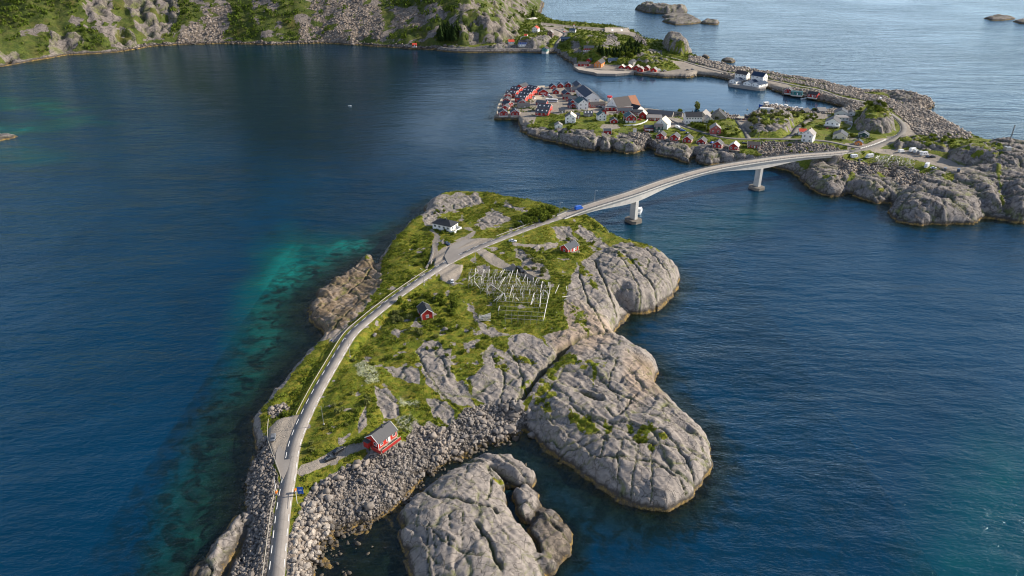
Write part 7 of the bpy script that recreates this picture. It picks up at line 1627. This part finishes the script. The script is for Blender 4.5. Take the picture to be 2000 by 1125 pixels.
def stones(name, xs, ys, zs, ss, mat, squash=1.0, tint=None, parent=None):
    V, F, T = [], [], []; base = 0; n = len(xs); k = rng.integers(0, len(PROT), n)
    for p in range(len(PROT)):
        m = np.where(k == p)[0]
        if not len(m): continue
        pv, pf = PROT[p]; a = rng.uniform(0, 2 * PI, len(m)); tl = rng.uniform(-.4, .4, len(m)); c, s = np.cos(a), np.sin(a)
        x = pv[None, :, 0] * np.cos(tl)[:, None] - pv[None, :, 2] * np.sin(tl)[:, None]; zq = pv[None, :, 0] * np.sin(tl)[:, None] + pv[None, :, 2] * np.cos(tl)[:, None]; y = np.repeat(pv[None, :, 1], len(m), 0)
        X = (x * c[:, None] - y * s[:, None]) * ss[m][:, None] + xs[m][:, None]; Y = (x * s[:, None] + y * c[:, None]) * ss[m][:, None] + ys[m][:, None]; Z = zq * ss[m][:, None] * squash + zs[m][:, None]
        V.append(np.stack([X, Y, Z], -1).reshape(-1, 3)); F.append((pf[None] + (np.arange(len(m)) * len(pv))[:, None, None] + base).reshape(-1, 3)); base += len(m) * len(pv)
        T.append(np.repeat(rng.random(len(m)) if tint is None else tint[m], len(pv)))
    return mesh_np(name, np.concatenate(V), np.concatenate(F), mat, parent=parent, attrs={'tint': np.concatenate(T)})
def scatter(X, Y, Zf, mask, dens, boxes=None):
    """random points, `dens` a square metre times the mask"""
    dx = np.gradient(X[0]); dy = np.gradient(Y[:, 0]); area = np.abs(np.outer(dy, dx))
    pr = np.clip(mask, 0, 1) * area * dens; n = rng.poisson(pr)
    j, i = np.nonzero(n); rep = n[j, i]; j = np.repeat(j, rep); i = np.repeat(i, rep)
    x = X[0][i] + rng.uniform(-.5, .5, len(i)) * dx[i]; y = Y[:, 0][j] + rng.uniform(-.5, .5, len(j)) * dy[j]
    return x, y
okroad = (rdD > 4.4)
sm = (NSTONE > .45) * okroad * (NDIRT < .3) * (NH > -2.2)
armour = sm * paint(NPX, NPY, [(552, 1220), (556, 1090), (575, 1000), (600, 985), (640, 990), (650, 1020), (622, 1060), (612, 1130), (606, 1220)], 14)
left = sm * (NPX < 545); right = sm * (1 - (armour > .5)) * (NPX >= 545)
x, y = scatter(NX, NY, None, armour, .95); s = rng.uniform(.45, 1.0, len(x)) * rng.choice([1, 1.45], len(x), p=[.75, .25]); z = NEARF(x, y) + s * .18
big_pool = [(x, y, z, s, M_STP, 0)]
stones('armour_stones', x, y, z, s, M_STP)['kind'] = 'stuff'
x, y = scatter(NX, NY, None, left, 1.7); s = rng.gamma(4, .095, len(x)) + .12; stones('bank_stones', x, y, NEARF(x, y) + s * .2, s, M_ST)['kind'] = 'stuff'
x, y = scatter(NX, NY, None, right, 2.3); s = (rng.gamma(3.2, .085, len(x)) + .12) * (.75 + 1.1 * np.clip(fbm(x / 5, y / 5, 501, 3) + .25, 0, 1)) * rng.choice([.8, 1, 1.9], len(x), p=[.55, .37, .08]); stones('beach_stones', x, y, NEARF(x, y) + s * .2, s, M_ST)['kind'] = 'stuff'
pm = pool * (NH > -2.6) * (NH < .4) * (fbm(NX / 7, NY / 7, 85, 3) > -.12)
x, y = scatter(NX, NY, None, pm, .22); s = rng.gamma(3.0, .2, len(x)) + .15; stones('sunken_stones', x, y, NEARF(x, y) + s * .25, s, M_ST)['kind'] = 'stuff'
# shore rubble all round the near island
sh = (NSD > -3) * (NSD < 3) * (NH > -1) * (NH < 1.5) * (NPX < 800) * (fbm(NX / 10, NY / 10, 86, 3) > -.05)
x, y = scatter(NX, NY, None, sh, .3); s = rng.gamma(3, .17, len(x)) + .15; stones('shore_rubble', x, y, NEARF(x, y) + s * .1, s, M_ST)['kind'] = 'stuff'
# the boulders that show singly
ME_BO = []
for i in range(8):
    bm = bmesh.new(); bmesh.ops.create_icosphere(bm, subdivisions=1, radius=1)
    for v in bm.verts:
        nn_ = mnoise.noise(v.co * 1.1 + Vector((i * 7, 3, 1))) * .55 + mnoise.noise(v.co * 2.7 + Vector((i, 9, 4))) * .2
        v.co *= 1 + nn_; v.co.x *= 1.2; v.co.z *= .72
    for f in bm.faces: f.smooth = False
    me = bpy.data.meshes.new('boulder'); bm.to_mesh(me); bm.free(); me.materials.append(M_ST if i < 5 else M_STP)
    a = me.attributes.new('tint', 'FLOAT', 'POINT'); a.data.foreach_set('value', np.full(len(me.vertices), [.1, .45, .7, .3, .9, .8, .4, 1.0][i], np.float32)); ME_BO.append(me)
def boulders(mask, n, s0, s1, label, group, mats=(0, 1, 2, 3, 4)):
    x, y = scatter(NX, NY, None, mask, 1.0)
    if not len(x): return
    kx = rng.permutation(len(x)); kept = []
    for q in kx:
        if len(kept) >= n: break
        if all((x[q] - a) ** 2 + (y[q] - b) ** 2 > (s0 * 2.2) ** 2 for a, b in kept): kept.append((x[q], y[q]))
    for a, b in kept:
        s = random.uniform(s0, s1) if random.random() < .8 else random.uniform(s1, s1 * 1.35)
        o = inst('boulder', ME_BO[random.choice(mats)], None, (float(a), float(b), float(NEARF(a, b)) + s * .2), random.uniform(0, 6), (s, s * random.uniform(.75, 1), s * random.uniform(.7, 1)))
        tag(o, label, 'boulder', group)
boulders(right * (NPY > 960), 55, .45, .8, 'grey boulder on the stony shore between the causeway and the lower islet', 'boulders right of the causeway')
boulders(right * (NPY <= 960) * (NPX < 860), 60, .45, .8, 'grey boulder on the beach below the large red cabin', 'boulders below the large red cabin')
boulders(right * (NPX >= 860), 60, .5, 1.15, 'grey rounded boulder in the cove beside the great rock dome', 'boulders in the cove')
boulders(armour, 65, .7, 1.15, 'pale angular block in the rock armour right of the causeway', 'rock armour blocks', (5, 6, 7))
boulders(left, 40, .45, .8, 'grey boulder on the bank left of the causeway', 'boulders left of the causeway')
for x_, y_, s, lab in [(715, 905, 1.6, 'largest dark boulder below the drive'), (1014, 795, 2.4, 'big smooth grey boulder at the head of the cove'), (1003, 812, 1.9, 'second big boulder in the cove, below the smooth one'), (1040, 850, 1.8, 'dark boulder standing in the channel under the dome'), (996, 838, 2.4, 'boulder at the water edge of the cove'), (732, 655, 1.2, 'small white boulder in the grass beside the road'), (650, 935, 1.8, 'pale slab like boulder by the blue sign'), (1050, 485, 2.6, 'round dark boulder beside the path to the red cottage'), (870, 645, 1.4, 'grey boulder in the grass below the black roofed cottage')]:
    p = hit(x_, y_); o = inst('boulder', ME_BO[random.randrange(5)], None, (p.x, p.y, p.z + s * .1), random.uniform(0, 6), (s, s * .85, s * .8)); tag(o, lab, 'boulder')
# leafy trees mixed with the spruces
for_later = [(1181, 108), (1194, 109), (1206, 111), (1216, 110), (1226, 108), (1238, 106), (1246, 100), (1224, 98), (1212, 100), (1190, 103), (1252, 94), (1232, 112)]
# village side: breakwater and rubble slopes
vm = (vst > .4) * (vdt < .3) * (VH > -1.5) * (allD > 1.5)
bw = vm * (VPX > 1340) * (VPY < 275)
x, y = scatter(VX, VY, None, bw, .5); s = rng.gamma(5, .16, len(x)) + .28; stones('breakwater_stones', x, y, VILLF(x, y) + s * .3, s, M_STP)['kind'] = 'stuff'
x, y = scatter(VX, VY, None, vm * (1 - (bw > 0)), .4); s = rng.gamma(4, .17, len(x)) + .2; stones('slope_rubble', x, y, VILLF(x, y) + s * .3, s, M_ST)['kind'] = 'stuff'
ms_ = (np.maximum(scree, shorer * (mcol > 280)) > .45) * (mh > 0) * (MPY > -40) * (kk < .3)
x, y = scatter(MX, MY, None, ms_ * (MY < 1500), .05); s = rng.gamma(2.2, .42, len(x)) + .35; stones('scree', x, y, MOUNTF(x, y) + s * .2, s, stone_material('scree_stone', (.115, .098, .09), (.25, .215, .19), (.19, .155, .135)))['kind'] = 'stuff'

# ================================================================== PLANTS
def leaf_material(name, cols, trans=.25):
    t = NT(name); pos = t.pos(); ti = t.attr('tint').outputs['Fac']; r = t.n('ObjectInfo').outputs['Random']
    c = t.mix(ti, cols[0], cols[1]); c = t.mix(t.mul(t.map(t.noise(pos, .06, 3), .4, .62), .7), c, cols[2]); c = t.mix(t.mul(r, .35), c, tuple(q * .6 for q in cols[0]))
    d = t.n('BsdfDiffuse', {'Color': c}); tr = t.n('BsdfTranslucent', {'Color': c}); m = t.n('MixShader', {0: trans}); t.t.links.new(d.outputs[0], m.inputs[1]); t.t.links.new(tr.outputs[0], m.inputs[2])
    return t.done(m.outputs[0])
M_LEAF = leaf_material('shrub_leaves', ((.055, .09, .014), (.22, .26, .04), (.12, .155, .022))); M_LEAFW = leaf_material('willow_leaves', ((.12, .145, .045), (.26, .27, .09), (.16, .18, .05)))
M_NEEDLE = leaf_material('spruce_needles', ((.018, .036, .012), (.045, .07, .02), (.03, .05, .015)), .1); M_BIRCH = leaf_material('birch_leaves', ((.045, .085, .014), (.15, .19, .030), (.085, .125, .02)), .2); M_BARK = simple('bark', (.10, .075, .05), .9)
M_TUFT = leaf_material('grass_blades', ((.075, .11, .013), (.30, .28, .036), (.18, .21, .022)), .3); M_FLOW = leaf_material('white_flowers', ((.35, .36, .24), (.62, .62, .46), (.5, .5, .36)), .2)
def leaves(n, fn, size, seed):
    """n leaf faces; fn(rng) -> positions (n,3); returns V,F"""
    r = np.random.default_rng(seed); c = fn(r, n); a = r.normal(size=(n, 3)); a /= np.linalg.norm(a, axis=1)[:, None]; b = np.cross(a, r.normal(size=(n, 3))); b /= np.linalg.norm(b, axis=1)[:, None]
    s = (size * r.uniform(.6, 1.4, n))[:, None]
    V = np.stack([c - a * s, c + b * s * .7, c + a * s, c - b * s * .7], 1).reshape(-1, 3); F = np.arange(4 * n).reshape(-1, 4)
    t_ = np.repeat(np.clip(r.random(n) * .7 + .3 * (c[:, 2] / max(c[:, 2].max(), .1)), 0, 1), 4)
    return V, F, t_
def dome_pts(r, n):
    lob = r.uniform(-.55, .55, (6, 3)); lob[:, 2] = r.uniform(.25, .65, 6); k = r.integers(0, 6, n); v = r.normal(size=(n, 3)); v /= np.linalg.norm(v, axis=1)[:, None]
    rad = r.uniform(.32, .5, 6)[k] * r.uniform(.65, 1.05, n); p = lob[k] + v * rad[:, None]; p[:, 2] = np.abs(p[:, 2]); return p
def mesh_from(name, V, F, mat, tint):
    o = mesh_np(name, V, F, mat, attrs={'tint': tint}); me = o.data; bpy.data.objects.remove(o); return me
BUSH = {}
for mn, mt in (('g', M_LEAF), ('w', M_LEAFW)):
    BUSH[mn] = [mesh_from('foliage', *(lambda q: (q[0], q[1]))(leaves(420, dome_pts, .13, 40 + i)), mt, leaves(420, dome_pts, .13, 40 + i)[2]) for i in range(4)]
ME_STEM = MB().bar((0, 0, -.3), (.05, .05, .5), .05).bar((0, 0, -.1), (-.25, .1, .45), .035).bar((0, 0, -.1), (.1, -.25, .45), .035).mesh('stem', M_BARK)
def shrub(p, s, label, group, kind='g', h=1.0, name='shrub'):
    o = empty(name, tuple(p), random.uniform(0, 6)); o.scale = (s, s * random.uniform(.85, 1.15), s * h * random.uniform(.85, 1.15)); tag(o, label, 'shrub', group)
    inst('foliage', random.choice(BUSH[kind]), o); inst('stem', ME_STEM, o)
def thicket(pxs, n, s0, s1, label, group, kind='g', h=1.0):
    r = np.array(pxs, float); k = 0; tries = 0
    while k < n and tries < n * 40:
        tries += 1
        x = random.uniform(r[:, 0].min(), r[:, 0].max()); y = random.uniform(r[:, 1].min(), r[:, 1].max())
        if sdf(np.array([x]), np.array([y]), r)[0] < 0: continue
        shrub(hit(x, y), random.uniform(s0, s1), label, group, kind, h); k += 1
thicket([(1015, 430), (1035, 412), (1060, 405), (1085, 412), (1075, 428), (1040, 440), (1005, 445), (990, 448)], 34, 1.8, 3.2, 'round green shrub in the thicket left of the road before the bridge', 'shrubs left of the road before the bridge', 'g', 1.1)
thicket([(1010, 480), (1050, 500), (1060, 520), (1085, 560), (1070, 560), (1045, 530)], 10, 1.3, 2.3, 'shrub on the rock rib behind the fish racks', 'shrubs behind the fish racks', 'w')
thicket([(780, 590), (830, 570), (860, 575), (870, 590), (800, 610), (770, 610)], 12, 1.5, 2.5, 'shrub above the black roofed cottage', 'shrubs above the black roofed cottage')
thicket([(770, 610), (800, 620), (840, 645), (830, 660), (790, 650), (765, 640)], 12, 1.4, 2.3, 'shrub in the hollow below the black roofed cottage', 'shrubs below the black roofed cottage', 'w')
thicket([(850, 570), (900, 590), (930, 640), (880, 650), (850, 620)], 14, 1.3, 2.3, 'shrub between the black roofed cottage and the fish racks', 'shrubs left of the fish racks')
thicket([(810, 470), (845, 490), (830, 530), (805, 520)], 9, 1.2, 2.1, 'shrub on the western grass slope beside the lay-by wall', 'shrubs west of the lay-by')
thicket([(860, 448), (900, 450), (895, 462), (862, 458)], 5, 1.3, 1.9, 'garden shrub in front of the white hipped roof house', 'garden shrubs of the white house')
thicket([(840, 415), (870, 400), (870, 425), (835, 435)], 5, 1.0, 1.7, 'shrub on the seaward side of the white hipped roof house', 'shrubs behind the white house')
for x_, y_, s, lab, kd in [(662, 808, 2.5, 'large round grey green bush right of the road near the lower lamp', 'w'), (718, 790, 2.2, 'grey green bush uphill of the large red cabin', 'w'), (690, 705, 1.5, 'small bush beside the road near the bend lamp', 'w'), (762, 700, 2.0, 'dark bush above the pale rock slab', 'g'), (555, 812, 2.1, 'green bush at the top of the gravel lay-by', 'g'), (820, 600, 1.8, 'bush tight against the black roofed cottage', 'w'), (785, 700, 1.7, 'dark bush right of the pale flowers', 'g'), (852, 660, 1.6, 'bush just above the smooth rock slab', 'w'), (905, 690, 1.5, 'low bush between the rock ribs', 'g'), (1110, 470, 1.7, 'dark bush behind the red cottage near the bridge', 'g'), (1160, 475, 1.3, 'low bush on the slope under the bridge end', 'g')]:
    shrub(hit(x_, y_), s, lab, None, kd)
thicket([(595, 900), (640, 850), (700, 830), (720, 760), (690, 740), (640, 800), (610, 850)], 12, .8, 1.5, 'small bush in the rough grass left of the large red cabin', 'bushes left of the large red cabin', 'w')
thicket([(760, 680), (900, 640), (980, 660), (900, 700), (800, 690)], 14, .8, 1.5, 'small bush among the rock slabs in the middle of the island', 'bushes among the middle slabs')
GV = 'trees and shrubs of the village'
for ring, n, s0, s1, lab, kd, h in [([(1215, 222), (1232, 230), (1232, 248), (1210, 240), (1195, 225)], 9, 2.0, 3.2, 'leafy garden tree left of the red and white house', 'g', 1.4), ([(1375, 235), (1395, 215), (1412, 220), (1400, 240), (1385, 252)], 14, 2.2, 3.6, 'leafy tree around the grey harbour barns', 'g', 1.4), ([(1340, 242), (1375, 245), (1400, 262), (1370, 258)], 12, 2.0, 3.0, 'dark shrub on the shaded bank below the large white house', 'g', 1.0), ([(1460, 240), (1480, 215), (1550, 212), (1570, 222), (1550, 235), (1500, 232), (1470, 262)], 34, 2.0, 3.4, 'shrub on the wooded harbour knoll', 'w', 1.1),
        ([(1572, 232), (1592, 215), (1600, 218), (1590, 240), (1565, 250)], 10, 1.8, 3.0, 'shrub beside the lane right of the knoll', 'g', 1.1), ([(1670, 215), (1700, 198), (1730, 205), (1735, 225), (1700, 215)], 16, 2.0, 3.2, 'shrub on top of the rounded rock hill', 'g', 1.0), ([(1410, 252), (1450, 252), (1452, 268), (1410, 268)], 14, 1.4, 2.4, 'shrub on the green knoll above the lane', 'g', .9), ([(1098, 242), (1120, 245), (1125, 262), (1095, 262)], 7, 1.6, 2.6, 'dark shrub beside the white boat hut', 'g', 1.0), ([(1625, 262), (1665, 262), (1680, 278), (1640, 276)], 9, 1.4, 2.3, 'garden shrub below the cream bungalow', 'g', 1.0),
        ([(1800, 262), (1870, 262), (1900, 275), (1860, 280), (1800, 272)], 10, 1.6, 2.8, 'low shrub on the eastern headland grass', 'g', .8), ([(1480, 285), (1560, 285), (1630, 288), (1600, 300), (1500, 300)], 10, 1.3, 2.2, 'shrub in the dark rubble slope beside the bridge', 'g', .9), ([(1315, 218), (1330, 218), (1330, 232), (1316, 230)], 4, 2.2, 2.9, 'garden tree in front of the long boathouse row', 'g', 1.4)]:
    thicket(ring, n, s0, s1, lab, lab.replace('leafy ', '').replace('dark ', '') + ' group', kd, h)
shrub(hit(1361, 213), 4.2, 'tall pale yellow green tree behind the large white house', None, 'w', 1.6, 'tree')
for x_, y_ in for_later: shrub(hit(x_, y_), random.uniform(3.0, 4.6), 'leafy tree among the spruces of the knoll grove', 'leafy trees among the spruces', 'g', 1.3, 'tree')
# grass and heath clumps
def tufts(name, x, y, z, s, mat, nb=5, seed=3):
    n = len(x); r = np.random.default_rng(seed); V = []; a = r.uniform(0, 2 * PI, (n, nb)); lean = r.uniform(.1, .9, (n, nb)) * s[:, None]; w = .22 * s[:, None] * r.uniform(.7, 1.3, (n, nb)); hh = s[:, None] * r.uniform(.5, 1.1, (n, nb)); ox = r.uniform(-.4, .4, (n, nb)) * s[:, None]; oy = r.uniform(-.4, .4, (n, nb)) * s[:, None]
    bx = x[:, None] + ox; by = y[:, None] + oy; bz = np.repeat(z[:, None], nb, 1)
    p = np.stack([np.stack([bx - np.sin(a) * w, by + np.cos(a) * w, bz - .1], -1), np.stack([bx + np.sin(a) * w, by - np.cos(a) * w, bz - .1], -1), np.stack([bx + np.cos(a) * lean, by + np.sin(a) * lean, bz + hh], -1)], 2)
    V = p.reshape(-1, 3); F = np.arange(len(V)).reshape(-1, 3); T = np.repeat(np.clip(np.repeat(r.random(n), nb) * .6 + r.random(n * nb) * .4, 0, 1), 3)
    o = mesh_np(name, V, F, mat, attrs={'tint': T}); o['kind'] = 'stuff'; return o
gmask = (grass_n > .5) * (rdD > 4.2) * (NDIRT < .35)
x, y = scatter(NX, NY, None, gmask * (fbm(NX / 6, NY / 6, 301, 3) > -.28), 2.4); s = np.clip(.22 + .5 * (fbm(x / 4, y / 4, 302, 3) + .35) * rng.uniform(.5, 1.2, len(x)), .12, .7)
tufts('rough_grass', x, y, NEARF(x, y), s, M_TUFT, 4)
x, y = scatter(NX, NY, None, gmask * (fbm(NX / 9, NY / 9, 305, 4) > .04), .42); 
print('heath', len(x))
def clumps(name, x, y, z, s, mat, nl, seed, proto=None, squash=.8):
    P_ = [leaves(nl, dome_pts, proto or .22, seed + i) for i in range(5)]; k = rng.integers(0, 5, len(x)); V = []; F = []; T = []; base = 0
    for i in range(5):
        m = np.where(k == i)[0]
        if not len(m): continue
        pv, pf, pt = P_[i]; a = rng.uniform(0, 2 * PI, len(m)); c, q = np.cos(a)[:, None], np.sin(a)[:, None]
        X = (pv[None, :, 0] * c - pv[None, :, 1] * q) * s[m][:, None] + x[m][:, None]; Y = (pv[None, :, 0] * q + pv[None, :, 1] * c) * s[m][:, None] + y[m][:, None]; Z = pv[None, :, 2] * s[m][:, None] * squash + z[m][:, None]
        V.append(np.stack([X, Y, Z], -1).reshape(-1, 3)); F.append((pf[None] + (np.arange(len(m)) * len(pv))[:, None, None] + base).reshape(-1, 4)); base += len(m) * len(pv); T.append(np.clip(np.tile(pt, len(m)) * .6 + np.repeat(rng.random(len(m)), len(pv)) * .45, 0, 1))
    o = mesh_np(name, np.concatenate(V), np.concatenate(F), mat, attrs={'tint': np.concatenate(T)}); o['kind'] = 'stuff'; return o
clumps('heath', x, y, NEARF(x, y), rng.uniform(.5, 1.25, len(x)), M_LEAF, 26, 60, .26, .7)
x, y = scatter(NX, NY, None, (flow > .45) * 1.0, 1.6); clumps('white_flowers', x, y, NEARF(x, y), rng.uniform(.4, .9, len(x)), M_FLOW, 12, 70, .22, .6)
vg = (vgrass > .5) * (allD > 1.2)
x, y = scatter(VX, VY, None, vg * (VY < 1100) * (fbm(VX / 12, VY / 12, 311, 4) > .02), .11); clumps('village_heath', x, y, VILLF(x, y), rng.uniform(.8, 2.0, len(x)), M_LEAF, 18, 80, .3, .6)
x, y = scatter(VX, VY, None, vg * (VY >= 900) * (VH > 6), .05); clumps('hill_heath', x, y, VILLF(x, y), rng.uniform(1.2, 3.0, len(x)), M_BIRCH, 14, 90, .32, .8)
# mountain birch wood
wood_m = np.clip(1 - np.maximum(mrk, shorer), 0, 1) * (msd > 7) * (MY < 1600) * (MPY > -60) * np.clip(trees_m * (1 - .75 * scree) * (.35 + .65 * (fbm(MX / 16, MY / 16, 461, 3) > -.15)) + .10 * (1 - scree), 0, 1)
x, y = scatter(MX, MY, None, wood_m, .024); sz = rng.uniform(2.2, 5.6, len(x)); print('birch', len(x))
clumps('birch_wood', x, y, MOUNTF(x, y) + .3, sz, M_BIRCH, 16, 95, .3, 1.15)
# spruces
def spruce_mesh(seed):
    r = random.Random(seed); V = []; F = []; T = []
    for k in range(13):
        z = .12 + k * .068; rad = .30 * (1 - (k / 13.0)) ** .8 + .02; n = 11
        for i in range(n):
            a = 2 * PI * (i + r.random()) / n; q = rad * r.uniform(.75, 1.15); da = .30 + .1 * r.random(); b = len(V)
            V += [(0, 0, z + .10), (q * .75 * math.cos(a - da), q * .75 * math.sin(a - da), z + .01), (q * math.cos(a), q * math.sin(a), z - .05 - .03 * r.random()), (q * .75 * math.cos(a + da), q * .75 * math.sin(a + da), z + .01)]
            F.append((b, b + 1, b + 2, b + 3)); T += [r.random()] * 4
    return mesh_from('crown', np.array(V), np.array(F), M_NEEDLE, np.array(T))
SPR = [spruce_mesh(i) for i in range(4)]; ME_TRK = MB().bar((0, 0, -.05), (0, 0, .9), .022, 6, .004).mesh('trunk', M_BARK)
def spruce(p, h, label, group):
    o = empty('spruce_tree', tuple(p), random.uniform(0, 6)); o.scale = (h * random.uniform(1.1, 1.6), h * random.uniform(1.1, 1.6), h); tag(o, label, 'tree', group); inst('crown', random.choice(SPR), o); inst('trunk', ME_TRK, o)
sp = [(1170, 103), (1176, 106), (1183, 104), (1190, 107), (1197, 105), (1203, 103), (1208, 108), (1214, 105), (1219, 102), (1222, 96), (1226, 92), (1230, 88), (1233, 97), (1236, 93), (1240, 90), (1244, 94), (1228, 103), (1235, 104), (1242, 101), (1248, 98), (1247, 105), (1216, 98), (1200, 110), (1186, 110), (1178, 110), (1252, 88), (1240, 108), (1210, 112), (1222, 110)]
for x_, y_ in sp: spruce(hit(x_, y_), random.uniform(6.5, 11), 'dark spruce in the grove on the knoll above the north quay huts', 'spruces on the knoll')
for x_, y_ in [(862, 82), (866, 78), (870, 72), (874, 80), (880, 76), (883, 68), (889, 72), (893, 62), (876, 64), (868, 66), (887, 82), (860, 72)]: spruce(hit(x_, y_), random.uniform(12, 19), 'dark spruce on the slope behind the blue roofed house under the hill', 'spruces under the hill')
spruce(hit(1041, 34), 14, 'single dark spruce on the ridge above the hamlet', None)
